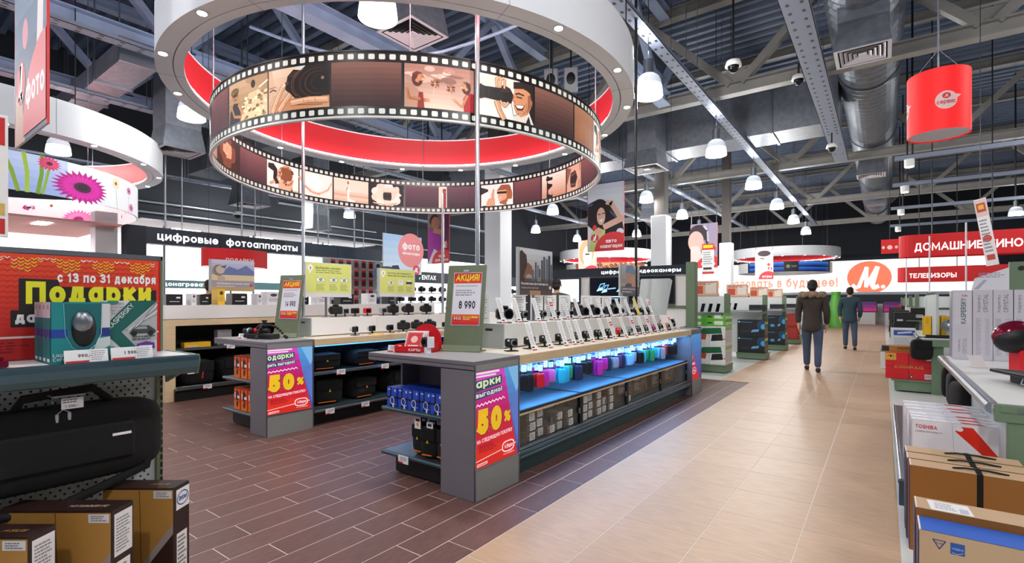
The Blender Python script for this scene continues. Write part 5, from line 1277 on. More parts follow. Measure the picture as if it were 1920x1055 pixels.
# ------------------------------------------------------------------ phone cases on hooks
def make_case(m, label, w=0.08, h=0.14, d=0.028):
    t = thing('phone_case', label, 'phone case', (0, 0, 0))
    ob('pouch', MB().ell((0, 0, -h / 2), (d / 2, w / 2, h / 2), m, 16, 8, pw=0.45), t)
    ob('hang_card', MB().box((-0.001, -0.024, -0.005), (0.001, 0.024, 0.045), 'clear').box((0.004, -0.02, 0.02), (0.0065, 0.02, 0.075), 'paper'), t)
    ob('hook', MB().cyl((-0.15, 0, 0.06), (0.02, 0, 0.06), 0.003, 'steel', n=5), t)
    return t
CM = ['black', 'red', 'magenta', 'pink', 'cyan', 'green', 'navy', 'grey_case', 'sky', 'purple']
WD = {'black': 'black', 'red': 'red', 'magenta': 'magenta', 'pink': 'pink', 'cyan': 'turquoise', 'green': 'green', 'navy': 'dark blue', 'grey_case': 'grey', 'sky': 'pale blue', 'purple': 'purple'}
cases = {m: make_case(m, m) for m in CM}
fu = set()
row = [(3.26, 'black'), (3.40, 'black'), (3.51, 'black'), (3.62, 'red'), (3.73, 'magenta'), (3.85, 'pink'), (3.98, 'cyan'), (4.08, 'cyan'), (4.18, 'green'), (4.29, 'navy'), (4.42, 'black'), (4.58, 'black'), (4.75, 'magenta'), (4.88, 'magenta'), (5.02, 'navy'), (5.13, 'grey_case'), (5.25, 'purple'), (5.38, 'navy'), (5.5, 'sky'), (5.6, 'sky'), (5.72, 'grey_case'), (5.84, 'black'), (5.96, 'cyan'), (6.08, 'green'), (6.22, 'green'), (6.36, 'cyan'), (6.48, 'sky'), (6.6, 'grey_case'), (6.72, 'red'), (6.84, 'black'), (6.96, 'black'), (7.08, 'black'), (7.2, 'black')]
cnt = {}
OW_ = 'first second third fourth fifth sixth seventh eighth ninth tenth eleventh twelfth thirteenth fourteenth fifteenth sixteenth seventeenth eighteenth nineteenth twentieth twenty-first twenty-second twenty-third twenty-fourth twenty-fifth twenty-sixth twenty-seventh twenty-eighth twenty-ninth thirtieth thirty-first thirty-second thirty-third thirty-fourth thirty-fifth'.split()
for i, (y, m) in enumerate(row):
    for k in range(3 if m in ('magenta', 'pink', 'cyan') else 2):
        lb = '%s phone case hanging %s on the %s hook from the camera' % (WD[m], ('in front', 'second', 'third')[k], OW_[i])
        loc = (-2.36 - 0.05 * k - 0.02 * (i % 3), y + 0.012 * k, 0.735 + 0.008 * ((i * 5) % 3))
        q = cases[m]
        if m in fu: q = dup(q, loc)
        fu.add(m)
        q.scale = (1, 0.9 + 0.08 * ((i * 3) % 4), 0.84 + 0.07 * ((i * 7) % 5))
        q.location = loc; q.rotation_euler = (0, 0, math.radians(-20 + (i * 31 % 31) - 15)); q['label'] = lb; q['group'] = 'phone cases on hooks under the near island top'
# upper blister cards on the top rail
bl = thing('blister_card', 'small blister card hanging high under the near island top', 'accessory pack', (-2.42, 3.3, 0.8), 0, 'blister cards under the near island top')
ob('card', MB().box((-0.002, -0.035, -0.06), (0.002, 0.035, 0.05), 'bubble'), bl)
ob('print', art_mesh('print', [R(0, 0, 0.07, 0.035, '#c2268a'), R(0.01, 0.05, 0.06, 0.09, '#5f9be0')], flat((0.002, -0.035, -0.06), (0, 1, 0))), bl)
for i in range(1, 34): dup(bl, (-2.42 - 0.03 * (i % 3), 3.25 + 0.122 * i, 0.80 + 0.008 * (i % 2)), math.radians(-20 + (i * 13 % 30)), 'small blister card high under the near island top, %s from the camera' % OW_[i])
bl['label'] = 'small blister card high under the near island top, first from the camera'

# ------------------------------------------------------------------ goods on the end counter shelves
bb = carton('blue_carton', 0.115, 0.13, 0.15, 'blue_box', 'blue carton', 'box', [R(0, 0, 0.115, 0.15, '#2350c8'), P([(0.03, 0), (0.115, 0), (0.115, 0.11)], '#16339a'), R(0.012, 0.128, 0.05, 0.136, '#e8eefc'), R(0.05, 0.02, 0.1, 0.026, '#c8d4f4'), R(0.085, 0.118, 0.1, 0.136, '#dfe6f8')])
ob('strap', MB().box((-0.0585, -0.002, 0.066), (0.0585, 0.132, 0.078), 'black').box((-0.02, -0.003, 0), (-0.008, -0.0005, 0.15), 'black'), bb)
ob('tag_loop', MB().tube([(0.012 + 0.022 * math.cos(a), -0.01, 0.05 + 0.028 * math.sin(a)) for a in [2 * PI * i / 12 for i in range(12)]], 0.003, 'paper', 5, closed=True).box((0.018, -0.012, -0.01), (0.03, -0.006, 0.026), 'paper'), bb)
for i in range(5):
    q = bb if i == 0 else dup(bb, (0, 0, 0))
    q.location = (-3.115 + 0.122 * i, 2.645 + 0.006 * (i % 2), 0.523); q['label'] = 'blue carton with black strap on the upper end shelf, %s from the left' % ('first', 'second', 'third', 'fourth', 'fifth')[i]; q['group'] = 'blue cartons in front on the end shelf'
for i in range(5):
    q = dup(bb, (-3.06 + 0.122 * i, 2.79, 0.523), 0, 'blue carton in the rear row of the upper end shelf, %s from the left' % ('first', 'second', 'third', 'fourth', 'fifth')[i], 'blue cartons in the rear on the end shelf')
def bag(name, w, d, h, label, cat='bag', m='soft_black', stripe=True, loc=(0, 0, 0), rz=0, group=None):
    t = thing(name, label, cat, loc, rz, group)
    ob('bag_body', MB().ell((0, 0, h / 2), (w / 2, d / 2, h / 2), m, 20, 12, pw=0.5), t)
    ob('flap', MB().box((-w * 0.42, -d / 2 - 0.008, h * 0.55), (w * 0.42, -d / 2 + 0.02, h * 0.95), 'black_fabric', 0.008), t)
    if stripe:
        ob('trim_stripe', MB().box((-w * 0.36, -d / 2 - 0.004, h * 0.1), (w * 0.2, -d / 2 + 0.012, h * 0.13), 'orange'), t, label='orange stripe')
        ob('logo_badge', MB().add([(-0.012, -d / 2 - 0.01, h * 0.5), (0.012, -d / 2 - 0.01, h * 0.5), (0, -d / 2 - 0.01, h * 0.5 + 0.024)], [(0, 1, 2)], 'yellow'), t)
    ob('carry_handle', MB().tube([(-w * 0.2, 0, h * 0.97), (-w * 0.16, 0, h + 0.03), (w * 0.16, 0, h + 0.03), (w * 0.2, 0, h * 0.97)], 0.008, 'black_fabric', 6), t)
    return t
b0 = bag('camera_bag', 0.16, 0.12, 0.24, 'black camera bag with orange stripe on the bottom end shelf, leftmost', loc=(-2.86, 2.74, 0.178), group='black camera bags on the bottom end shelf')
dup(b0, (-2.73, 2.71, 0.178), 0.15, 'black camera bag with orange stripe on the bottom end shelf, middle')
dup(b0, (-2.58, 2.72, 0.178), -0.1, 'black camera bag on the bottom end shelf, half hidden by the grey side panel')
for i, x in enumerate((-2.84, -2.71)):
    t = thing('hang_tag', 'white hang tag with orange square on the %s camera bag' % ('left', 'middle')[i], 'tag', (x, 2.66, 0.43 - 0.02 * i))
    ob('tag_card', MB().box((-0.032, -0.003, -0.045), (0.032, 0, 0.045), 'paper'), t)
    ob('print', art_mesh('print', [R(0.022, 0.02, 0.044, 0.045, '#e8942a'), R(0.012, 0.055, 0.052, 0.075, '#222')], flat((-0.032, -0.003, -0.045), (1, 0, 0))), t)
oa = [R(0, 0, 0.13, 0.24, '#f0560f'), P([(0, 0), (0.13, 0), (0.13, 0.06), (0, 0.1)], '#f77a1c'), R(0.008, 0.12, 0.03, 0.18, '#f4efe8'), R(0.04, 0.1, 0.1, 0.19, '#2a120c'), E(0.07, 0.06, 0.02, 0.035, '#1a0d0a'), P([(0.045, 0.19), (0.065, 0.225), (0.085, 0.19)], '#2a120c'), R(0.07, 0.12, 0.12, 0.15, '#fff'), R(0.0, 0.225, 0.13, 0.24, '#20110c')]
obx = carton('orange_carton', 0.13, 0.16, 0.235, 'orange_box', 'orange carton', 'box', oa)
for i in range(6):
    r, c = divmod(i, 3)
    q = obx if i == 0 else dup(obx, (0, 0, 0))
    q.location = (-5.66 + 0.155 * c, 2.655, 0.178 if r == 0 else 0.523)
    q['label'] = 'orange carton with dark flask picture on the %s end shelf, %s from the left' % (('bottom', 'upper')[r], ('first', 'second', 'third')[c]); q['group'] = 'orange cartons on the second end counter'
# black bags on the second island's shelves
b1 = bag('soft_bag', 0.36, 0.3, 0.2, 'black soft bag', m='black_fabric', stripe=True)
for i in range(10):
    up = i < 5
    q = b1 if i == 0 else dup(b1, (0, 0, 0))
    q.location = (-5.16, 3.36 + 0.5 * (i % 5) + 0.03 * (i % 2), 0.578 if up else 0.187); q.rotation_euler = (0, 0, PI / 2 + 0.1 * ((i * 7) % 5 - 2)); q.scale = (1, 1, 0.95 if up else 1.25 + 0.1 * (i % 3))
    q['label'] = 'black soft bag on the second island\'s %s shelf, %s the camera' % ('upper' if up else 'lower', ORD[i % 5]); q['group'] = 'black bags on the second island shelves'

# ------------------------------------------------------------------ things standing on the two grey counter tops
def placard(loc, rz, label, price, w=0.345):
    t = thing('placard', label, 'placard', loc, rz)
    h = 0.70; lean = 0.11
    M = Matrix.Rotation(-math.atan2(lean, h), 4, 'X')
    ob('panel', MB().add([(-w / 2, -0.03, 0), (w / 2, -0.03, 0), (w / 2, 0.0, 0.05), (-w / 2, 0.0, 0.05)], [(0, 1, 2, 3)], 'olive').box((-w / 2, 0, 0.0), (w / 2, 0.014, h * 1.02), 'olive', 0.002, M=M), t)
    ob('foot', MB().box((-w / 2, -0.05, 0.0), (w / 2, 0.1, 0.01), 'olive', 0.002), t)
    pw, ph = 0.245, 0.43
    s = [R(-0.006, -0.006, pw + 0.006, ph + 0.006, '#c8c4d0'), R(0, 0, pw, ph, '#eceaf2')] + GR(0, ph * 0.80, pw, ph, '#e8401a', '#d01818', 4) + [T(pw / 2, ph * 0.85, 0.075, 'АКЦИЯ!', '#f8e42a', 'c', 0.03, fit=pw * 0.88, shear=0.1)]
    s += [R(0.02, ph * 0.745, pw - 0.03, ph * 0.753, '#3a3a40')] + G(0.02, ph * 0.55, pw * 0.85, ph * 0.68, 3, '#8a8a92', 4) + [T(pw * 0.53, ph * 0.31, 0.088, price, '#1a1a1c', 'c', 0.03, fit=pw * 0.6)]
    s += GR(0, 0, pw, ph * 0.2, '#d81e1a', '#e8641e', 5) + [R(pw * 0.06, ph * 0.07, pw * 0.36, ph * 0.165, '#c41a1a'), T(pw * 0.21, ph * 0.09, 0.045, '0-0-24', '#f6e6e0', 'c', 0.03, fit=pw * 0.26), T(pw * 0.42, ph * 0.125, 0.024, 'Выгодно', '#f8e42a', bold=0.02, fit=pw * 0.28), R(pw * 0.72, ph * 0.13, pw * 0.95, ph * 0.165, '#f0c84a'), R(pw * 0.42, ph * 0.1, pw * 0.66, ph * 0.11, '#fff')]
    o = ob('price_poster', art_mesh('price_poster', s, lambda x, y, d: M @ Vector((-w / 2 + 0.065 + x, -d - 0.004, 0.215 + y))), t)
    ob('poster_clip', MB().box((-0.025, -0.01, 0.655), (0.025, 0.0, 0.672), 'chrome', M=M), t)
    return t
placard((-2.755, 3.06, 0.944), math.radians(17), 'olive placard with red and white price poster on the near grey counter', '8 990')
placard((-5.41, 3.06, 0.944), math.radians(17), 'olive placard with red and white price poster on the left grey counter', '14 990')
t = thing('rear_placard', 'pale grey placard seen from behind at the far end of the near island', 'placard', (-2.70, 7.1, 1.156), math.radians(8))
ob('panel', MB().prism([(-0.22, 0), (0.2, 0), (0.27, 0.5), (0.24, 0.53), (-0.18, 0.53)], -0.012, 0.0, 'grey_panel', M=Matrix.Rotation(PI / 2 - 0.16, 4, 'X')), t)
ob('foot', MB().box((-0.2, -0.02, 0), (0.2, 0.1, 0.01), 'grey_panel', 0.002), t)
t = thing('leaflet_box', 'red leaflet holder full of red booklets on the near grey counter', 'leaflet holder', (-3.02, 2.83, 0.944), math.radians(22))
ob('tray', MB().box((-0.15, -0.11, 0), (0.15, 0.10, 0.008), 'red').box((-0.15, -0.11, 0), (-0.143, 0.1, 0.062), 'red').box((0.143, -0.11, 0), (0.15, 0.1, 0.062), 'red').box((-0.15, -0.11, 0), (0.15, -0.103, 0.05), 'red').box((-0.15, 0.093, 0), (0.15, 0.1, 0.07), 'red'), t)
ob('back_disc', MB().prism([(-0.13, 0), (0.13, 0)] + [(0.13 * math.cos(PI * i / 14), 0.09 + 0.13 * math.sin(PI * i / 14)) for i in range(15)], 0, 0.01, 'red', M=Matrix.Translation((0.03, 0.11, 0.0)) @ Matrix.Rotation(PI / 2, 4, 'X')), t)
ob('front_lettering', art_mesh('front_lettering', [T(0.12, 0.014, 0.028, 'КАРТЫ', '#ffffff', bold=0.02, fit=0.1)], flat((-0.15, -0.11, 0), (1, 0, 0))), t)
for i in range(7):
    M = Matrix.Translation((-0.02, -0.07 + 0.022 * i, 0.012)) @ Matrix.Rotation(-0.5, 4, 'X')
    tb = thing('booklet', 'red and white booklet in the red leaflet holder, %s from the front' % ('first', 'second', 'third', 'fourth', 'fifth', 'sixth', 'seventh')[i], 'booklet', (0, 0, 0), 0, 'booklets in the red leaflet holder')
    tb.matrix_basis = Matrix.Translation((-3.02, 2.83, 0.944)) @ Matrix.Rotation(math.radians(22), 4, 'Z') @ M
    ob('cover', MB().box((-0.075, 0, 0), (0.075, 0.006, 0.17), 'bubble', 0.001), tb)
    ob('print', art_mesh('print', [R(0.008, 0.008, 0.142, 0.162, '#e0584e'), R(0.02, 0.03, 0.13, 0.15, '#c92a2c'), E(0.075, 0.1, 0.03, 0.03, '#f0c0b4'), R(0.03, 0.04, 0.12, 0.05, '#f4d8d0')], flat((-0.075, 0, 0), (1, 0, 0))), tb)
t = thing('price_stand', 'white price card leaning on the red leaflet holder', 'price tag', (-3.155, 2.70, 0.944), math.radians(20))
ob('card', MB().box((-0.06, 0, 0), (0.06, 0.003, 0.055), 'paper', M=Matrix.Rotation(-0.25, 4, 'X')), t)
ob('print', art_mesh('print', [R(0.0, 0.0, 0.05, 0.01, '#cf2228')] + G(0.02, 0.018, 0.11, 0.048, 3, '#6a6a70', 5), lambda x, y, d: Matrix.Rotation(-0.25, 4, 'X') @ Vector((-0.06 + x, -d, y))), t)
t = thing('action_camera', 'small black cube camera on a white stand beside the red leaflet holder', 'camera', (-2.86, 2.78, 0.944), math.radians(-10))
ob('camera_body', MB().box((-0.05, -0.03, 0.05), (0.035, 0.03, 0.125), 'black', 0.01), t)
ob('holder', MB().box((-0.02, -0.02, 0.0), (0.025, 0.02, 0.05), 'bubble', 0.004).box((0.036, -0.03, 0.045), (0.052, 0.03, 0.13), 'bubble', 0.003).box((-0.06, -0.032, 0.0), (0.06, 0.03, 0.004), 'bubble'), t)
ob('lens', MB().cyl((-0.01, -0.03, 0.09), (-0.01, -0.04, 0.09), 0.02, 'lens', n=14), t)
# flexible ball jointed tripod and black dock on the second counter
t = thing('ball_joint_tripod', 'black tripod with flexible ball jointed legs on the left grey counter', 'tripod', (-5.42, 2.83, 0.944), 0.3)
ob('head', MB().cyl((0, 0, 0.15), (0, 0, 0.19), 0.022, 'black', n=14).ell((0, 0, 0.14), (0.026, 0.026, 0.024), 'black', 12, 8).cyl((0, 0, 0.19), (0, 0, 0.2), 0.03, 'black', n=14), t)
for k, (dx, dy) in enumerate(((0.24, 0.05), (-0.2, 0.04), (0.02, -0.12))):
    m = MB()
    for i in range(9):
        f = (i + 0.7) / 9
        m.ell((dx * f, dy * f, 0.135 - 0.115 * f ** 2.2 + 0.02 * math.sin(PI * f)), (0.0155, 0.0155, 0.0155), 'black', 10, 6)
    ob('leg', m, t)
    ob('rubber_foot', MB().ell((dx * 1.04, dy * 1.04, 0.016), (0.02, 0.02, 0.016), 'black', 10, 6), t)
t = thing('demo_dock', 'low black dock with red parts beneath the ball jointed tripod', 'display stand', (-5.44, 2.80, 0.944), 0.25)
ob('base', MB().box((-0.2, -0.06, 0), (0.2, 0.08, 0.055), 'black', 0.012).box((-0.18, -0.05, 0.055), (0.02, 0.07, 0.06), 'dark_metal'), t)
ob('red_knobs', MB().ell((-0.08, 0, 0.085), (0.02, 0.02, 0.03), 'red', 10, 6).ell((-0.03, 0.02, 0.085), (0.025, 0.02, 0.032), 'red', 10, 6), t)
ob('swivel_arm', MB().cyl((-0.24, 0, 0.08), (-0.1, 0.0, 0.08), 0.03, 'black', n=14).cyl((-0.17, 0, 0.08), (-0.15, 0, 0.08), 0.036, 'silver', n=14).cyl((0.02, -0.02, 0.09), (0.14, -0.02, 0.09), 0.026, 'black', n=12), t)
t = thing('price_stand', 'white price card standing on the left grey counter', 'price tag', (-5.62, 2.69, 0.944), math.radians(20))
ob('card', MB().box((-0.06, 0, 0), (0.06, 0.003, 0.055), 'paper', M=Matrix.Rotation(-0.3, 4, 'X')), t)
ob('print', art_mesh('print', [R(0.0, 0.0, 0.05, 0.01, '#cf2228')] + G(0.02, 0.018, 0.11, 0.048, 3, '#6a6a70', 5), lambda x, y, d: Matrix.Rotation(-0.3, 4, 'X') @ Vector((-0.06 + x, -d, y))), t)

# ------------------------------------------------------------------ picture signs on stands above the islands
def stand_sign(x, y0, y1, z0, z1, label, shapes, zb, bg='white_panel'):
    w = y1 - y0; h = z1 - z0
    t = thing('stand_sign', label, 'sign', (x, y0, zb))
    ob('board', MB().box((-0.012, 0, z0 - zb), (0, w, z1 - zb), bg, 0.002), t)
    ob('side_channel', MB().box((-0.016, -0.03, z0 - zb), (0.006, 0.0, z1 - zb), 'grey_panel'), t)
    ob('picture', art_mesh('picture', OFF(shapes, 0, 0, h, w), flat((0.0, 0, z0 - zb), (0, 1, 0))), t)
    ob('stand_pole', MB().cyl((-0.02, w * 0.45, 0), (-0.02, w * 0.45, z0 - zb), 0.014, 'steel', n=8).cyl((-0.02, w * 0.45, 0), (-0.02, w * 0.45, 0.006), 0.05, 'steel', n=12), t)
def icon_cam(x, y, s): return [P([(x, y), (x + s, y), (x + s, y + s * 0.62), (x + s * 0.7, y + s * 0.62), (x + s * 0.6, y + s * 0.78), (x + s * 0.35, y + s * 0.78), (x + s * 0.28, y + s * 0.62), (x, y + s * 0.62)], '#f4f6ee'), L([(x, y), (x + s, y), (x + s, y + s * 0.62), (x, y + s * 0.62), (x, y)], 0.008, '#55604a'), E(x + s * 0.55, y + s * 0.33, s * 0.2, s * 0.22, '#4a5a60'), E(x + s * 0.55, y + s * 0.33, s * 0.1, s * 0.11, '#a8c0d0')]
def yellow_sign(title, title2, icons):
    o = [R(0, 0, 1, 1, '#d8d8dc'), R(0.02, 0.12, 0.98, 0.98, '#d3dd7a'), E(0.1, 0.84, 0.06, 0.09, '#f4f6ee'), P([(0.06, 0.78), (0.14, 0.78), (0.08, 0.66)], '#f4f6ee'), T(0.09, 0.79, 0.1, '!', '#4a5a40', bold=0.02, fit=0.02), T(0.21, 0.82, 0.085, title, '#3f4a3a', bold=0.015, fit=0.55 if not title2 else 0.68)]
    o += [T(0.21, 0.73, 0.085, title2, '#3f4a3a', bold=0.015, fit=0.74)] if title2 else G(0.21, 0.68, 0.8, 0.8, 2, '#8c9656', 5)
    for i, x in enumerate((0.22, 0.5, 0.74)):
        if icons[i] == 'c': o += icon_cam(x, 0.45, 0.17)
        elif icons[i] == 'l': o += [R(x + 0.02, 0.5, x + 0.15, 0.62, '#f4f6ee'), R(x + 0.035, 0.52, x + 0.135, 0.6, '#cfd8dc'), P([(x, 0.44), (x + 0.17, 0.44), (x + 0.15, 0.5), (x + 0.02, 0.5)], '#e8ece4')]
        else: o += [R(x, 0.46, x + 0.17, 0.56, '#2a2f30'), R(x + 0.03, 0.56, x + 0.14, 0.61, '#f4f6ee'), R(x + 0.02, 0.44, x + 0.15, 0.47, '#f4f6ee')]
        o += G(x, 0.18, x + 0.19, 0.38, 5, '#8c9656', i + 2)
    return o
stand_sign(-5.40, 3.30, 3.93, 1.40, 1.81, 'yellow green sign about choosing a camera, left of the pair', yellow_sign('Выбираем камеру', None, 'ccc'), 1.156)
stand_sign(-5.40, 4.37, 5.0, 1.41, 1.79, 'yellow green sign about a home photo studio, right of the pair', yellow_sign('Хотите организовать', 'свою фотостудию дома?', 'clp'), 1.156)
city = GR(0, 0.3, 1, 1, '#a8a49a', '#cfd6dc', 6) + [R(0, 0, 1, 0.36, '#5a4a46')]
for i, (x, w_, h_) in enumerate(((0.45, 0.05, 0.72), (0.52, 0.04, 0.66), (0.64, 0.05, 0.78), (0.7, 0.07, 0.86), (0.79, 0.06, 0.82), (0.86, 0.07, 0.9), (0.94, 0.05, 0.7), (0.36, 0.06, 0.55), (0.57, 0.05, 0.58))): city.append(R(x, 0.3, x + w_, h_, ('#4a5568', '#5f6a7c', '#38424f')[i % 3]))
city += [P([(0, 0.2), (0.14, 0.3), (0.24, 0.55), (0.2, 0.85), (0.06, 0.95), (0, 0.9)], '#3a2a26'), P([(0.1, 0.35), (0.25, 0.45), (0.4, 0.42), (0.36, 0.62), (0.24, 0.7)], '#8a5a48'), P([(0.42, 0.1), (0.55, 0.4), (0.62, 0.4), (0.7, 0.1)], '#8a8078'), R(0, 0.1, 1, 0.3, '#4a3f3e'), T(0.05, 0.22, 0.07, 'Компактные фотоаппараты', '#f0f0ee', fit=0.8), T(0.05, 0.14, 0.05, 'Создан для путешествий', '#d8d8d6', bold=0.0, fit=0.5), E(0.92, 0.17, 0.04, 0.04, '#e8e0e0'), R(0.3, 0.0, 0.62, 0.1, '#b88a6a')]
stand_sign(-2.76, 3.87, 4.46, 1.41, 1.86, 'city skyline picture sign above the rear camera row of the near island', city, 1.156)
capman = [R(0, 0, 1, 1, '#b8b4b0')] + GR(0, 0.4, 1, 1, '#a8a6a6', '#cdccca', 4) + [E(0.5, 0.62, 0.24, 0.24, '#c89a80'), P([(0.22, 0.72), (0.3, 0.95), (0.6, 1), (0.76, 0.82), (0.74, 0.7), (0.4, 0.74)], '#7a98b8'), P([(0.1, 0.2), (0.3, 0.4), (0.7, 0.4), (0.95, 0.2), (0.95, 0), (0.1, 0)], '#5a5660'), P([(0.5, 0.6), (0.7, 0.65), (0.85, 0.3), (0.6, 0.2)], '#d0a48c'), R(0, 0.08, 1, 0.3, '#6f6874'), T(0.06, 0.2, 0.08, 'Сделано вручную', '#f4f4f4', fit=0.7), T(0.06, 0.11, 0.07, 'для каждого', '#f4f4f4', fit=0.5)]
stand_sign(-2.76, 6.15, 6.78, 1.42, 1.84, 'picture sign with a man in a blue cap above the near island', capman, 1.156)
# ------------------------------------------------------------------ left gondola (foreground)
t = thing('shelf_gondola', 'grey pegboard shop gondola with a white shelf at the left edge', 'shelf unit', (-2.07, 0, 0))
ob('pegboard', MB().box((-0.32, -1.0, 0.17), (-0.295, 0.79, 1.46), 'pegboard'), t)
hm = MB()
for r in range(34):
    z = 0.56 + 0.0165 * r
    if z > 1.08: break
    for c in range(30):
        y = 0.05 + 0.0255 * c + (0.01275 if r % 2 else 0)
        if y < 0.775: hm.add([(-0.2945, y + 0.0042 * math.cos(a), z + 0.0042 * math.sin(a)) for a in [2 * PI * i / 8 for i in range(8)]], [tuple(range(8))], 'black')
ob('peg_holes', hm, t, kind='stuff')
ob('upright_post', MB().box((-0.33, 0.79, 0.0), (-0.285, 0.812, 1.50), 'olive'), t)
sl = MB()
for i in range(22): sl.box((-0.2845, 0.803, 0.5 + 0.03 * i), (-0.284, 0.811, 0.52 + 0.03 * i), 'black')
ob('post_slots', sl, t, kind='stuff')
sh_ = ob('shelf', MB().box((-0.30, -1.0, 1.11), (-0.012, 0.822, 1.15), 'white_panel', 0.003), t)
M = Matrix.Rotation(-PI / 2, 4, 'X')
prof = [(0.004, 0.0), (0.012, -0.006), (0.014, -0.02), (0.010, -0.045), (0.0, -0.066), (-0.014, -0.07), (-0.02, 0.0)]
ob('price_rail', MB().prism([(x, z + 1.152) for x, z in prof], -0.828, 1.0, 'rail_dark', M=Matrix.Rotation(PI / 2, 4, 'X')), sh_)
ob('shelf_end_cap', MB().prism([(-0.3, 1.152), (0.006, 1.152), (0.012, 1.13), (-0.004, 1.08), (-0.1, 1.085), (-0.29, 1.02)], -0.832, -0.822, 'green_metal', M=Matrix.Rotation(PI / 2, 4, 'X')), sh_)
ob('base_deck', MB().box((-0.32, -1.0, 0.0), (0.3, 0.826, 0.16), 'green_metal', 0.004), t)

t = thing('sale_board', 'red knitted pattern sale board announcing gifts, standing on the left shelf', 'sign', (-2.35, 0.0, 1.152))
ob('board', MB().box((0, -0.6, 0), (0.012, 0.803, 0.375), 'red', 0.002), t)
ob('frame', MB().box((-0.003, -0.6, 0.358), (0.016, 0.806, 0.378), 'steel', 0.003).box((-0.003, 0.796, 0), (0.016, 0.806, 0.378), 'olive', 0.002), t)
def knit(x, y, s, c): return [P([(x, y), (x - s, y + s * 0.75), (x - s, y + s * 1.2), (x, y + s * 0.45)], c), P([(x, y), (x + s, y + s * 0.75), (x + s, y + s * 1.2), (x, y + s * 0.45)], c)]
W_, H_ = 1.36, 0.355
o = GR(0, 0, W_, H_, '#b81414', '#e84420', 10)
for r in range(13):
    for c in range(60):
        x = 0.28 + 0.0185 * c
        if x < W_ - 0.012: o += [L([(x - 0.008, 0.115 + 0.018 * r + 0.006), (x, 0.115 + 0.018 * r), (x + 0.008, 0.115 + 0.018 * r + 0.006)], 0.0022, '#a81c12')]
pat = ['Y.....Y.', 'YY...YYY', '.YYYYY.Y', '..Y.YY..']
for c in range(64):
    x = 0.30 + 0.0165 * c
    if x > W_ - 0.02: break
    k = c % 13
    for r in range(5):
        y = 0.335 - 0.0115 * r - (0.006 if c % 2 else 0)
        prof_ = (3, 4, 4, 3, 1, 0, 1, 3, 4, 4, 3, 1, 0)[k]
        if r < prof_: o += knit(x, y, 0.0075, '#f2e02a' if r > 0 or k not in (0, 11, 12) else '#f4e8e2')
    if k in (4, 5, 6, 11, 12): o += knit(x, 0.337, 0.007, '#f6ece8')
o += [T(1.053, 0.262, 0.046, 'с 13 по 31 декабря', '#ffffff', bold=0.04, fit=0.297)]
o += [P([(0.955, 0.15), (1.352, 0.15), (1.352, 0.238), (1.06, 0.246), (1.055, 0.27), (0.955, 0.272)], '#1a1410'), T(0.972, 0.186, 0.105, 'Подарки', '#f4ee2a', bold=0.055, fit=0.365), P([(0.935, 0.108), (1.33, 0.108), (1.332, 0.165), (0.935, 0.165)], '#1a1410'), T(0.946, 0.122, 0.048, 'дарить выгодно!', '#ffffff', bold=0.05, fit=0.36)]
o += [R(0, 0.07, W_, 0.077, '#f4e0da')] + G(0.75, 0.02, 1.0, 0.06, 4, '#7a1010', 4)
ob('sale_print', art_mesh('sale_print', o, flat((0.0125, -0.57, 0.003), (0, 1, 0)), dz=0.0003), t)

# mouse cartons
mo = [R(0, 0, 0.15, 0.195, '#0f8286')] + [P([(0.03, 0.19), (0.128, 0.19), (0.128, 0.1), (0.115, 0.06), (0.088, 0.032), (0.07, 0.032), (0.045, 0.055), (0.034, 0.09)], '#0a6468'), R(0, 0.082, 0.04, 0.108, '#1a3a9a'), R(0.122, 0.082, 0.15, 0.108, '#1a2f7c'), P([(0.13, 0.19), (0.15, 0.19), (0.15, 0.11), (0.128, 0.11)], '#d6d6dc'), P([(0.1, 0.02), (0.15, 0.05), (0.15, 0.08), (0.118, 0.075)], '#c8d4d6'),
      L([(0.03, 0.19), (0.034, 0.09), (0.05, 0.05), (0.07, 0.034), (0.088, 0.034)], 0.0016, '#6fc0c0'), L([(0.128, 0.19), (0.126, 0.09), (0.112, 0.055), (0.088, 0.034)], 0.0016, '#d0ecec'), T(0.004, 0.022, 0.0145, 'Logitech', '#f2f6f6', bold=0.01), T(0.004, 0.008, 0.0145, 'Cordless', '#f2f6f6', bold=0.01)]
for i in range(4):
    t = carton('mouse_carton', 0.15, 0.048, 0.195, 'teal_box', 'teal computer mouse carton on the left shelf, %s' % ('in front, with the mouse in its window', 'second in the row', 'third in the row', 'last in the row')[i], 'box', mo if i == 0 else None, (-2.10 - 0.0505 * i, 0.419 + 0.075, 1.152), PI / 2, 'teal mouse cartons on the left shelf')
    sp = [R(0, 0, 0.048, 0.195, '#0f7a80'), R(0, 0.083, 0.048, 0.108, '#1a2f8a'), R(0.0, 0.145, 0.048, 0.195, '#dcd2d8'), R(0.018, 0.172, 0.026, 0.186, '#555'), L([(0.008, 0.108), (0.012, 0.085), (0.03, 0.08), (0.034, 0.105)], 0.002, '#c890a0'), R(0.01, 0.006, 0.04, 0.016, '#e8f0f0'), L([(0.03, 0.02), (0.03, 0.14)], 0.002, '#3fa8ac')]
    ob('side_print', art_mesh('side_print', sp, flat((-0.075, 0.048, 0), (0, -1, 0))), t)
    if i == 0:
        m = MB().ell((0.006, 0.004, 0.108), (0.034, 0.018, 0.062), 'black', 18, 12).ell((0.002, -0.004, 0.13), (0.028, 0.016, 0.036), 'steel', 16, 10)
        ob('window_mouse', m, t, label='dark computer mouse behind the window')
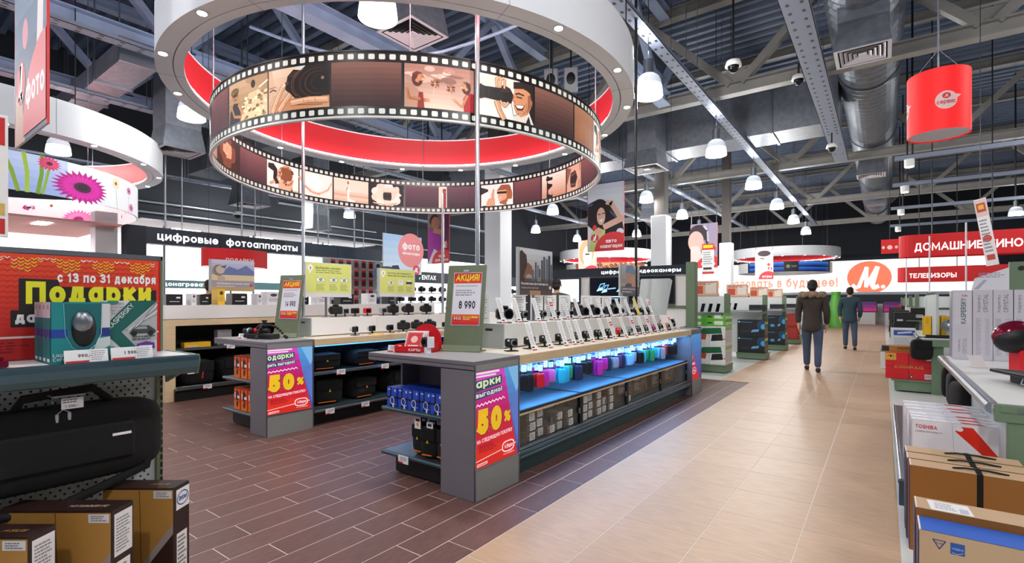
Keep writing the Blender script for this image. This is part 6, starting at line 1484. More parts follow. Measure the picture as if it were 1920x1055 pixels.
ks = [R(0, 0, 0.155, 0.2, '#d7d7dc'), P([(0, 0.11), (0.075, 0.2), (0.155, 0.2), (0.155, 0.197), (0.05, 0.092), (0.1, 0.035), (0.05, 0.035), (0, 0.092)], '#0f5f58'), P([(0.05, 0.092), (0.155, 0.192), (0.155, 0.06), (0.09, 0.04)], '#b4b6ba')] + \
     [L([(0.06 + 0.01 * i, 0.095 + 0.004 * i), (0.155, 0.15 + 0.012 * i)], 0.003, ('#8c8e92', '#eceef0')[i % 2]) for i in range(5)] + \
     [P([(0.07, 0.085), (0.08, 0.1), (0.1, 0.112), (0.13, 0.112), (0.15, 0.095), (0.15, 0.085)], '#3c4444'), P([(0.085, 0.1), (0.1, 0.109), (0.122, 0.109), (0.125, 0.1)], '#9aa4a6'), E(0.085, 0.085, 0.009, 0.009, '#15181a'), E(0.135, 0.085, 0.009, 0.009, '#15181a'),
      T(0.018, 0.102, 0.021, 'KASPERSKY', '#eef4f2', bold=0.01, rot=0.86, fit=0.105), T(0.004, 0.186, 0.012, 'Kaspersky', '#2a4a48', bold=0.0, fit=0.052), T(0.02, 0.174, 0.01, 'Internet', '#444', bold=0.0), T(0.02, 0.163, 0.01, 'Security', '#444', bold=0.0), T(0.02, 0.152, 0.01, '2012', '#444', bold=0.0),
      P([(0.09, 0.03), (0.148, 0.03), (0.146, 0.05), (0.12, 0.056), (0.094, 0.048)], '#6a3a9c'), R(0.1, 0.038, 0.14, 0.042, '#e8e0f4'), R(0.0, 0.05, 0.012, 0.056, '#5a2f90')] + G(0.0, 0.03, 0.04, 0.045, 2, '#666', 3) + G(0.08, 0.06, 0.15, 0.078, 2, '#4a4a4a', 2) + [R(0.01, 0.19, 0.04, 0.2, '#2a8a6a')]
carton('software_carton', 0.155, 0.032, 0.2, 'silver_box', 'silver and green software carton with a car picture on the left shelf', 'box', ks, (-2.118, 0.556 + 0.0775, 1.152), PI / 2)
def ptag(loc, w, h, price, label, extra=0.0):
    t = thing('price_tag', label, 'price tag', loc, PI / 2)
    M = Matrix.Rotation(-0.25, 4, 'X')
    ob('card', MB().box((0, 0, 0), (w, 0.002, h), 'paper', M=M), t)
    s = [R(0, 0, w, h, '#f2f2f4'), R(w * 0.02, 0, w * 0.55, h * 0.16, '#d2222a'), T(w * 0.3, h * 0.42, h * 0.34, price, '#1c1c1e', bold=0.03)] + G(w * 0.6, h * 0.1, w * 0.95, h * 0.9, 5, '#aaa6ac', 6) + [L([(w * 0.56, 0), (w * 0.56, h)], 0.0008, '#b8b8bc')]
    ob('print', art_mesh('print', s, lambda x, y, d: M @ Vector((x, -d, y))), t)
    ob('holder', MB().box((0, -0.004, 0), (w, 0.016, 0.003), 'clear'), t)
ptag((-2.078, 0.447, 1.152), 0.112, 0.042, '990.–', 'white price tag reading 990 before the teal mouse carton')
ptag((-2.082, 0.568, 1.152), 0.12, 0.042, '1 590.–', 'white price tag reading 1 590 before the software carton')
t = thing('laptop', 'corner of a dark maroon laptop at the left edge of the frame on the shelf', 'laptop', (-2.2, 0.24, 1.152))
ob('base', MB().box((-0.1, -0.3, 0), (0.1, 0.085, 0.02), 'kettle', 0.004), t)
ob('lid', MB().box((-0.1, -0.3, 0.022), (0.1, 0.075, 0.032), 'kettle', 0.003), t)
t = thing('price_board', 'tall price board with red header at the upper left edge', 'sign', (-2.33, 0.1, 1.56))
ob('board', MB().box((0, 0, 0), (0.006, 0.258, 0.40), 'paper', 0.002), t)
ob('print', art_mesh('print', [R(0.01, 0.3, 0.25, 0.39, '#d0181c'), R(0.01, 0.01, 0.25, 0.06, '#c8242a'), R(0.05, 0.07, 0.25, 0.11, '#d8b860')] + G(0.02, 0.14, 0.24, 0.28, 6, '#9a9aa0', 3), flat((0.006, 0, 0), (0, 1, 0))), t)
ob('stand', MB().box((-0.004, 0.12, -0.03), (0.0, 0.14, 0.02), 'steel'), t)

# laptop bag on the pegboard
t = thing('laptop_bag', 'black laptop bag hanging on the left pegboard', 'bag', (-2.275, 0.47, 0.72))
bm_ = MB()
N = 40
outl = []
for i in range(N):
    a = 2 * PI * i / N
    ca, sa = math.cos(a), math.sin(a)
    outl.append((0.30 * math.copysign(abs(ca) ** 0.38, ca), 0.135 * math.copysign(abs(sa) ** 0.4, sa) + 0.14))
lay = [(-0.03, 0.97), (-0.02, 1.0), (0.03, 1.0), (0.055, 0.96), (0.07, 0.86), (0.075, 0.6), (0.076, 0.0)]
vs = []
for x, k in lay: vs += [(x, y * k, 0.14 + (z - 0.14) * k) for y, z in outl]
fs = []
for q in range(len(lay) - 1): fs += [(q * N + i, q * N + (i + 1) % N, (q + 1) * N + (i + 1) % N, (q + 1) * N + i) for i in range(N)]
bm_.add(vs, fs, 'soft_black', True)
ob('bag_body', bm_, t)
ob('front_pocket', MB().box((0.068, -0.20, 0.07), (0.088, 0.20, 0.2), 'black_fabric', 0.012), t)
ob('carry_handle', MB().tube([(0.02, -0.11, 0.27), (0.02, -0.09, 0.31), (0.02, 0.09, 0.325), (0.02, 0.14, 0.275)], 0.014, 'soft_black', 8), t)
ob('shoulder_strap', MB().tube([(0.03, 0.28, 0.2), (0.06, 0.24, 0.02), (0.07, 0.0, -0.05), (0.07, -0.2, -0.04), (0.05, -0.28, 0.05)], 0.016, 'soft_black', 8), t)
ob('logo_plate', MB().box((0.0885, 0.13, 0.155), (0.09, 0.185, 0.164), 'paper'), t, label='small white logo plate')
ob('zip_pulls', MB().box((0.07, -0.02, 0.225), (0.074, -0.01, 0.255), 'chrome', 0.002).box((0.07, 0.012, 0.23), (0.074, 0.022, 0.258), 'chrome', 0.002).tube([(0.072, -0.015, 0.255), (0.072, 0.0, 0.268), (0.072, 0.017, 0.258)], 0.002, 'chrome', 5), t)
t = thing('price_tag', 'clear price tag holder hanging above the black laptop bag', 'price tag', (-2.19, 0.44, 0.985), PI / 2)
ob('holder', MB().box((0, 0, 0), (0.085, 0.004, 0.05), 'clear', 0.001).box((0, -0.001, 0.046), (0.085, 0.005, 0.052), 'steel'), t)
ob('card', art_mesh('card', [R(0.022, 0.006, 0.08, 0.042, '#f2f0f4')] + G(0.026, 0.024, 0.076, 0.04, 2, '#666', 3) + [T(0.032, 0.011, 0.011, '1 290.–', '#222', bold=0.02)], flat((0, -0.002, 0), (1, 0, 0))), t)
ob('hook', MB().tube([(0.0, 0.1, 0.05), (0.0, 0.0, 0.05), (0.0, -0.004, 0.03)], 0.003, 'steel', 6), t)

# notebook cartons on the floor base, turned towards the camera
RC = -0.633695 + 0.0
def notebook_carton(tt, u_right, top, w, d, h, label, grp='brown and kraft notebook cartons stacked at the left', extra=()):
    r = (u_right - 960) / 946.6 * tt
    fx, fy = -0.592, 0.806; rx, ry = 0.806, 0.592
    px = tt * fx + (r - w / 2) * rx; py = tt * fy + (r - w / 2) * ry
    t = thing('notebook_carton', label, 'box', (px, py, top - h), 0.633695, grp)
    ob('carton_body', MB().box((-w / 2, 0, 0), (w / 2, d, h), 'asus_dark', 0.002), t)
    fr = GR(0, 0, w, h, '#b8843c', '#c08c42', 3) + [P([(w - 0.26, h - 0.49), (w, h - 0.16), (w, 0), (w - 0.26, 0)], '#3a1c17'), P([(w - 0.285, h - 0.49), (w - 0.262, h - 0.49), (w, h - 0.16), (w, h - 0.125)], '#a89a94'), R(0, h - 0.004, w, h, '#2c1512'),
          L([(w * 0.52, h), (w * 0.55, h - 0.3)], 0.002, '#6a4a20'), R(w - 0.07, h - 0.035, w - 0.005, h - 0.008, '#eeecec')] + G(w - 0.062, h - 0.032, w - 0.01, h - 0.012, 3, '#777', 7)
    ob('front_print', art_mesh('front_print', fr, flat((-w / 2, 0, 0), (1, 0, 0))), t)
    tp = [R(0, 0, w, d, '#2c1512'), T(w - 0.11, d * 0.4, 0.02, 'ASUS', '#b88a4a', bold=0.02, fit=0.07, shear=0.2)] + list(extra)
    ob('top_print', art_mesh('top_print', tp, flat((-w / 2, 0, h), (1, 0, 0), (0, 1, 0))), t)
    sd = [R(0, 0, d, h, '#2a1412')] + ([R(d * 0.15, h - 0.085, d, h - 0.012, '#f2f2f2'), L([(d * 0.57 + d * 0.36 * math.cos(a), h - 0.048 + 0.024 * math.sin(a)) for a in [2 * PI * i / 20 for i in range(21)]], 0.004, '#1f56a0'), T(d * 0.57, h - 0.055, 0.024, 'intel', '#1f56a0', 'c', 0.03, fit=d * 0.5)] if 'intel' in extra_flags else [R(d * 0.12, h - 0.15, d * 0.95, h - 0.015, '#eceaee')] + G(d * 0.2, h - 0.14, d * 0.85, h - 0.03, 11, '#8a8a90', 5))
    sd += [R(d * 0.18, h - 0.31, d * 0.85, h - 0.17, '#eeecec')] + G(d * 0.24, h - 0.3, d * 0.8, h - 0.18, 8, '#6a6a6a', 4)
    ob('side_print', art_mesh('side_print', sd, flat((w / 2, 0, 0), (0, 1, 0))), t)
extra_flags = ['intel']
notebook_carton(1.80, 325, 0.682, 0.25, 0.085, 0.52, 'tall notebook carton with intel sticker, rearmost of the three at left'.replace('intel', 'oval blue'))
extra_flags = []
notebook_carton(1.575, 208, 0.694, 0.36, 0.09, 0.53, 'tall notebook carton with dark top, middle of the three at left', extra=[T(0.2, 0.03, 0.02, 'NOTEBOOK PC', '#c8c0bc', bold=0.01, fit=0.12)])
notebook_carton(1.40, 52, 0.694, 0.36, 0.085, 0.53, 'notebook carton in the lower left corner, nearest the camera')

# ------------------------------------------------------------------ right foreground gondola
t = thing('shelf_gondola', 'green and white shop gondola at the right edge', 'shelf unit', (0, 4.0, 0))
ob('base_deck', MB().box((0.12, 0.23, 0), (0.57, 3.2, 0.15), 'green_metal', 0.004).box((0.105, 0.23, 0.145), (0.57, 3.2, 0.172), 'steel', 0.003), t)
ob('base_rail', MB().cyl((0.1, 0.22, 0.155), (0.1, 3.2, 0.155), 0.022, 'rail', n=12).box((0.085, 0.215, 0.0), (0.12, 0.235, 0.16), 'rail_dark'), t)
ob('back_panel', MB().box((0.572, 0.02, 0.1), (0.6, 3.2, 0.73), 'pegboard'), t)
ob('upright_post', MB().box((0.571, -0.02, 0.0), (0.66, 0.03, 0.70), 'green_metal', 0.003), t)
ob('upright_post', MB().box((1.4, -0.02, 0.0), (1.48, 0.03, 0.70), 'green_metal', 0.003), t)
s2 = ob('shelf', MB().box((0.50, 0.0, 0.725), (1.5, 3.15, 0.76), 'white_panel', 0.003), t)
ob('price_rail', MB().prism([(0.505, 0.764), (0.49, 0.762), (0.478, 0.748), (0.476, 0.73), (0.482, 0.712), (0.505, 0.70)], -3.15, 0.012, 'rail', M=Matrix.Rotation(PI / 2, 4, 'X')).box((0.505, 0.0, 0.757), (0.53, 3.15, 0.766), 'chrome'), s2)
ob('shelf_bracket', MB().box((0.515, -0.03, 0.66), (1.5, 0.0, 0.762), 'green_metal', 0.004).box((0.54, -0.034, 0.715), (1.4, -0.03, 0.755), 'green_metal', 0.002).cyl((0.62, -0.038, 0.735), (0.62, -0.03, 0.735), 0.012, 'steel', n=12), s2)
ob('header_panel', MB().box((1.09, 3.5, 0.7), (1.6, 3.56, 1.77), 'green_metal', 0.003).cyl((1.18, 3.49, 1.7), (1.18, 3.5, 1.7), 0.025, 'black', n=12).cyl((1.32, 3.49, 1.7), (1.32, 3.5, 1.7), 0.025, 'black', n=12), t)
t = thing('slanted_board', 'white slanted price board left of the green header panel', 'sign', (0.78, 7.45, 1.46))
ob('board', MB().prism([(0, 0), (0.3, 0), (0.3, 0.25), (0.03, 0.14)], -0.02, 0, 'bubble', M=Matrix.Rotation(PI / 2, 4, 'X')), t)
ob('print', art_mesh('print', [P([(0.02, 0.02), (0.1, 0.12), (0.13, 0.12), (0.06, 0.02)], '#b8b4c8')] + G(0.06, 0.14, 0.28, 0.2, 3, '#a8a0b8', 4), flat((0, -0.001, 0), (1, 0, 0))), t)
ob('stand', MB().cyl((0.15, 0.01, -0.7), (0.15, 0.01, 0), 0.012, 'steel', n=8), t)
t = thing('hanging_price_strip', 'tall narrow white and red price strip tilted above the right shelf', 'sign', (0.96, 7.5, 1.74), math.radians(-30))
M = Matrix.Rotation(math.radians(8), 4, 'Y') if False else Matrix.Rotation(math.radians(-9), 4, 'Y')
ob('strip', MB().box((-0.055, 0, 0), (0.055, 0.006, 0.75), 'paper', 0.001, M=M), t)
ob('print', art_mesh('print', [R(0.004, 0.55, 0.106, 0.74, '#e8d0c8'), R(0.015, 0.6, 0.095, 0.7, '#c84a3a'), R(0.03, 0.63, 0.08, 0.68, '#f0c040'), E(0.055, 0.3, 0.04, 0.04, '#d8402a'), R(0.02, 0.06, 0.09, 0.12, '#d05040')] + G(0.015, 0.14, 0.095, 0.52, 10, '#8a8890', 9), lambda x, y, d: M @ Vector((-0.055 + x, -d, y))), t)
ob('hanger', MB().cyl((-0.11, 0.003, 0.74), (-0.11, 0.003, 4.5), 0.004, 'dark_metal', n=5), t)

def kc(i):
    w, h = 0.15, 0.70
    o = [R(0, 0, w, h, '#d3d0d8')]
    if i == 0:
        o += [R(0.015, 0.33, w - 0.01, h - 0.02, '#dad8de'), T(0.105, 0.36, 0.055, 'KASPERSKY', '#1e5a58', bold=0.02, rot=PI / 2, fit=0.26), T(0.075, 0.635, 0.03, 'lab', '#c23a34', 'l', 0.02), T(0.06, 0.08, 0.026, 'Kaspersky', '#8a8a90', bold=0.0, rot=PI / 2), T(0.11, 0.06, 0.045, 'CRYSTAL', '#9a9aa0', bold=0.01, rot=PI / 2, fit=0.16), L([(0.0, 0.345), (w, 0.345)], 0.003, '#b8b4bc')]
    else:
        o += [T(0.055, 0.48, 0.03, 'Kaspersky', '#5a5a62', bold=0.0, rot=PI / 2, fit=0.17), T(0.11, 0.48, 0.045, 'CRYSTAL', '#6a6a72', bold=0.01, rot=PI / 2, fit=0.18)] + G(0.02, 0.05, 0.065, 0.42, 22, '#a8a6ae', 3 + i) + G(0.09, 0.05, 0.13, 0.42, 20, '#b0aeb6', 13 + i)
        if i == 3: o += [R(0.01, 0.02, 0.06, 0.14, '#d88a84')]
    return o
for i, x in enumerate((0.572, 0.728, 0.874, 1.018)):
    t = thing('software_carton', 'tall silver software carton on the right shelf, %s' % ('first from the left, with dark green lettering', 'second from the left', 'third from the left', 'fourth, cut by the right edge')[i], 'box', (x, 6.83, 0.761), 0, 'tall silver cartons on the right shelf')
    ob('carton_body', MB().box((0, 0, 0), (0.15, 0.22, 0.70), 'silver_box', 0.003), t)
    ob('front_print', art_mesh('front_print', kc(i), flat((0, 0, 0), (1, 0, 0))), t)
    if i == 0: ob('side_foil', MB().box((-0.006, 0.01, 0.01), (0, 0.21, 0.69), 'chrome', 0.002), t)
t = thing('tablet', 'flat black tablet tethered on the right white shelf', 'tablet', (1.0, 5.0, 0.761), math.radians(20))
ob('slab', MB().box((-0.3, -0.25, 0.05), (0.35, 0.25, 0.075), 'black', 0.006, M=Matrix.Rotation(0.06, 4, 'Y')), t)
ob('cushion', MB().box((-0.2, -0.2, 0.0), (0.3, 0.2, 0.06), 'dark_metal', 0.008), t)
ob('tether', MB().tube([(-0.28, -0.1, 0.07), (-0.31, -0.12, 0.03), (-0.24, -0.15, 0.005), (-0.1, -0.22, 0.005)], 0.006, 'steel', 6), t)
t = thing('demo_mouse', 'glossy black and magenta device on a red stand at the right edge', 'device', (0.955, 5.75, 0.761), 0.4)
ob('stand', MB().box((-0.1, -0.08, 0), (0.14, 0.1, 0.22), 'red', 0.03), t)
ob('shell', MB().ell((0, 0, 0.31), (0.14, 0.1, 0.12), 'black', 20, 12, M=Matrix.Rotation(-0.35, 4, 'Y')), t)
ob('shell_cap', MB().ell((0.01, 0.01, 0.335), (0.145, 0.1, 0.11), 'kettle', 20, 12, M=Matrix.Rotation(-0.35, 4, 'Y')), t, label='magenta upper shell')
t = thing('price_tag', 'small white price tag leaning before the silver cartons', 'price tag', (0.69, 6.05, 0.761), 0.5)
ob('card', MB().box((-0.06, 0, 0), (0.06, 0.003, 0.12), 'paper', M=Matrix.Rotation(-0.5, 4, 'X')), t)
ob('foot', MB().box((-0.06, 0, 0), (0.06, 0.06, 0.003), 'clear'), t)
# cartons on its base
ts = [R(0, 0, 0.43, 0.40, '#eeecf0'), T(0.018, 0.345, 0.034, 'TOSHIBA', '#c8141e', bold=0.03, fit=0.11), T(0.018, 0.322, 0.014, 'Leading Innovation >>>', '#55555a', bold=0.0, fit=0.135), P([(0.215, 0.35), (0.245, 0.382), (0.30, 0.382), (0.44, 0.2), (0.43, 0.13)], '#e82a12'), E(0.236, 0.366, 0.018, 0.014, '#f4f2f4'), L([(0.2, 0.4), (0.215, 0.1)], 0.0015, '#a8a6aa'), L([(0.0, 0.2), (0.2, 0.18)], 0.0012, '#c4c2c6')]
tt_ = [R(0, 0, 0.43, 0.075, '#e4e2e8'), P([(0.25, 0.01), (0.36, 0.01), (0.34, 0.05), (0.24, 0.05)], '#c81e1a'), R(0.0, 0.0, 0.09, 0.075, '#f4f4f6')]
sd_ = [R(0, 0, 0.075, 0.4, '#dcd4dc'), T(0.05, 0.3, 0.02, 'TO', '#c8141e', bold=0.03)] + G(0.012, 0.26, 0.06, 0.29, 2, '#777', 2) + [P([(0.01, 0.18), (0.03, 0.2), (0.05, 0.18), (0.03, 0.19)], '#7a5a80'), R(0.02, 0.03, 0.05, 0.06, '#666')]
tb = carton('laptop_carton', 0.43, 0.075, 0.40, 'white_box', 'white laptop carton', 'box', ts, top=tt_)
ob('side_print', art_mesh('side_print', sd_, flat((-0.215, 0.075, 0), (0, -1, 0))), tb)
for i, (y, x, z) in enumerate(((4.26, 0.155, 0), (4.36, 0.15, 0.0), (4.47, 0.15, 0.0), (4.66, 0.14, 0.01), (4.78, 0.128, 0.01), (4.94, 0.126, 0.015))):
    q = tb if i == 0 else dup(tb, (0, 0, 0))
    q.location = (x + 0.215, y, 0.172 + 0); q['label'] = 'white laptop carton with red stripe on the right base shelf, %s' % ('in front', 'second from the front', 'third from the front', 'fourth from the front', 'fifth from the front', 'rearmost')[i]; q['group'] = 'white laptop cartons on the right base shelf'
def brown(y, x, h, label, d=0.14, w=0.5, blue=False, labelled=False, strap=True):
    t = thing('laptop_carton', label, 'box', (x + w / 2, y, 0), 0)
    ob('carton_body', MB().box((-w / 2, 0, 0), (w / 2, d, h), 'card_light' if blue else 'card', 0.004), t)
    ob('side_sleeve', MB().box((-w / 2 - 0.003, 0.004, 0.0), (-w / 2, d - 0.004, h - 0.01), 'blue_side', 0.001), t, label='dark blue side')
    tp = [R(0, 0, w, d, '#2a5fc0' if blue else '#c9a884'), R(0, 0, 0.006, d, '#efe6dc')]
    if labelled: tp += [P([(0.055, 0.01), (0.2, 0.01), (0.19, d - 0.02), (0.045, d - 0.02)], '#f2f2f4')] + G(0.07, 0.03, 0.15, d - 0.04, 4, '#a8a8b0', 3) + [R(0.155, 0.02, 0.185, d * 0.5, '#c8c8d0')]
    ob('top_print', art_mesh('top_print', tp, flat((-w / 2, 0, h), (1, 0, 0), (0, 1, 0))), t)
    if blue:
        f = [R(0, 0, w, h, '#cfae88'), L([(0.045, h - 0.03), (0.085, h - 0.03), (0.065, h - 0.065), (0.045, h - 0.03)], 0.004, '#3a4a86'), T(0.065, h - 0.046, 0.011, 'PAP', '#3a4a86', 'c', 0.01), R(0.1, h - 0.075, 0.145, h - 0.028, '#2456a8'), T(0.1225, h - 0.056, 0.014, 'Windows', '#cfe0f4', 'c', 0.0, fit=0.036), L([(0.105, h - 0.068), (0.122, h - 0.072), (0.14, h - 0.064)], 0.002, '#cfe0f4')]
    else:
        f = [R(0, 0, w, h, '#9a6428')] + G(0.02, 0.02, 0.1, 0.06, 2, '#7a4c1c', 3)
    ob('front_print', art_mesh('front_print', f, flat((-w / 2, 0, 0), (1, 0, 0))), t)
    if strap:
        xx = 0.03
        ob('carry_handle', MB().tube([(xx - 0.1, d * 0.4, h + 0.004), (xx - 0.05, d * 0.4, h + 0.012), (xx + 0.04, d * 0.45, h + 0.012), (xx + 0.12, d * 0.5, h + 0.003)], 0.006, 'black', 6), t)
        ob('tape', MB().box((xx - 0.01, -0.002, h * 0.3), (xx + 0.015, d, h + 0.003), 'black').box((xx - 0.035, -0.001, h * 0.72), (xx + 0.12, 0.0, h), 'clear'), t)
brown(3.80, 0.108, 0.462, 'brown laptop carton with black handle on the right floor, third behind the blue topped one', strap=True)
brown(3.652, 0.11, 0.460, 'brown laptop carton with black handle on the right floor, second behind the blue topped one')
brown(3.50, 0.118, 0.459, 'brown laptop carton with black strap down its front, on the right floor')
brown(2.935, 0.12, 0.415, 'brown laptop carton with a white label on its lid, lower right', d=0.16, labelled=True, strap=False)
brown(2.75, 0.124, 0.384, 'kraft laptop carton with blue lid in the lower right corner', d=0.17, blue=True, strap=False)
bq = bag('hanging_bag', 0.3, 0.12, 0.3, 'black bag hanging under the right shelf, nearest', stripe=False, loc=(0.53, 5.6, 0.38), rz=PI / 2 + 0.2, group='black bags under the right shelf')
dup(bq, (0.525, 6.05, 0.40), PI / 2, 'black bag hanging under the right shelf, middle')
dup(bq, (0.52, 6.5, 0.42), PI / 2 - 0.1, 'black bag hanging under the right shelf, farthest')
t = thing('gadget_carton', 'small black cartons on the base below the hanging bags', 'box', (0.45, 5.35, 0.172))
ob('carton_body', MB().box((-0.08, 0, 0), (0.1, 0.3, 0.2), 'black_box', 0.004), t)
ob('side_label', art_mesh('side_label', [R(0.02, 0.03, 0.08, 0.08, '#e8e8e8'), E(0.14, 0.12, 0.02, 0.02, '#c88a3a')], flat((-0.08, -0.001, 0), (1, 0, 0))), t)

# ------------------------------------------------------------------ second gondola on the right with the red carton
t = thing('shelf_gondola', 'green shop gondola with the red carton, second on the right', 'shelf unit', (0, 9.5, 0))
ob('base_deck', MB().box((0.14, 0.0, 0.02), (0.6, 2.4, 0.17), 'green_metal', 0.006).box((0.1, -0.02, 0.165), (0.6, 2.4, 0.185), 'green_metal', 0.003), t)
ob('upright_post', MB().box((0.565, -0.03, 0.0), (0.70, 0.03, 0.80), 'green_metal', 0.003), t)
ob('back_panel', MB().box((0.62, 0.03, 0.0), (0.65, 2.4, 1.45), 'pegboard'), t)
ob('top_post', MB().box((0.62, 2.0, 0.8), (0.74, 2.06, 1.5), 'green_metal', 0.003), t)
s3 = ob('shelf', MB().box((0.44, -0.1, 0.79), (1.3, 2.4, 0.815), 'white_panel', 0.003), t)
ob('price_rail', MB().box((0.41, -0.1, 0.76), (0.44, 2.4, 0.82), 'rail', 0.004), s3)
ob('shelf_bracket', MB().box((0.46, -0.13, 0.70), (1.3, -0.1, 0.80), 'green_metal', 0.003), s3)
rc_ = [R(0, 0, 0.57, 0.385, '#d4101a'), R(0.0, 0.185, 0.57, 0.192, '#4a0c10'), R(0.272, 0, 0.28, 0.385, '#4a0c10'), R(0.005, 0.28, 0.13, 0.382, '#d8a838'), E(0.065, 0.34, 0.016, 0.016, '#2a1608'), R(0.03, 0.335, 0.04, 0.35, '#2a1608'), R(0.09, 0.335, 0.1, 0.35, '#2a1608'), T(0.11, 0.165, 0.05, 'COMPAQ', '#d89a3a', bold=0.03, fit=0.34), R(0.48, 0.29, 0.55, 0.375, '#f4f0f0'), R(0.46, 0.02, 0.56, 0.09, '#f0ecec'), E(0.31, 0.045, 0.02, 0.02, '#20262a'), E(0.31, 0.045, 0.009, 0.009, '#e8eef0')] + G(0.465, 0.03, 0.55, 0.08, 2, '#8a5a5a', 3)
carton('red_carton', 0.57, 0.25, 0.385, 'red_box', 'large red carton with gold lettering on the right base shelf', 'box', rc_, (0.315, 9.53, 0.187))
carton('orange_brown_carton', 0.5, 0.2, 0.47, 'card', 'orange brown carton rising behind the red carton', 'box', G(0.1, 0.42, 0.4, 0.45, 1, '#5a2f14', 2), (0.33, 9.85, 0.187))
sm = [R(0, 0, 0.34, 0.36, '#eceef2'), R(0.04, 0.24, 0.33, 0.33, '#2a62c0'), L([(0.1, 0.28), (0.28, 0.3)], 0.03, '#dfeaf8')] + G(0.05, 0.04, 0.3, 0.2, 6, '#c4c8d4', 3)
carton('printer_carton', 0.34, 0.3, 0.36, 'white_box', 'white carton with blue label behind the hanging black bag at right', 'box', sm, (0.28, 11.0, 0.52))
carton('brown_carton', 0.4, 0.4, 0.33, 'brown_carton', 'brown carton under the white carton with blue label', 'box', None, (0.3, 11.0, 0.187))
carton('small_carton', 0.24, 0.3, 0.09, 'brown_box', 'small dark brown carton at the aisle edge behind the red carton', 'box', [R(0.17, 0, 0.24, 0.09, '#d8d2cc')], (0.1, 12.6, 0.36))
tag(ob('carton_plinth', MB().box((-0.04, 12.58, 0), (0.4, 13.2, 0.34), 'white_panel', 0.004).box((-0.045, 12.575, 0.34), (0.405, 13.2, 0.36), 'green_metal', 0.002)), 'white plinth under the small dark brown carton', 'plinth')
bag('hanging_bag', 0.26, 0.14, 0.30, 'black bag hanging below the shelf above the red carton', stripe=False, loc=(0.45, 9.42, 0.50), rz=0.2)
yb_ = carton('yellow_carton', 0.10, 0.14, 0.30, 'yellow', 'yellow carton', 'box', [L([(0.01, 0.15), (0.09, 0.15)], 0.003, '#c89010'), R(0.03, 0.18, 0.07, 0.27, '#e0ac10'), R(0.0, 0, 0.006, 0.3, '#8a6408')])
for i in range(5):
    q = yb_ if i == 0 else dup(yb_, (0, 0, 0))
    q.location = (0.56 + 0.108 * i, 10.3, 0.817); q['label'] = 'yellow carton on the shelf above the red carton, %s from the left' % ('first', 'second', 'third', 'fourth', 'fifth')[i]; q['group'] = 'yellow cartons on the second right shelf'
for i in range(2):
    t = thing('silver_headset', 'round silver gadget on a stand before the yellow cartons, %s' % ('left', 'right')[i], 'device', (0.80 + 0.22 * i, 10.0, 0.817))
    ob('shell', MB().ell((0, 0, 0.16), (0.1, 0.08, 0.095), 'chrome', 18, 12), t)
    ob('stand', MB().cyl((0, 0, 0), (0, 0, 0.09), 0.03, 'bubble', n=12), t)
t = thing('price_strip', 'white price strip slanting before the round silver gadgets', 'price tag', (0.86, 9.86, 0.817), 0.3)
ob('card', MB().box((-0.04, 0, 0), (0.04, 0.004, 0.4), 'paper', M=Matrix.Rotation(0.35, 4, 'Y') @ Matrix.Rotation(-0.3, 4, 'X')), t)
ob('foot', MB().box((-0.05, 0, 0), (0.05, 0.06, 0.003), 'clear'), t)
t = thing('display_tray', 'flat black tray on the shelf edge above the red carton', 'tray', (0.75, 9.6, 0.816))
ob('tray_body', MB().box((-0.25, -0.12, 0), (0.3, 0.14, 0.035), 'black', 0.008), t)
ob('tray_lip', MB().box((-0.25, -0.125, 0.03), (0.3, -0.115, 0.045), 'dark_metal', 0.002), t)
# farther gondolas on the right
for i, y in enumerate((13.4, 16.6, 20.0, 24.0)):
    t = thing('shelf_gondola', 'green shop gondola right of the aisle, %s behind the red carton' % ('first', 'second', 'third', 'fourth')[i], 'shelf unit', (0, y, 0))
    ob('base_deck', MB().box((0.2, 0, 0), (3.4, 0.9, 0.17), 'green_metal', 0.006), t)
    ob('back_panel', MB().box((0.6, 0.42, 0.17), (3.4, 0.46, 1.45), 'wall_white'), t)
    ob('upright_post', MB().box((0.55, 0.38, 0.0), (0.62, 0.5, 1.5), 'green_metal', 0.003), t)
    for z in (0.62, 0.95, 1.22): ob('shelf', MB().box((0.4 + 0.1 * (z > 1), 0.05, z - 0.02), (3.4, 0.42, z), 'green_metal'), t)
    for k in range(7):
        m = ['black_box', 'white_box', 'black', 'red_box', 'silver', 'black_box', 'white_box'][(k + i) % 7]
        carton('boxed_device', 0.3, 0.2, 0.26 - 0.03 * (k % 3), m, 'boxed device on the %s far right gondola, %s from the aisle on its middle shelf' % (('first', 'second', 'third', 'fourth')[i], ('first', 'second', 'third', 'fourth', 'fifth', 'sixth', 'seventh')[k]), 'box', [R(0.05, 0.05, 0.2, 0.12, '#b8bcc4')], (0.62 + 0.36 * k, y + 0.12, 0.951), 0, 'boxed devices on the far right gondolas')
    for k in range(4):
        carton('black_carton', 0.36, 0.4, 0.235, 'black_box' if k != 1 else 'brown_box', '%s carton %s in the stack beside the aisle at the %s far right gondola' % ('dark brown' if k == 1 else 'black', ('lowest', 'second', 'third', 'topmost')[k], ('first', 'second', 'third', 'fourth')[i]), 'box', [R(0.05, 0.05, 0.15, 0.09, '#c8ccd4')], (0.36 + 0.01 * (k % 2), y + 0.1, 0.171 + 0.236 * k), 0, 'black cartons in stacks on the far right')
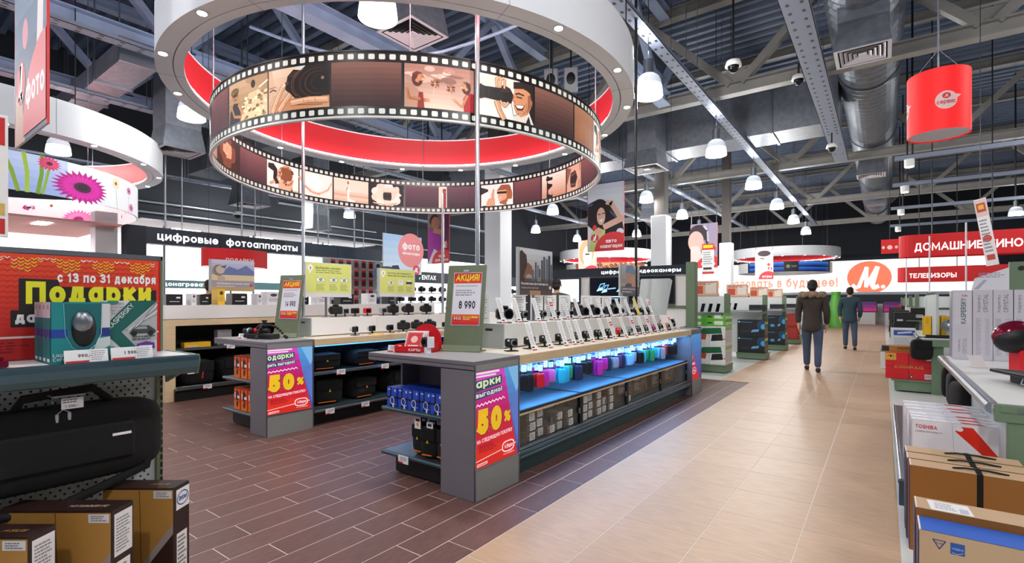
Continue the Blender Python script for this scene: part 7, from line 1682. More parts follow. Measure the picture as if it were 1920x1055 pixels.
# ------------------------------------------------------------------ third island (pale wood counter with bags below)
t = thing('display_island', 'third display counter with pale wood frame, behind the left shelf', 'display counter', (-7.66, 2.67, 0))
LEN = 5.0
ob('end_frame', MB().box((-1.0, 0, 0), (0, 0.04, 1.02), 'wood', 0.002), t)
ob('front_post', MB().box((-0.12, -0.002, 0), (0.002, 0.12, 1.02), 'wood', 0.002), t)
for i in range(4):
    a = LEN / 4 * i
    ob('top_panel', MB().box((-1.05, a + 0.001, 1.015), (0, a + LEN / 4 - 0.001, 1.10), 'wood', 0.002), t)
    ob('base_shelf', MB().box((-0.9, a + 0.1, 0.13), (0.06, a + LEN / 4 + 0.09, 0.17), 'dark_metal', 0.003).box((0.04, a + 0.1, 0.15), (0.085, a + LEN / 4 + 0.09, 0.2), 'rail', 0.004), t)
    ob('plinth', MB().box((-0.9, a + 0.1, 0.0), (0.04, a + LEN / 4 + 0.09, 0.13), 'black'), t)
    s = ob('shelf', MB().box((-0.9, a + 0.13, 0.68), (-0.02, a + LEN / 4 + 0.1, 0.70), 'dark_metal'), t)
    ob('shelf_rail', MB().box((-0.02, a + 0.13, 0.675), (-0.005, a + LEN / 4 + 0.1, 0.71), 'rail'), s)
ob('back_panel', MB().box((-0.95, 0.05, 0.17), (-0.92, LEN, 1.01), 'black'), t)
ob('riser_top', MB().box((-1.0, 0.0, 1.10), (-0.02, LEN, 1.295), 'white_panel', 0.003).box((-1.0, -0.001, 1.098), (-0.015, LEN, 1.108), 'black'), t, label='white raised top')
it = [(0.12, 'black_box', 0.2, 0.15), (0.36, 'white_box', 0.06, 0.16), (0.5, 'black_box', 0.12, 0.15), (0.72, 'yellow', 0.1, 0.23), (0.98, 'black_box', 0.22, 0.17), (1.28, 'white_box', 0.07, 0.17), (1.5, 'white_box', 0.22, 0.2), (1.78, 'black_box', 0.12, 0.18), (2.0, 'black_box', 0.2, 0.19), (2.38, 'white_box', 0.24, 0.18), (2.85, 'black_box', 0.28, 0.18), (3.4, 'white_box', 0.2, 0.2), (3.9, 'black_box', 0.24, 0.2)]
for i, (y, m, w, h) in enumerate(it):
    nm = {'black_box': 'black', 'white_box': 'white', 'yellow': 'yellow'}[m]
    carton('boxed_device', w, 0.2, h, m, '%s boxed device on the third counter\'s white top, %s from the camera' % (nm, OW_[i]), 'box', ([R(w * 0.2, h * 0.3, w * 0.8, h * 0.36, '#c8ccd0'), R(w * 0.6, h * 0.6, w * 0.85, h * 0.75, '#e8e8e8')] if nm == 'black' else [E(w * 0.5, h * 0.75, w * 0.25, h * 0.12, '#3a3f46')] + G(w * 0.15, h * 0.2, w * 0.85, h * 0.5, 3, '#9aa0a8', i)), (-7.72, 2.68 + y, 1.296), PI / 2, 'boxed devices on the third counter')
bd = bag('camera_bag', 0.42, 0.4, 0.36, 'black bag with red trim on the base of the third counter', m='black_fabric', stripe=False, loc=(-7.86, 3.1, 0.172), rz=PI / 2)
ob('red_trim', MB().tube([(0.02, -0.2, 0.1), (0.04, -0.19, 0.25), (0.0, -0.12, 0.35)], 0.01, 'red', 6).box((-0.17, -0.215, 0.18), (-0.08, -0.205, 0.26), 'paper'), bd)
for i in range(4):
    bag('camera_bag', 0.42, 0.4, 0.36 + 0.03 * (i % 2), 'black bag on the base of the third counter, %s behind the red trimmed one' % ('first', 'second', 'third', 'fourth')[i], m='black_fabric', stripe=(i == 0), loc=(-7.86, 3.6 + 0.52 * i, 0.172), rz=PI / 2)
for i, (y, w, h, m, c) in enumerate(((0.45, 0.34, 0.07, 'yellow', 'yellow'), (0.9, 0.2, 0.22, 'silver_box', 'silver'), (0.95, 0.3, 0.06, 'white_box', 'white'), (1.35, 0.22, 0.12, 'blue_box', 'blue'), (1.7, 0.25, 0.08, 'white_box', 'long white'), (2.2, 0.25, 0.25, 'white_box', 'tall white'))):
    carton('boxed_device', w, 0.12, h, m, '%s carton on the dark middle shelf of the third counter' % c, 'box', [R(w * 0.1, h * 0.15, w * 0.5, h * 0.4, '#d8d8dc')], (-7.80 + (-0.2 if i in (1, 5) else 0), 2.67 + y, 0.701), PI / 2)
for y, z, lb in ((3.5, 0.69, 'white tag on the middle shelf rail of the third counter'), (3.15, 0.165, 'white tag on the base rail of the third counter, nearest'), (3.75, 0.165, 'white tag on the base rail of the third counter, second')):
    shelf_tag((-7.655 if z > 0.5 else -7.57, y, z), 0, lb)
lion = GR(0, 0.4, 1, 1, '#8a98c0', '#c4cce0', 5) + [P([(0.2, 0.55), (0.4, 0.8), (0.6, 0.7), (0.8, 0.85), (1, 0.65), (1, 0.5), (0.2, 0.5)], '#6a78a8'), R(0, 0.3, 1, 0.52, '#d8c8a0'), R(0, 0, 1, 0.34, '#9a98a4'), R(0, 0, 1, 0.14, '#b8a070'), E(0.16, 0.66, 0.13, 0.18, '#8a7a6a'), E(0.2, 0.68, 0.1, 0.13, '#c8bcb0'), P([(0.2, 0.78), (0.34, 0.84), (0.3, 0.72)], '#6a5a50'), E(0.22, 0.4, 0.09, 0.1, '#b8aca0'), T(0.12, 0.22, 0.08, 'Фотоаппараты со сменной оптикой', '#f4f4f8', bold=0.01, fit=0.76), T(0.12, 0.14, 0.06, 'Максимум возможностей', '#eceef4', bold=0.0, fit=0.4), E(0.92, 0.2, 0.04, 0.05, '#c83a48')]
stand_sign(-7.95, 3.36, 3.99, 1.50, 1.97, 'picture sign with an animal and blue mountains above the third counter', lion, 1.297)
# red oval lamp band behind
t = thing('oval_lamp', 'red oval fabric lamp hanging before the white wall', 'lamp', (-10.4, 4.85, 2.02))
m = MB(); n = 48
ring = [(0.35 * math.cos(2 * PI * i / n), 0.62 * math.sin(2 * PI * i / n)) for i in range(n)]
m.add([(x, y, 0) for x, y in ring] + [(x, y, 0.34) for x, y in ring], [(i, (i + 1) % n, n + (i + 1) % n, n + i) for i in range(n)], 'red_fabric', True)
ob('shade', m, t)
ob('diffuser', MB().add([(x * 0.98, y * 0.98, 0.01) for x, y in ring], [tuple(reversed(range(n)))], 'white_glow'), t)
ob('lettering', art_mesh('lettering', [T(0.0, 0.0, 0.1, 'ПОДАРКИ', '#ffe0d8', bold=0.03, fit=0.5)], flat((-10.04, 4.5, 2.1), (0.12, 1, 0)), m='print'), t).matrix_parent_inverse = Matrix.Translation((10.4, -4.85, -2.02))
for q in (-0.5, 0.5): ob('wire', MB().cyl((0, q, 0.34), (0, q, 5.72), 0.004, 'dark_metal', n=5), t)

# ------------------------------------------------------------------ sign beam and the bright niche behind it
t = thing('sign_beam', 'dark sign beam with white lettering over the camera wall', 'sign', (-11.5, 3.55, 0))
for i in range(4):
    ob('beam_panel', MB().box((-0.25, 0.03 + 1.46 * i, 2.48), (0, 1.48 + 1.46 * i, 2.80), 'fascia' if i > 1 else 'dark_panel', 0.002), t)
ob('end_post', MB().box((-0.3, -0.18, 0), (0.005, 0.14, 2.805), 'wall_dark', 0.003), t, label='black end post')
ob('lettering', art_mesh('lettering', [T(0.32, 2.56, 0.21, 'цифровые  фотоаппараты', '#f4f8fc', bold=0.025, fit=2.95)], flat((0.002, 0.0, 0), (0, 1, 0)), m='print_bright'), t)
for y in (0.5, 2.0, 3.9, 5.0): ob('hanger_rod', MB().cyl((-0.12, y, 2.8), (-0.12, y, 7.86), 0.02, 'steel', n=6).cyl((-0.12, y + 0.3, 2.8), (-0.12, y + 0.3, 6), 0.012, 'steel', n=6), t)
setting('wall_left', MB().box((-14.6, -1.0, 0), (-14.4, 17.5, 3.0), 'white_glow'))  # niche brightness put into the wall as its own glow
setting('ceiling', MB().box((-14.4, 3.7, 2.95), (-11.8, 9.4, 3.0), 'wall_white'))
for i in range(3):
    t = thing('ceiling_panel_light', 'flat square light in the niche ceiling, %s from the camera' % ('first', 'second', 'third')[i], 'ceiling light', (-12.9, 4.8 + 1.7 * i, 2.94), 0, 'niche ceiling lights')
    ob('diffuser', MB().box((-0.3, -0.3, -0.01), (0.3, 0.3, 0.008), 'led_white'), t)
    ob('frame', MB().box((-0.32, -0.32, -0.008), (0.32, -0.3, 0.01), 'steel').box((-0.32, 0.3, -0.008), (0.32, 0.32, 0.01), 'steel'), t)
    light('niche_light', 'AREA', (-12.9, 4.8 + 1.7 * i, 2.9), 45, None, 0.6, (1, 1, 1), (0, 0, 0), 'SQUARE')
t = thing('shelf_sign', 'grey teal shelf sign band on the white niche wall', 'sign', (-14.38, 4.0, 1.68))
ob('band', MB().box((0, 0, 0), (0.04, 7.0, 0.2), 'teal_metal', 0.003), t)
ob('lettering', art_mesh('lettering', [T(0.75, 0.05, 0.14, 'водонагреватели', '#f4f8f8', bold=0.03, fit=1.5)], flat((0.041, 0, 0), (0, 1, 0)), m='print'), t)
for i in range(3): tag(ob('niche_post', MB().cyl((-12.4, 4.3 + 1.9 * i, 0), (-12.4, 4.3 + 1.9 * i, 2.95), 0.025, 'steel', n=8)), 'thin steel post in the bright niche, %s' % ('left', 'middle', 'right')[i], 'post')
for i in range(8):
    carton('water_heater_carton', 0.3, 0.2, 0.42 + 0.05 * (i % 3), ('white_box', 'blue_box', 'white_box', 'silver_box')[i % 4], 'boxed appliance along the niche wall, %s from the left' % OW_[i], 'box', [R(0.05, 0.1, 0.25, 0.2, '#4a7ab8')], (-14.1, 4.5 + 0.62 * i, 1.05), PI / 2, 'boxed appliances along the niche wall')
tag(ob('niche_counter', MB().box((-14.38, 4.0, 0), (-13.85, 10.6, 1.0), 'white_panel', 0.004).box((-14.38, 4.0, 1.0), (-13.82, 10.6, 1.045), 'steel', 0.003)), 'white counter along the bright niche wall', 'counter')
# left department with slatted pink ceiling
t = thing('slatted_ceiling', 'slatted pinkish ceiling raft seen under the flower ring', 'ceiling panel', (-14.3, 0.0, 2.75))
for i in range(22): ob('slat', MB().box((0.0 + 0.13 * i, 0.2, 0), (0.07 + 0.13 * i, 3.3, 0.04), 'slat_pink'), t)
ob('lamp_strips', MB().box((1.0, 1.1, -0.01), (1.5, 1.3, 0.0), 'led_white').box((1.9, 2.2, -0.01), (2.4, 2.4, 0.0), 'led_white'), t)
light('raft_light', 'AREA', (-13.0, 1.6, 2.6), 60, None, 1.2, (1, 0.95, 0.93), (0, 0, 0), 'SQUARE')
tag(ob('white_partition', MB().box((-12.2, 3.0, 0), (-11.9, 3.35, 3.05), 'column_white', 0.01)), 'white partition pier left of the dark sign beam', 'partition')

# ------------------------------------------------------------------ accessory wall with hanging packs
t = thing('accessory_rack', 'pegboard wall with hanging accessory packs behind the second island', 'display wall', (-11.0, 7.2, 0))
ob('pegboard', MB().box((-0.04, 0, 0.3), (0, 2.1, 2.42), 'pegboard'), t)
ob('base_shelf', MB().box((-0.04, 0, 0), (0.4, 2.1, 0.25), 'dark_metal', 0.004), t)
ob('top_shelf', MB().box((-0.04, 0, 0.98), (0.3, 2.1, 1.01), 'white_panel'), t)
def pack(m, label, w=0.13, h=0.17):
    p = thing('accessory_pack', label, 'accessory pack', (0, 0, 0), 0, 'hanging packs on the accessory wall')
    ob('card', MB().box((-0.004, -w / 2, -h), (0.0, w / 2, 0.02), m), p)
    ob('blister', MB().box((0.0, -w * 0.36, -h * 0.85), (0.03, w * 0.36, -h * 0.2), 'black', 0.008), p)
    ob('hook', MB().cyl((-0.2, 0, 0.01), (0.03, 0, 0.01), 0.003, 'steel', n=4), p)
    return p
pk = {'r': pack('red_box', 'x'), 's': pack('silver_box', 'x'), 'b': pack('blue_box', 'x'), 'k': pack('black_box', 'x')}
pn = {'r': 'red', 's': 'silver', 'b': 'blue', 'k': 'black'}; u2 = set()
rows_ = ['rrrrrrsss', 'srrrrrsss', 'ssrrrrsbs', 'srrrrrssb', 'ssrrrrbbs', 'kskskrbsb']
for r, rw in enumerate(rows_):
    for c, k in enumerate(rw):
        loc = (-10.78, 7.32 + 0.225 * c, 2.36 - 0.235 * r)
        q = pk[k] if k not in u2 else dup(pk[k], loc)
        u2.add(k); q.location = loc
        q['label'] = '%s hanging pack on the accessory wall, %s row from the top, %s from the left' % (pn[k], OW_[r], OW_[c])
t = thing('department_sign', 'large pale blue sign with pink disc for photo accessories', 'sign', (-10.3, 8.45, 2.0))
ob('board', MB().box((-0.03, 0, 0), (0, 1.33, 1.1), 'bubble', 0.004), t)
s = GR(0, 0, 1.33, 1.1, '#dceaf6', '#a8c8ea', 6) + [E(0.95, 0.72, 0.46, 0.46, '#ee8f92', 30), E(0.15, 0.05, 0.5, 0.2, '#3a4a5a'), P([(0.2, 0.1), (0.3, 0.28), (0.5, 0.3), (0.6, 0.1)], '#2a3a4a'), R(0, 0, 1.33, 0.08, '#2c3e50'), T(0.95, 0.74, 0.24, 'фото', '#ffffff', 'c', 0.03, fit=0.62), T(0.95, 0.6, 0.1, 'аксессуары', '#ffffff', 'c', 0.03, fit=0.62), E(1.14, 0.2, 0.13, 0.13, '#e04a50'), *LOGO(1.13, 0.2, 0.13, '#ffffff')]
ob('print', art_mesh('print', s, flat((0.002, 0, 0), (0, 1, 0)), m='print_backlit'), t)
ob('wires', MB().cyl((-0.015, 0.1, 1.1), (-0.015, 0.1, 5.74), 0.005, 'steel', n=5).cyl((-0.015, 1.2, 1.1), (-0.015, 1.2, 5.74), 0.005, 'steel', n=5), t)

# ------------------------------------------------------------------ camera brand wall
t = thing('brand_shelf', 'long shelf wall with dark brand band behind the islands', 'display wall', (-12.0, 9.9, 0))
ob('brand_band', MB().box((-0.1, 0, 1.95), (0.0, 7.5, 2.3), 'dark_panel', 0.003), t)
ob('back_panel', MB().box((-0.5, 0, 0), (-0.45, 7.5, 2.3), 'white_glow'), t)
for q in ((1.4, 'PENTAX', 0.75, '#f2f4f6'), (2.95, 'Panasonic', 1.05, '#f2f4f6'), (4.6, 'SONY', 0.6, '#f2f4f6'), (5.6, 'Canon', 0.7, '#d8282c')):
    ob('lettering', art_mesh('lettering', [T(q[0], 2.05, 0.2, q[1], q[3], bold=0.02, fit=q[2])], flat((0.002, 0, 0), (0, 1, 0)), m='print_bright'), t)
for z in (0.95, 1.3, 1.62): ob('shelf', MB().box((-0.45, 0, z - 0.03), (0.02, 7.5, z), 'white_gloss'), t)
for i in range(4): ob('base_cabinet', MB().box((-0.45, 1.87 * i + 0.005, 0), (0.0, 1.87 * i + 1.86, 0.9), 'white_panel', 0.004), t)
c0 = put_cam('d', (-12.15, 10.2, 1.62), 0.2, 'dark camera on the top shelf of the brand wall, first from the left', 'cameras on the brand wall', 1.6)
for r, z in enumerate((1.62, 1.3)):
    for k in range(15):
        if r == 0 and k == 0: continue
        dup(c0, (-12.2, 10.2 + 0.46 * k, z), 0.2 * (k % 3) - 0.2, 'dark camera on the %s shelf of the brand wall, %s from the left' % (('top', 'middle')[r], OW_[k]))
# ------------------------------------------------------------------ camcorder wall with screens
t = thing('camcorder_stand', 'dark wall of screens with a camcorder sign and green side post', 'display wall', (-6.3, 9.3, 0))
ob('wall_panel', MB().box((0, 0.02, 0), (3.4, 0.1, 1.86), 'white_panel'), t)
ob('sign_band', MB().box((0, -0.02, 1.85), (3.42, 0.1, 2.02), 'dark_panel', 0.003), t)
ob('lettering', art_mesh('lettering', [T(1.72, 1.895, 0.1, 'цифровые видеокамеры', '#e8f0f4', bold=0.03, fit=1.6)], flat((0, -0.021, 0), (1, 0, 0)), m='print_bright'), t)
ob('green_post', MB().box((3.42, -0.06, 0), (3.58, 0.12, 2.06), 'green_metal', 0.004), t)
ob('cross_rail', MB().box((0, 0.0, 1.22), (3.4, 0.02, 1.27), 'green_metal'), t)
ob('counter_shelf', MB().box((0, -0.45, 0.86), (3.4, 0.05, 0.9), 'white_panel', 0.003).box((0, -0.4, 0), (3.4, 0.05, 0.86), 'green_metal'), t)
def tv(x, label, shapes, w=0.78, h=0.46):
    t = thing('television', label, 'television', (x, 9.23, 1.30))
    ob('bezel', MB().box((0, 0, 0), (w, 0.045, h), 'black', 0.006), t)
    ob('screen', art_mesh('screen', OFF(shapes, 0.025, 0.035, h - 0.06, w - 0.05), flat((0, -0.001, 0), (1, 0, 0)), m='print_screen'), t)
    ob('wall_bracket', MB().box((w / 2 - 0.1, 0.045, 0.1), (w / 2 + 0.1, 0.06, 0.3), 'dark_metal'), t)
    return t
tv(-5.98, 'television with a pale blank screen behind the man in green', [R(0, 0, 1, 1, '#dff0f8')] + GR(0, 0, 1, 1, '#cfe6f2', '#eef8fc', 4), 0.94, 0.53)
lp = [R(0, 0, 1, 1, '#03060e')]
for x, y, s_ in ((0.18, 0.55, 0.12), (0.3, 0.48, 0.1), (0.66, 0.52, 0.12)):
    lp += [P([(x, y), (x + s_, y + 0.05), (x + s_ * 1.5, y + 0.26), (x + s_ * 0.5, y + 0.22)], '#7ab8e8'), P([(x + s_ * 0.25, y + 0.05), (x + s_, y + 0.09), (x + s_ * 1.25, y + 0.22), (x + s_ * 0.6, y + 0.19)], '#0a1a30'), P([(x - 0.04, y - 0.1), (x + s_, y - 0.05), (x + s_, y + 0.05), (x, y)], '#a8d4f0')]
lp += [L([(0.42, 0.55), (0.6, 0.58)], 0.05, '#8ab0d0'), R(0.18, 0.2, 0.8, 0.24, '#c8e4f8'), R(0.3, 0.12, 0.68, 0.15, '#6aa8e0')]
tv(-4.82, 'television showing two laptops with blue lettering on black', lp, 0.96, 0.53)
tv(-3.80, 'television with dark screen half hidden behind the grey placard', [R(0, 0, 1, 1, '#04070e'), R(0.4, 0.3, 0.75, 0.6, '#1f7a78'), R(0.3, 0.85, 0.8, 0.9, '#dfeaf4'), L([(0.1 + 0.2 * math.cos(a), 0.75 + 0.1 * math.sin(a)) for a in [i * 0.3 for i in range(12)]], 0.03, '#4a90d0')], 0.72, 0.53)
for i, (x, m) in enumerate(((-4.2, 'silver_box'), (-3.95, 'black'), (-3.6, 'black'), (-3.35, 'red'), (-3.05, 'black'))):
    t = thing('camcorder', '%s camcorder on the shelf under the screens, %s from the left' % ({'silver_box': 'silver', 'black': 'black', 'red': 'red'}[m], OW_[i]), 'camcorder', (x, 9.05, 0.901))
    ob('camcorder_body', MB().cyl((0, -0.08, 0.09), (0, 0.1, 0.09), 0.04, m, n=14).box((-0.03, -0.06, 0.04), (0.05, 0.08, 0.1), m, 0.01), t)
    ob('lens', MB().cyl((0, -0.11, 0.09), (0, -0.08, 0.09), 0.032, 'lens', n=14), t)
    ob('stand', MB().cyl((0, 0, 0), (0, 0, 0.05), 0.015, 'dark_metal', n=8), t)

# ------------------------------------------------------------------ gondola ends left of the aisle
def white_top(shapes): return shapes
def endcap(y, x1, label, w=0.62, z=0.15, d=0.55):
    t = thing('gondola_end', label, 'shelf unit', (x1, y, 0))
    ob('base_deck', MB().box((-w, 0, 0.015), (0, d, z - 0.02), 'green_metal', 0.006).box((-w - 0.01, -0.01, z - 0.022), (0.012, d, z), 'green_metal', 0.003), t)
    ob('upright_post', MB().box((-0.16, d, 0), (-0.06, d + 0.08, 1.5), 'green_metal', 0.003), t)
    ob('back_panel', MB().box((-4.4, d + 0.02, 0.1), (-0.16, d + 0.06, 1.45), 'wall_white'), t)
    s = ob('shelf', MB().box((-w - 3.6, 0.02, 1.1), (-0.06, d, 1.125), 'green_metal', 0.002), t)
    ob('shelf_rail', MB().box((-w - 3.6, 0.0, 1.095), (-0.06, 0.02, 1.14), 'rail'), s)
    ob('shelf_bracket', MB().box((-0.08, 0.0, 1.06), (-0.055, d, 1.12), 'green_metal'), s)
    return t
lapw = [R(0, 0, 0.56, 0.36, '#eceeee'), P([(0.12, 0.2), (0.5, 0.23), (0.48, 0.34), (0.14, 0.32)], '#16643f'), P([(0, 0.26), (0.14, 0.24), (0.12, 0.34), (0, 0.35)], '#1a4a8a'), P([(0.0, 0.12), (0.2, 0.1), (0.22, 0.2), (0.02, 0.22)], '#d04a28'), P([(0.3, 0.08), (0.52, 0.1), (0.5, 0.22), (0.32, 0.2)], '#161822'), L([(0.0, 0.18), (0.56, 0.18)], 0.003, '#3a3a3a'), L([(0.27, 0), (0.27, 0.36)], 0.004, '#2a2a2a'), P([(0.5, 0.14), (0.56, 0.1), (0.56, 0.14)], '#c8907a')]
sidew = [R(0, 0, 0.1, 0.36, '#e8eaea'), R(0, 0.28, 0.1, 0.35, '#a8c87a'), L([(0.001, 0), (0.001, 0.36)], 0.003, '#6a6a6a')] + G(0.02, 0.05, 0.08, 0.26, 8, '#8a9090', 4)
gside = [R(0, 0, 0.1, 0.115, '#6cb83e'), R(0.02, 0.02, 0.08, 0.08, '#eef4ea')]
gfr = [R(0, 0, 0.56, 0.115, '#62b834'), R(0.02, 0.02, 0.12, 0.08, '#f0f4ec'), R(0.36, 0.03, 0.52, 0.1, '#e8f0e4'), P([(0.22, 0.05), (0.34, 0.05), (0.3, 0.08), (0.26, 0.08)], '#15181a')]
endcap(9.93, -2.36, 'green shelf end piled with green and white laptop cartons, next to the near island')
lw = carton('laptop_carton', 0.56, 0.1, 0.36, 'white_box', 'x', 'box', lapw)
ob('side_print', art_mesh('side_print', sidew, flat((0.28, 0, 0), (0, 1, 0))), lw)
gw = carton('laptop_carton', 0.56, 0.1, 0.115, 'green_box', 'x', 'box', gfr)
ob('side_print', art_mesh('side_print', gside, flat((0.28, 0, 0), (0, 1, 0))), gw)
fa = fbb = True
for k in range(5):
    for r in range(2):
        q = lw if fa else dup(lw, (0, 0, 0)); fa = False
        q.location = (-2.65, 9.95 + 0.103 * k, 0.152 + 0.362 * r); q['group'] = 'white laptop cartons on the shelf end beside the near island'
        q['label'] = 'white laptop carton with coloured laptop pictures, %s layer, %s from the front' % (('lower', 'upper')[r], OW_[k])
    for r in range(2):
        q = gw if fbb else dup(gw, (0, 0, 0)); fbb = False
        q.location = (-2.65, 9.95 + 0.103 * k, 0.876 + 0.117 * r); q['group'] = 'green laptop cartons on top of the white ones'
        q['label'] = 'green laptop carton on the white cartons, %s layer, %s from the front' % (('lower', 'upper')[r], ('first', 'second', 'third', 'fourth', 'fifth')[k])
def bshape(w, h): return [R(0, 0, w, h, '#090b12'), E(w * 0.92, h * 0.7, w * 0.2, h * 0.3, '#0f3c5c'), E(w * 0.95, h * 0.6, w * 0.09, h * 0.16, '#3aa0d0'), R(w * 0.08, h * 0.84, w * 0.55, h * 0.88, '#2f7ab0'), P([(w * 0.5, h * 0.25), (w * 0.78, h * 0.3), (w * 0.8, h * 0.45), (w * 0.55, h * 0.4)], '#6aa8d8'), P([(w * 0.1, h * 0.2), (w * 0.5, h * 0.28), (w * 0.45, h * 0.42), (w * 0.12, h * 0.36)], '#1a2030'), E(w * 0.06, h * 0.88, w * 0.03, h * 0.05, '#d8e4f0')]
def stack(y0, x, m, name, shapes, w, h, rows, n, label, side, z=0.152, d=0.1):
    p = carton(name, w, d, h, m, label, 'box', shapes(w, h) if callable(shapes) else shapes)
    ob('side_print', art_mesh('side_print', side, flat((w / 2, 0, 0), (0, 1, 0))), p)
    for k in range(n):
        for r in range(rows):
            q = p if (k == 0 and r == 0) else dup(p, (0, 0, 0))
            q.location = (x, y0 + 0.103 * k, z + (h + 0.003) * r); q['group'] = label + ' stack'
            q['label'] = '%s, %s layer, %s from the front' % (label, ('lowest', 'second', 'third', 'fourth')[r], ('first', 'second', 'third', 'fourth', 'fifth')[k])
sb = [R(0, 0, 0.1, 0.38, '#4a3a34'), R(0.02, 0.28, 0.09, 0.34, '#d8e04a'), R(0.03, 0.05, 0.07, 0.22, '#8a7a74'), L([(0.001, 0), (0.001, 0.38)], 0.003, '#c8c0b8')]
endcap(12.7, -2.16, 'green shelf end with two layers of black notebook cartons')
stack(12.72, -2.47, 'black_box', 'notebook_carton', bshape, 0.58, 0.38, 2, 4, 'black blue lit notebook carton, second shelf end', sb)
endcap(15.4, -2.13, 'green shelf end with black cartons showing blue headphones', 0.6)
stack(15.42, -2.42, 'black_box', 'headset_carton', lambda w, h: bshape(w, h) + [E(w * 0.5, h * 0.4, w * 0.2, h * 0.2, '#0d1018'), E(w * 0.45, h * 0.32, w * 0.1, h * 0.1, '#3a90d0')], 0.56, 0.40, 2, 4, 'black headphone carton, third shelf end', sb)
rs = lambda w, h: [R(0, 0, w, h, '#8a1a16'), R(w * 0.1, h * 0.1, w * 0.9, h * 0.9, '#a82a1e'), L([(w * 0.1, h * 0.5), (w * 0.9, h * 0.5)], 0.01, '#6a100e'), L([(w * 0.5, h * 0.1), (w * 0.5, h * 0.9)], 0.008, '#6a100e')]
sr = [R(0, 0, 0.1, 0.4, '#8a2a22'), R(0.02, 0.1, 0.08, 0.14, '#e0b0a8'), R(0.02, 0.25, 0.08, 0.3, '#e0b0a8')]
endcap(18.0, -2.1, 'green shelf end with red cartons behind the walking person', 0.6)
stack(18.02, -2.4, 'red_box', 'appliance_carton', rs, 0.56, 0.40, 2, 3, 'dark red carton, fourth shelf end', sr)
endcap(20.8, -2.1, 'grey green shelf end beyond the red cartons', 0.6)
stack(20.82, -2.4, 'silver_box', 'appliance_carton', lambda w, h: [R(0, 0, w, h, '#b8b8bc')] + G(w * 0.1, h * 0.2, w * 0.9, h * 0.8, 4, '#6a6a70', 5), 0.56, 0.4, 2, 2, 'grey carton, fifth shelf end', sr[:1])
# things on the shelves of these gondolas
tb_ = thing('tablet', 'x', 'tablet', (0, 0, 0))
Mt = Matrix.Rotation(-0.3, 4, 'X')
ob('frame', MB().box((-0.05, 0, 0), (0.05, 0.012, 0.2), 'bubble', 0.003, M=Mt), tb_)
ob('screen', MB().box((-0.042, -0.001, 0.02), (0.042, 0.0, 0.185), 'lens', M=Mt), tb_)
ob('stand', MB().box((-0.04, 0.0, 0), (0.04, 0.1, 0.01), 'dark_metal'), tb_)
for g, y in enumerate((9.95, 12.72, 15.42, 18.02)):
    for k in range(7):
        q = tb_ if (g == 0 and k == 0) else dup(tb_, (0, 0, 0))
        q.location = (-2.55 - 0.14 * k - (0.3 if g else 0), y + 0.1, 1.126); q.rotation_euler = (0, 0, -0.5)
        q['label'] = 'small tilted tablet on the %s shelf end\'s upper shelf, %s from the aisle' % (('first', 'second', 'third', 'fourth')[g], OW_[k]); q['group'] = 'tablets on the upper shelves left of the aisle'
    if g:
        carton('dark_device', 0.34, 0.22, 0.14, 'black', 'black device lying on the upper shelf near the post of the %s shelf end' % ('', 'second', 'third', 'fourth')[g], 'device', [R(0.05, 0.03, 0.3, 0.05, '#3a3f48')], (-2.36, y + 0.1, 1.126))
    tag(carton('poster_card', 0.5, 0.01, 0.3, 'card_light', 'tan and red poster card above the back panel of the %s shelf end' % ('first', 'second', 'third', 'fourth')[g], 'sign', [R(0, 0, 0.5, 0.3, '#e0b090'), R(0.03, 0.04, 0.2, 0.2, '#c8503a'), R(0.25, 0.05, 0.46, 0.26, '#f0e4d8')] + G(0.04, 0.22, 0.45, 0.28, 2, '#b02a20', g), (-2.9, y + 0.62, 1.46)))
for i, (x, y) in enumerate(((-3.4, 10.5), (-3.9, 13.3), (-3.6, 16.0))):
    t = thing('little_fir', 'tiny dark fir tree decoration on top of the %s gondola' % ('first', 'second', 'third')[i], 'decoration', (x, y, 1.46))
    ob('branches', MB().cyl((0, 0, 0.04), (0, 0, 0.2), 0.11, 'green', r1=0.06, n=9).cyl((0, 0, 0.16), (0, 0, 0.36), 0.08, 'green', r1=0.0, n=9), t)
    ob('pot', MB().cyl((0, 0, 0), (0, 0, 0.05), 0.05, 'dark_metal', n=10), t)
# sloping phone displays far along the left of the aisle
for i in range(5):
    y = 23.5 + 1.5 * i
    t = thing('slanted_display', 'slanted rack of small gadgets along the aisle, %s behind the walking person' % ('first', 'second', 'third', 'fourth', 'fifth')[i], 'display rack', (-2.3, y, 0))
    ob('base', MB().box((-1.2, 0, 0), (0, 1.3, 0.2), 'green_metal'), t)
    ob('slope', MB().prism([(-0.2, 0.2), (-1.2, 0.2), (-1.2, 1.5)], -1.3, 0, 'white_panel', M=Matrix.Rotation(PI / 2, 4, 'X')), t)
    m = MB()
    for r in range(6):
        for c in range(4):
            x = -0.32 - 0.14 * r; z = 0.36 + 0.18 * r
            m.box((x - 0.03, 0.1 + 0.3 * c, z), (x + 0.05, 0.3 + 0.3 * c, z + 0.05), ('black', 'silver', 'black')[(r + c) % 3])
    ob('gadgets', m, t, kind='stuff')
t = thing('green_totem', 'bright green cone shaped totem in the distance between the walkers', 'display', (-2.0, 31.5, 0))
ob('cone', MB().cyl((0, 0, 0), (0, 0, 1.7), 0.5, 'green_box', r1=0.18, n=18), t)
ob('cap', MB().cyl((0, 0, 1.7), (0, 0, 1.85), 0.22, 'green_box', n=18), t)

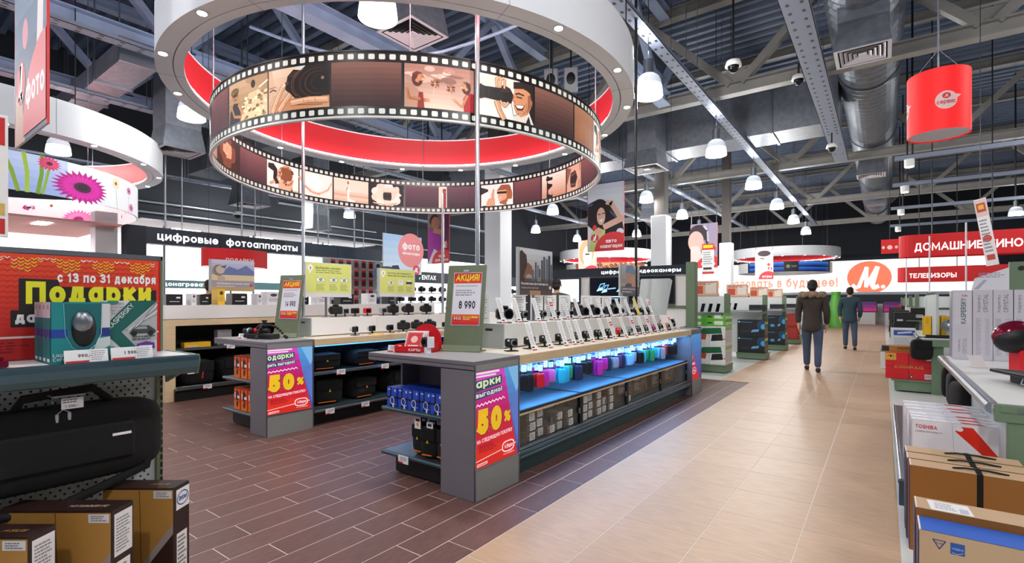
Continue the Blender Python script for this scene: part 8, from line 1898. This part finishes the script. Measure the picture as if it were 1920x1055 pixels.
# ------------------------------------------------------------------ lit end wall and its televisions
t = thing('lit_sign', 'brightly lit white end wall sign with coral lettering and round emblem', 'sign', (-9.0, 37.8, 0))
for i in range(9): ob('light_panel', MB().box((-8 + 2.4 * i, 0, 1.92), (-5.61 + 2.4 * i, 0.15, 3.87), 'lightbox'), t)
ob('emblem', art_mesh('emblem', [E(8.31, 2.80, 1.12, 1.0, '#f0795a', 40), *LOGO(8.22, 2.76, 1.4, '#ffffff')], flat((0, -0.002, 0), (1, 0, 0)), m='print_bright', dz=0.004), t)
s = [T(-2.9, 2.26, 0.8, 'Добро пожаловать в будущее!', '#f3a48a', bold=0.03, fit=9.6)]
ob('lettering', art_mesh('lettering', s, flat((0, -0.002, 0), (1, 0, 0)), m='print_bright', dz=0.004), t)
ob('lower_rail', MB().box((-8, -0.1, 1.8), (13.6, 0.1, 1.92), 'steel'), t)
ob('lower_wall', MB().box((-8, 0.0, 0.0), (13.6, 0.1, 1.8), 'white_panel').box((-8, -0.02, 1.2), (13.6, 0.0, 1.75), 'dark_panel'), t)
for i in range(9):
    t = thing('television', 'distant television under the lit end wall, %s from the left' % OW_[i], 'television', (-7.5 + 1.5 * i, 36.2, 0.55))
    ob('screen', art_mesh('screen', GR(0.04, 0.05, 1.2, 0.62, '#8a1a5a', '#3a1a4a', 3) if i in (4, 5, 7) else GR(0.04, 0.05, 1.2, 0.62, '#0a0e18', '#2a4a6a', 3), flat((0, -0.002, 0.15), (1, 0, 0)), m='print_screen'), t)
    ob('bezel', MB().box((0, 0, 0.15), (1.24, 0.06, 0.82), 'black', 0.01), t)
    ob('stand', MB().box((0.1, -0.1, -0.55), (1.14, 0.25, 0.15), 'white_panel'), t)

# ------------------------------------------------------------------ red department signs at right
def red_sign(x0, x1, y, z0, z1, text, label, tx, tw, ts):
    t = thing('department_sign', label, 'sign', (x0, y, z0))
    h = z1 - z0; w = x1 - x0
    pts = [(w, 0.0), (0.25, 0.0)] + [(0.25 + 0.25 * math.cos(PI / 2 + PI * i / 10) - 0.0, 0.25 - 0.25 * math.sin(PI / 2 + PI * i / 10)) for i in range(11)] + [(w, 0.5)]
    m = MB(); n = len(pts)
    m.add([(x, y, 0) for x, y in pts] + [(x, y, h) for x, y in pts], [(i, i + 1, n + i + 1, n + i) for i in range(n - 1)], 'red_fabric', False)
    ob('fabric_band', m, t)
    ob('lettering', art_mesh('lettering', [T(tx, h * 0.26, ts, text, '#f8f2f0', bold=0.02, fit=tw)], flat((0, -0.001, 0), (1, 0, 0)), m='print_bright'), t)
    for x in (0.6, 1.6): ob('hanger', MB().cyl((x, 0.2, h), (x, 0.2, 7.86 - z0), 0.012, 'dark_metal', n=6), t)
red_sign(0.30, 3.6, 14.7, 2.36, 2.86, 'ДОМАШНИЕ КИНОТЕАТРЫ', 'red curved fabric sign for home cinemas at the upper right', 0.28, 2.55, 0.24)
red_sign(0.42, 3.9, 22.5, 2.02, 2.54, 'ТЕЛЕВИЗОРЫ', 'red fabric sign for televisions behind the home cinema sign', 0.32, 1.25, 0.22)
t = thing('department_sign', 'small red hanging square sign left of the red fabric signs', 'sign', (0.18, 20.5, 2.9))
ob('board', MB().box((-0.23, 0, 0), (0.23, 0.05, 0.46), 'red_fabric', 0.004), t)
ob('emblem', art_mesh('emblem', [E(0.23, 0.2, 0.07, 0.07, '#f6c8c0'), E(0.4, 0.2, 0.04, 0.05, '#f6c8c0'), E(0.06, 0.2, 0.04, 0.05, '#f6c8c0')], flat((-0.23, -0.001, 0), (1, 0, 0))), t)
ob('wire', MB().cyl((0, 0.02, 0.46), (0, 0.02, 4.84), 0.006, 'dark_metal', n=5), t)
for i, (x, y, z0) in enumerate(((0.78, 13.6, 0.95), (1.15, 11.6, 0.85), (0.5, 17, 1.2))):
    tag(ob('slim_post', MB().cyl((x, y, 0), (x, y, 2.7), 0.013, 'column_white', n=8)), 'slim pale post before the red signs, %s' % ('left', 'middle with long stem', 'farthest')[i], 'post')
# red drum lamp
t = thing('drum_lamp', 'big red drum lamp with white speech bubble emblem', 'lamp', (0.44, 6.5, 2.98))
m = MB(); n = 40; r = 0.245
ring = [(r * math.cos(2 * PI * i / n), r * math.sin(2 * PI * i / n)) for i in range(n)]
m.add([(x, y, 0) for x, y in ring] + [(x, y, 0.59) for x, y in ring], [(i, (i + 1) % n, n + (i + 1) % n, n + i) for i in range(n)], 'lamp_red', True)
ob('shade', m, t)
ob('bottom_diffuser', MB().add([(x * 0.98, y * 0.98, 0.012) for x, y in ring], [tuple(reversed(range(n)))], 'diffuser'), t)
ob('rod', MB().cyl((0, 0, 0.59), (0, 0, 4.76), 0.008, 'steel', n=6).cyl((-0.2, 0, 0.59), (0, 0, 0.85), 0.003, 'steel', n=4).cyl((0.2, 0, 0.59), (0, 0, 0.85), 0.003, 'steel', n=4), t)
for a0 in (-80, -178, 60):
    s = [E(0, 0.27, 0.085, 0.085, '#f6cfcc', 24), P([(0.07, 0.27), (0.12, 0.31), (0.05, 0.32)], '#f6cfcc'), E(0.0, 0.31, 0.032, 0.028, '#d8282c', 16), *LOGO(0, 0.31, 0.03, '#f6cfcc'), T(0, 0.235, 0.055, 'сервис', '#c8282c', 'c', 0.02, fit=0.14)]
    ob('emblem', art_mesh('emblem', s, lambda x, y, d: Vector(((r + d) * math.cos(math.radians(a0) + x / r), (r + d) * math.sin(math.radians(a0) + x / r), y)), 0.02), t)
# ------------------------------------------------------------------ hanging banners, 0.9 x 1.55 m
def banner(x, y, label, shapes, w=0.9, h=1.55, z=2.5, edge='red'):
    t = thing('hanging_banner', label, 'banner', (x, y, z))
    ob('panel', MB().box((0, 0, 0), (w, 0.012, h), 'paper', 0.001).box((-0.008, -0.001, 0), (0.004, 0.013, h), edge).box((w - 0.004, -0.001, 0), (w + 0.008, 0.013, h), edge), t)
    ob('print', art_mesh('print', OFF(shapes, 0, 0, h, w), flat((0, 0, 0), (1, 0, 0))), t)
    for xx in (0.03, w - 0.03): ob('wire', MB().cyl((xx, 0.006, h), (xx, 0.006, 7.86 - z), 0.008, 'dark_metal', n=5), t)
def disc(txt1, txt2=None, cx=0.72, cy=0.08, r=0.42):
    o = [P([(max(0, cx + r * 1.25 * math.cos(PI * i / 20)) if cx + r * 1.25 * math.cos(PI * i / 20) < 1 else 1, max(0.0, cy - 0.08) + r * 0.66 * math.sin(PI * i / 20)) for i in range(21)], '#dc3a40')]
    if txt2: return o + [T(0.66, 0.12, 0.075, txt1, '#ffffff', 'c', 0.03, fit=0.3), T(0.66, 0.045, 0.075, txt2, '#ffffff', 'c', 0.03, fit=0.6)]
    return o + [T(0.66, 0.06, 0.11, txt1, '#ffffff', 'c', 0.03, fit=0.52)]
def emblem(cx, cy, r=0.11): return [E(cx, cy, r, r * 0.58, '#d8323a'), *LOGO(cx - r * 0.05, cy, r * 1.0, '#ffffff')]
foto = GR(0, 0, 1, 1, '#3a4a66', '#8aa0b8', 8) + [P([(0, 0), (0.35, 0), (0.2, 0.3), (0.05, 0.25)], '#d0a894'), P([(0.72, 0.3), (0.86, 1), (0.98, 1), (0.9, 0.3)], '#e4d8d8'), P([(0.56, 0.75), (0.74, 0.85), (0.7, 1), (0.5, 1)], '#d8a0a0'), E(0.36, 0.42, 0.09, 0.06, '#d88a9a'), E(0.2, 0.24, 0.15, 0.08, '#c8485a')] + emblem(0.22, 0.24, 0.15) + [P([(0.3, 0.02)] + [(0.3 + 0.7 * (1 - math.cos(PI / 2 * i / 8)), 0.02 + 0.33 * math.sin(PI / 2 * i / 8)) for i in range(9)] + [(1, 0.02)], '#e06a72'), T(0.68, 0.13, 0.13, 'фото', '#ffffff', 'c', 0.03, fit=0.56)]
banner(-5.09, 0.82, 'hanging banner with the word photo on a pink disc, upper left', foto, w=0.88, h=1.75, z=2.46)
auto = [R(0, 0, 1, 1, '#d8dae2')] + GR(0, 0.75, 1, 1, '#d8dae2', '#c4c8d6', 3) + [P([(0, 0.72), (0.3, 0.78), (0.6, 0.7), (0.95, 0.45), (1, 0.3), (1, 0.15), (0.4, 0.2), (0, 0.4)], '#191c26'), L([(0.02, 0.7), (0.4, 0.72), (0.9, 0.42)], 0.03, '#4a5a78'), E(0.9, 0.27, 0.1, 0.05, '#e0e4ec'),
     E(0.34, 0.52, 0.3, 0.26, '#1c1018'), P([(0.05, 0), (0.1, 0.28), (0.3, 0.36), (0.5, 0.3), (0.45, 0)], '#c8d878'), P([(0.2, 0.3), (0.3, 0.36), (0.42, 0.3), (0.32, 0.2)], '#e0b098'), L([(0.48, 0.36), (0.95, 0.46)], 0.09, '#e4b8a0'), L([(0.92, 0.46), (0.66, 0.7), (0.55, 0.72)], 0.07, '#e4b8a0')] + \
     [E(0.38, 0.52, 0.12, 0.13, '#e8bca4'), L([(0.3, 0.55), (0.36, 0.55)], 0.015, '#3a2020'), L([(0.42, 0.56), (0.48, 0.56)], 0.015, '#3a2020'), P([(0.32, 0.47), (0.46, 0.48), (0.39, 0.43)], '#ffffff'), E(0.2, 0.36, 0.06, 0.04, '#d8323a')] + disc('авто', 'навигация') + emblem(0.2, 0.2)
banner(-5.58, 10.6, 'hanging banner of a smiling woman in a car, for car navigation', auto)
audio = [R(0, 0, 1, 1, '#a898b4'), E(0.3, 0.78, 0.36, 0.2, '#2a1a24'), E(0.2, 0.6, 0.3, 0.24, '#e8c0b4'), P([(0, 0), (0, 0.5), (0.3, 0.5), (0.5, 0.2), (0.5, 0)], '#f0dcd4'), E(0.62, 0.66, 0.07, 0.14, '#1a161c'), L([(0.5, 0.94), (0.64, 0.84), (0.66, 0.6)], 0.04, '#d8d0dc'), E(0.66, 0.5, 0.06, 0.04, '#d8323a')] + emblem(0.82, 0.42, 0.13) + disc('аудио')
banner(-5.47, 18.1, 'hanging banner of a head with headphones, for audio', audio)
games = [R(0, 0, 1, 1, '#ece4e4'), E(0.45, 0.72, 0.28, 0.2, '#f0d8cc'), E(0.5, 0.88, 0.36, 0.1, '#3a2a30'), P([(0.1, 0), (0.2, 0.4), (0.8, 0.45), (0.9, 0)], '#f8f4f2'), L([(0.3, 0.72), (0.5, 0.7)], 0.03, '#2a1a1a'), E(0.75, 0.5, 0.08, 0.05, '#d8323a')] + emblem(0.82, 0.36, 0.12) + disc('игры')
banner(-5.33, 28.5, 'distant hanging banner for games before the blue car ring', games, w=0.84, h=1.5, z=2.47)
orange = [R(0, 0, 1, 1, '#d8c0b4'), E(0.45, 0.65, 0.4, 0.36, '#d8946a'), E(0.5, 0.55, 0.26, 0.28, '#f0d0bc'), E(0.5, 0.4, 0.2, 0.18, '#f6f0ee'), L([(0.4, 0.6), (0.6, 0.6)], 0.04, '#3a1c14')] + disc('магия')
banner(-11.0, 20.0, 'distant hanging banner of a red haired woman, left of the car banner', orange)
purple = GR(0, 0, 1, 1, '#5a3a4a', '#8a6a74', 4) + [E(0.3, 0.86, 0.22, 0.12, '#1c100e'), E(0.36, 0.8, 0.2, 0.13, '#b87a5a'), P([(0, 0.1), (0.02, 0.66), (0.3, 0.72), (0.62, 0.64), (0.6, 0.1)], '#a828a0'), L([(0.3, 0.66), (0.6, 0.62)], 0.1, '#c08a6a'), P([(0, 0), (0.3, 0.3), (0.6, 0.2), (0.4, 0)], '#e8d8e0'), R(0.7, 0, 1, 1, '#6a2a4a')] + emblem(0.82, 0.36, 0.13) + disc('техника', 'для дома')
banner(-11.4, 11.1, 'hanging banner of a woman in purple, behind the photo accessories sign', purple)
tag_b = thing('hanging_sign', 'hanging red and blue car sound sign before the coffee ring', 'sign', (-11.6, 21.5, 2.3))
ob('board', MB().box((0, 0, 0), (0.8, 0.02, 0.7), 'red', 0.003), tag_b)
ob('print', art_mesh('print', [R(0, 0, 0.8, 0.7, '#c8a8c0'), R(0.2, 0.0, 0.8, 0.55, '#d8404a'), T(0.5, 0.3, 0.16, 'авто', '#ffffff', 'c', 0.03, fit=0.42), T(0.5, 0.12, 0.12, 'звук', '#ffffff', 'c', 0.03, fit=0.42)], flat((0, -0.001, 0), (1, 0, 0))), tag_b)
ob('wire', MB().cyl((0.4, 0.01, 0.7), (0.4, 0.01, 5.44), 0.006, 'dark_metal', n=5), tag_b)
for i, (x, y, z, lb, ty) in enumerate(((-3.62, 10.3, 1.9, 'small red and yellow price card hanging left of the audio banner', 0), (-4.6, 16.4, 2.2, 'tall price board with yellow header hanging before the audio banner', 1))):
    t = thing('price_board', lb, 'sign', (x, y, z))
    w, h = ((0.22, 0.17), (0.36, 0.95))[ty]
    ob('board', MB().box((0, 0, 0), (w, 0.006, h), 'paper', 0.001), t)
    ob('print', art_mesh('print', [R(0, h * 0.8 if ty else 0, w, h, '#d8401e'), R(w * 0.1, h * 0.86 if ty else h * 0.55, w * 0.9, h * 0.96 if ty else h * 0.85, '#f4e02a')] + (G(w * 0.1, h * 0.3, w * 0.9, h * 0.75, 6, '#9a98a4', 3) + [R(w * 0.1, h * 0.15, w * 0.8, h * 0.22, '#2a2a30'), R(0, 0, w, h * 0.08, '#d8403a')] if ty else G(w * 0.1, h * 0.1, w * 0.9, h * 0.45, 3, '#f4c8b8', 2)), flat((0, -0.001, 0), (1, 0, 0))), t)
    ob('wire', MB().cyl((w / 2, 0.003, h), (w / 2, 0.003, 7.86 - z), 0.004, 'dark_metal', n=5), t)

# ------------------------------------------------------------------ people
def skin_mesh(name, chains, m, sub=2, root=0):
    """one continuous surface grown round joined chains of (point, radius)"""
    vs = []; rs = []; es = []; key = {}
    def vid(p, r):
        k = tuple(round(c, 4) for c in p)
        if k not in key: key[k] = len(vs); vs.append(p); rs.append(r)
        return key[k]
    for ch in chains:
        ids = [vid(p, r) for p, r in ch]
        es += [(a, b) for a, b in zip(ids[:-1], ids[1:]) if a != b]
    me = bpy.data.meshes.new(name); me.from_pydata(vs, es, []); me.update()
    o = bpy.data.objects.new(name, me); COL.objects.link(o)
    md = o.modifiers.new('s', 'SKIN'); md.use_smooth_shade = True
    sv = me.skin_vertices[0].data
    for i, r in enumerate(rs):
        sv[i].radius = r if isinstance(r, tuple) else (r, r); sv[i].use_root = (i == root)
    ms = o.modifiers.new('u', 'SUBSURF'); ms.levels = sub; ms.render_levels = sub
    bpy.context.view_layer.update()
    out = bpy.data.meshes.new_from_object(o.evaluated_get(bpy.context.evaluated_depsgraph_get()))
    out.name = name
    bpy.data.objects.remove(o); bpy.data.meshes.remove(me)
    out.materials.clear(); out.materials.append(MATS[m])
    out.polygons.foreach_set('use_smooth', [True] * len(out.polygons))
    return out
def person(loc, rz, label, top, legs, stride=0.3, hood=False, H=1.75, arm=0.12, legs_on=True, hairm='hair', shoe='shoe'):
    """figure facing local +Y, mid stride"""
    k = H / 1.75
    def S_(p): return (p[0] * k, p[1] * k, p[2] * k)
    t = thing('person', label, 'person', loc, rz)
    pel = (0, 0, 0.95)
    spine = [(pel, (0.155, 0.115)), ((0, 0, 1.12), (0.135, 0.10)), ((0, 0.005, 1.28), (0.16, 0.115)), ((0, 0.0, 1.42), (0.13, 0.09)), ((0, 0.01, 1.50), 0.058), ((0, 0.02, 1.56), 0.06), ((0, 0.03, 1.63), (0.078, 0.095)), ((0, 0.03, 1.69), (0.075, 0.09)), ((0, 0.025, 1.735), (0.045, 0.055))]
    def leg(sx, f):
        return [(pel, (0.155, 0.115)), ((0.095 * sx, 0.01, 0.86), 0.092), ((0.1 * sx, 0.5 * f + 0.03, 0.5), 0.062), ((0.1 * sx, f - 0.02, 0.28 + (0.04 if f < 0 else 0)), 0.052), ((0.1 * sx, f * 1.12 - 0.03, 0.085), 0.038), ((0.105 * sx, f * 1.12 + 0.1, 0.035), 0.035)]
    def armc(sx, f):
        sh = (0, 0.0, 1.42); a = [(sh, (0.13, 0.09)), ((0.185 * sx, 0, 1.40), 0.055), ((0.235 * sx, -f * 0.4, 1.13), 0.042), ((0.23 * sx, f * 0.5 + 0.06, 0.90), 0.034)]
        hand = ((0.228 * sx, f * 0.6 + 0.075, 0.845), 0.03)
        ch = [a + [hand]]
        for q in range(4):
            dy = -0.03 + 0.02 * q
            ln = (0.055, 0.068, 0.072, 0.06)[q]
            ch.append([hand, ((0.226 * sx, f * 0.6 + 0.075 + dy, 0.805), 0.0095), ((0.218 * sx, f * 0.6 + 0.085 + dy, 0.805 - ln * 0.5), 0.009), ((0.208 * sx, f * 0.6 + 0.09 + dy, 0.805 - ln), 0.008)])
        ch.append([hand, ((0.205 * sx, f * 0.6 + 0.115, 0.835), 0.011), ((0.2 * sx, f * 0.6 + 0.13, 0.80), 0.0095)])
        return ch
    body = [spine, leg(-1, stride), leg(1, -stride)] + armc(-1, -arm) + armc(1, arm)
    sc = lambda chs, dr=0.0: [[(S_(p), tuple((c + dr) * k for c in r) if isinstance(r, tuple) else (r + dr) * k) for p, r in c] for c in chs]
    ob('body', skin_mesh('body', sc(body), 'skin'), t)
    jk = [[(pel[:2] + (0.74,), (0.195, 0.16)), ((0, 0, 0.86), (0.19, 0.155)), ((0, 0, 1.0), (0.18, 0.14)), ((0, 0, 1.12), (0.165, 0.13)), ((0, 0.005, 1.28), (0.185, 0.145)), ((0, 0.0, 1.42), (0.165, 0.12)), ((0, 0.01, 1.51), 0.075)]]
    for sx, f in ((-1, -arm), (1, arm)):
        jk.append([((0, 0.0, 1.42), (0.165, 0.12)), ((0.195 * sx, 0, 1.41), 0.08), ((0.245 * sx, -f * 0.4, 1.13), 0.065), ((0.235 * sx, f * 0.5 + 0.055, 0.915), 0.05)])
    ob('jacket', skin_mesh('jacket', sc(jk), top), t)
    tr = [[((0, 0, 1.06), (0.15, 0.115)), (pel, (0.165, 0.125))]]
    for sx, f in ((-1, stride), (1, -stride)):
        tr.append([(pel, (0.165, 0.125)), ((0.097 * sx, 0.01, 0.86), 0.105), ((0.1 * sx, 0.5 * f + 0.03, 0.5), 0.077), ((0.1 * sx, f - 0.02, 0.28 + (0.04 if f < 0 else 0)), 0.068), ((0.1 * sx, f * 1.12 - 0.03, 0.09), 0.06)])
    ob('trousers', skin_mesh('trousers', sc(tr), legs), t)
    for sx, f in ((-1, stride), (1, -stride)):
        ob('shoe', skin_mesh('shoe', sc([[((0.102 * sx, f * 1.12 - 0.07, 0.05), 0.048), ((0.102 * sx, f * 1.12 + 0.03, 0.048), 0.046), ((0.106 * sx, f * 1.12 + 0.13, 0.038), 0.04), ((0.108 * sx, f * 1.12 + 0.19, 0.032), 0.03)]]), shoe), t)
    m = MB().ell(S_((0, 0.005, 1.685)), S_((0.088, 0.1, 0.095)), hairm, 18, 12)
    m.ell(S_((0, -0.03, 1.62)), S_((0.078, 0.07, 0.07)), hairm, 14, 8)
    ob('hair', m, t)
    m = MB()
    for sx in (-1, 1):
        m.ell(S_((0.033 * sx, 0.118, 1.655)), S_((0.013, 0.008, 0.008)), 'black', 8, 6)
        m.ell(S_((0.086 * sx, 0.02, 1.64)), S_((0.012, 0.02, 0.03)), 'skin', 8, 6)
    m.ell(S_((0, 0.135, 1.625)), S_((0.014, 0.022, 0.024)), 'skin', 8, 6).ell(S_((0, 0.115, 1.588)), S_((0.024, 0.008, 0.006)), 'kettle', 8, 6)
    ob('face_features', m, t)
    if hood:
        fur = MB()
        for i in range(26):
            a = PI * 0.1 + PI * 1.8 * i / 25 - PI / 2 - PI
            fur.ell(S_((0.19 * math.cos(a), -0.05 + 0.12 * math.sin(a) * 1.0, 1.47 + 0.015 * (i % 3))), S_((0.05, 0.05, 0.05)), 'fur', 8, 6)
        ob('fur_collar', fur, t)
    return t
person((-1.10, 11.3, 0), 0.05, 'person walking away in a brown jacket with fur collar and blue jeans', 'jacket', 'jeans', 0.16, hood=True, H=1.74)
person((-0.74, 16.9, 0), 0.1, 'person walking farther off in a dark teal jacket and faded jeans', 'jacket_teal', 'jeans', 0.14, H=1.72)
person((-4.95, 8.15, 0), 0.35, 'man in a dark green jacket facing the screens behind the near island', 'jacket_green', 'black', 0.04, H=1.76)
person((-10.3, 4.32, 0), 1.2, 'dark haired person in black behind the boxed devices of the third counter', 'soft_black', 'black', 0.05, H=1.74)
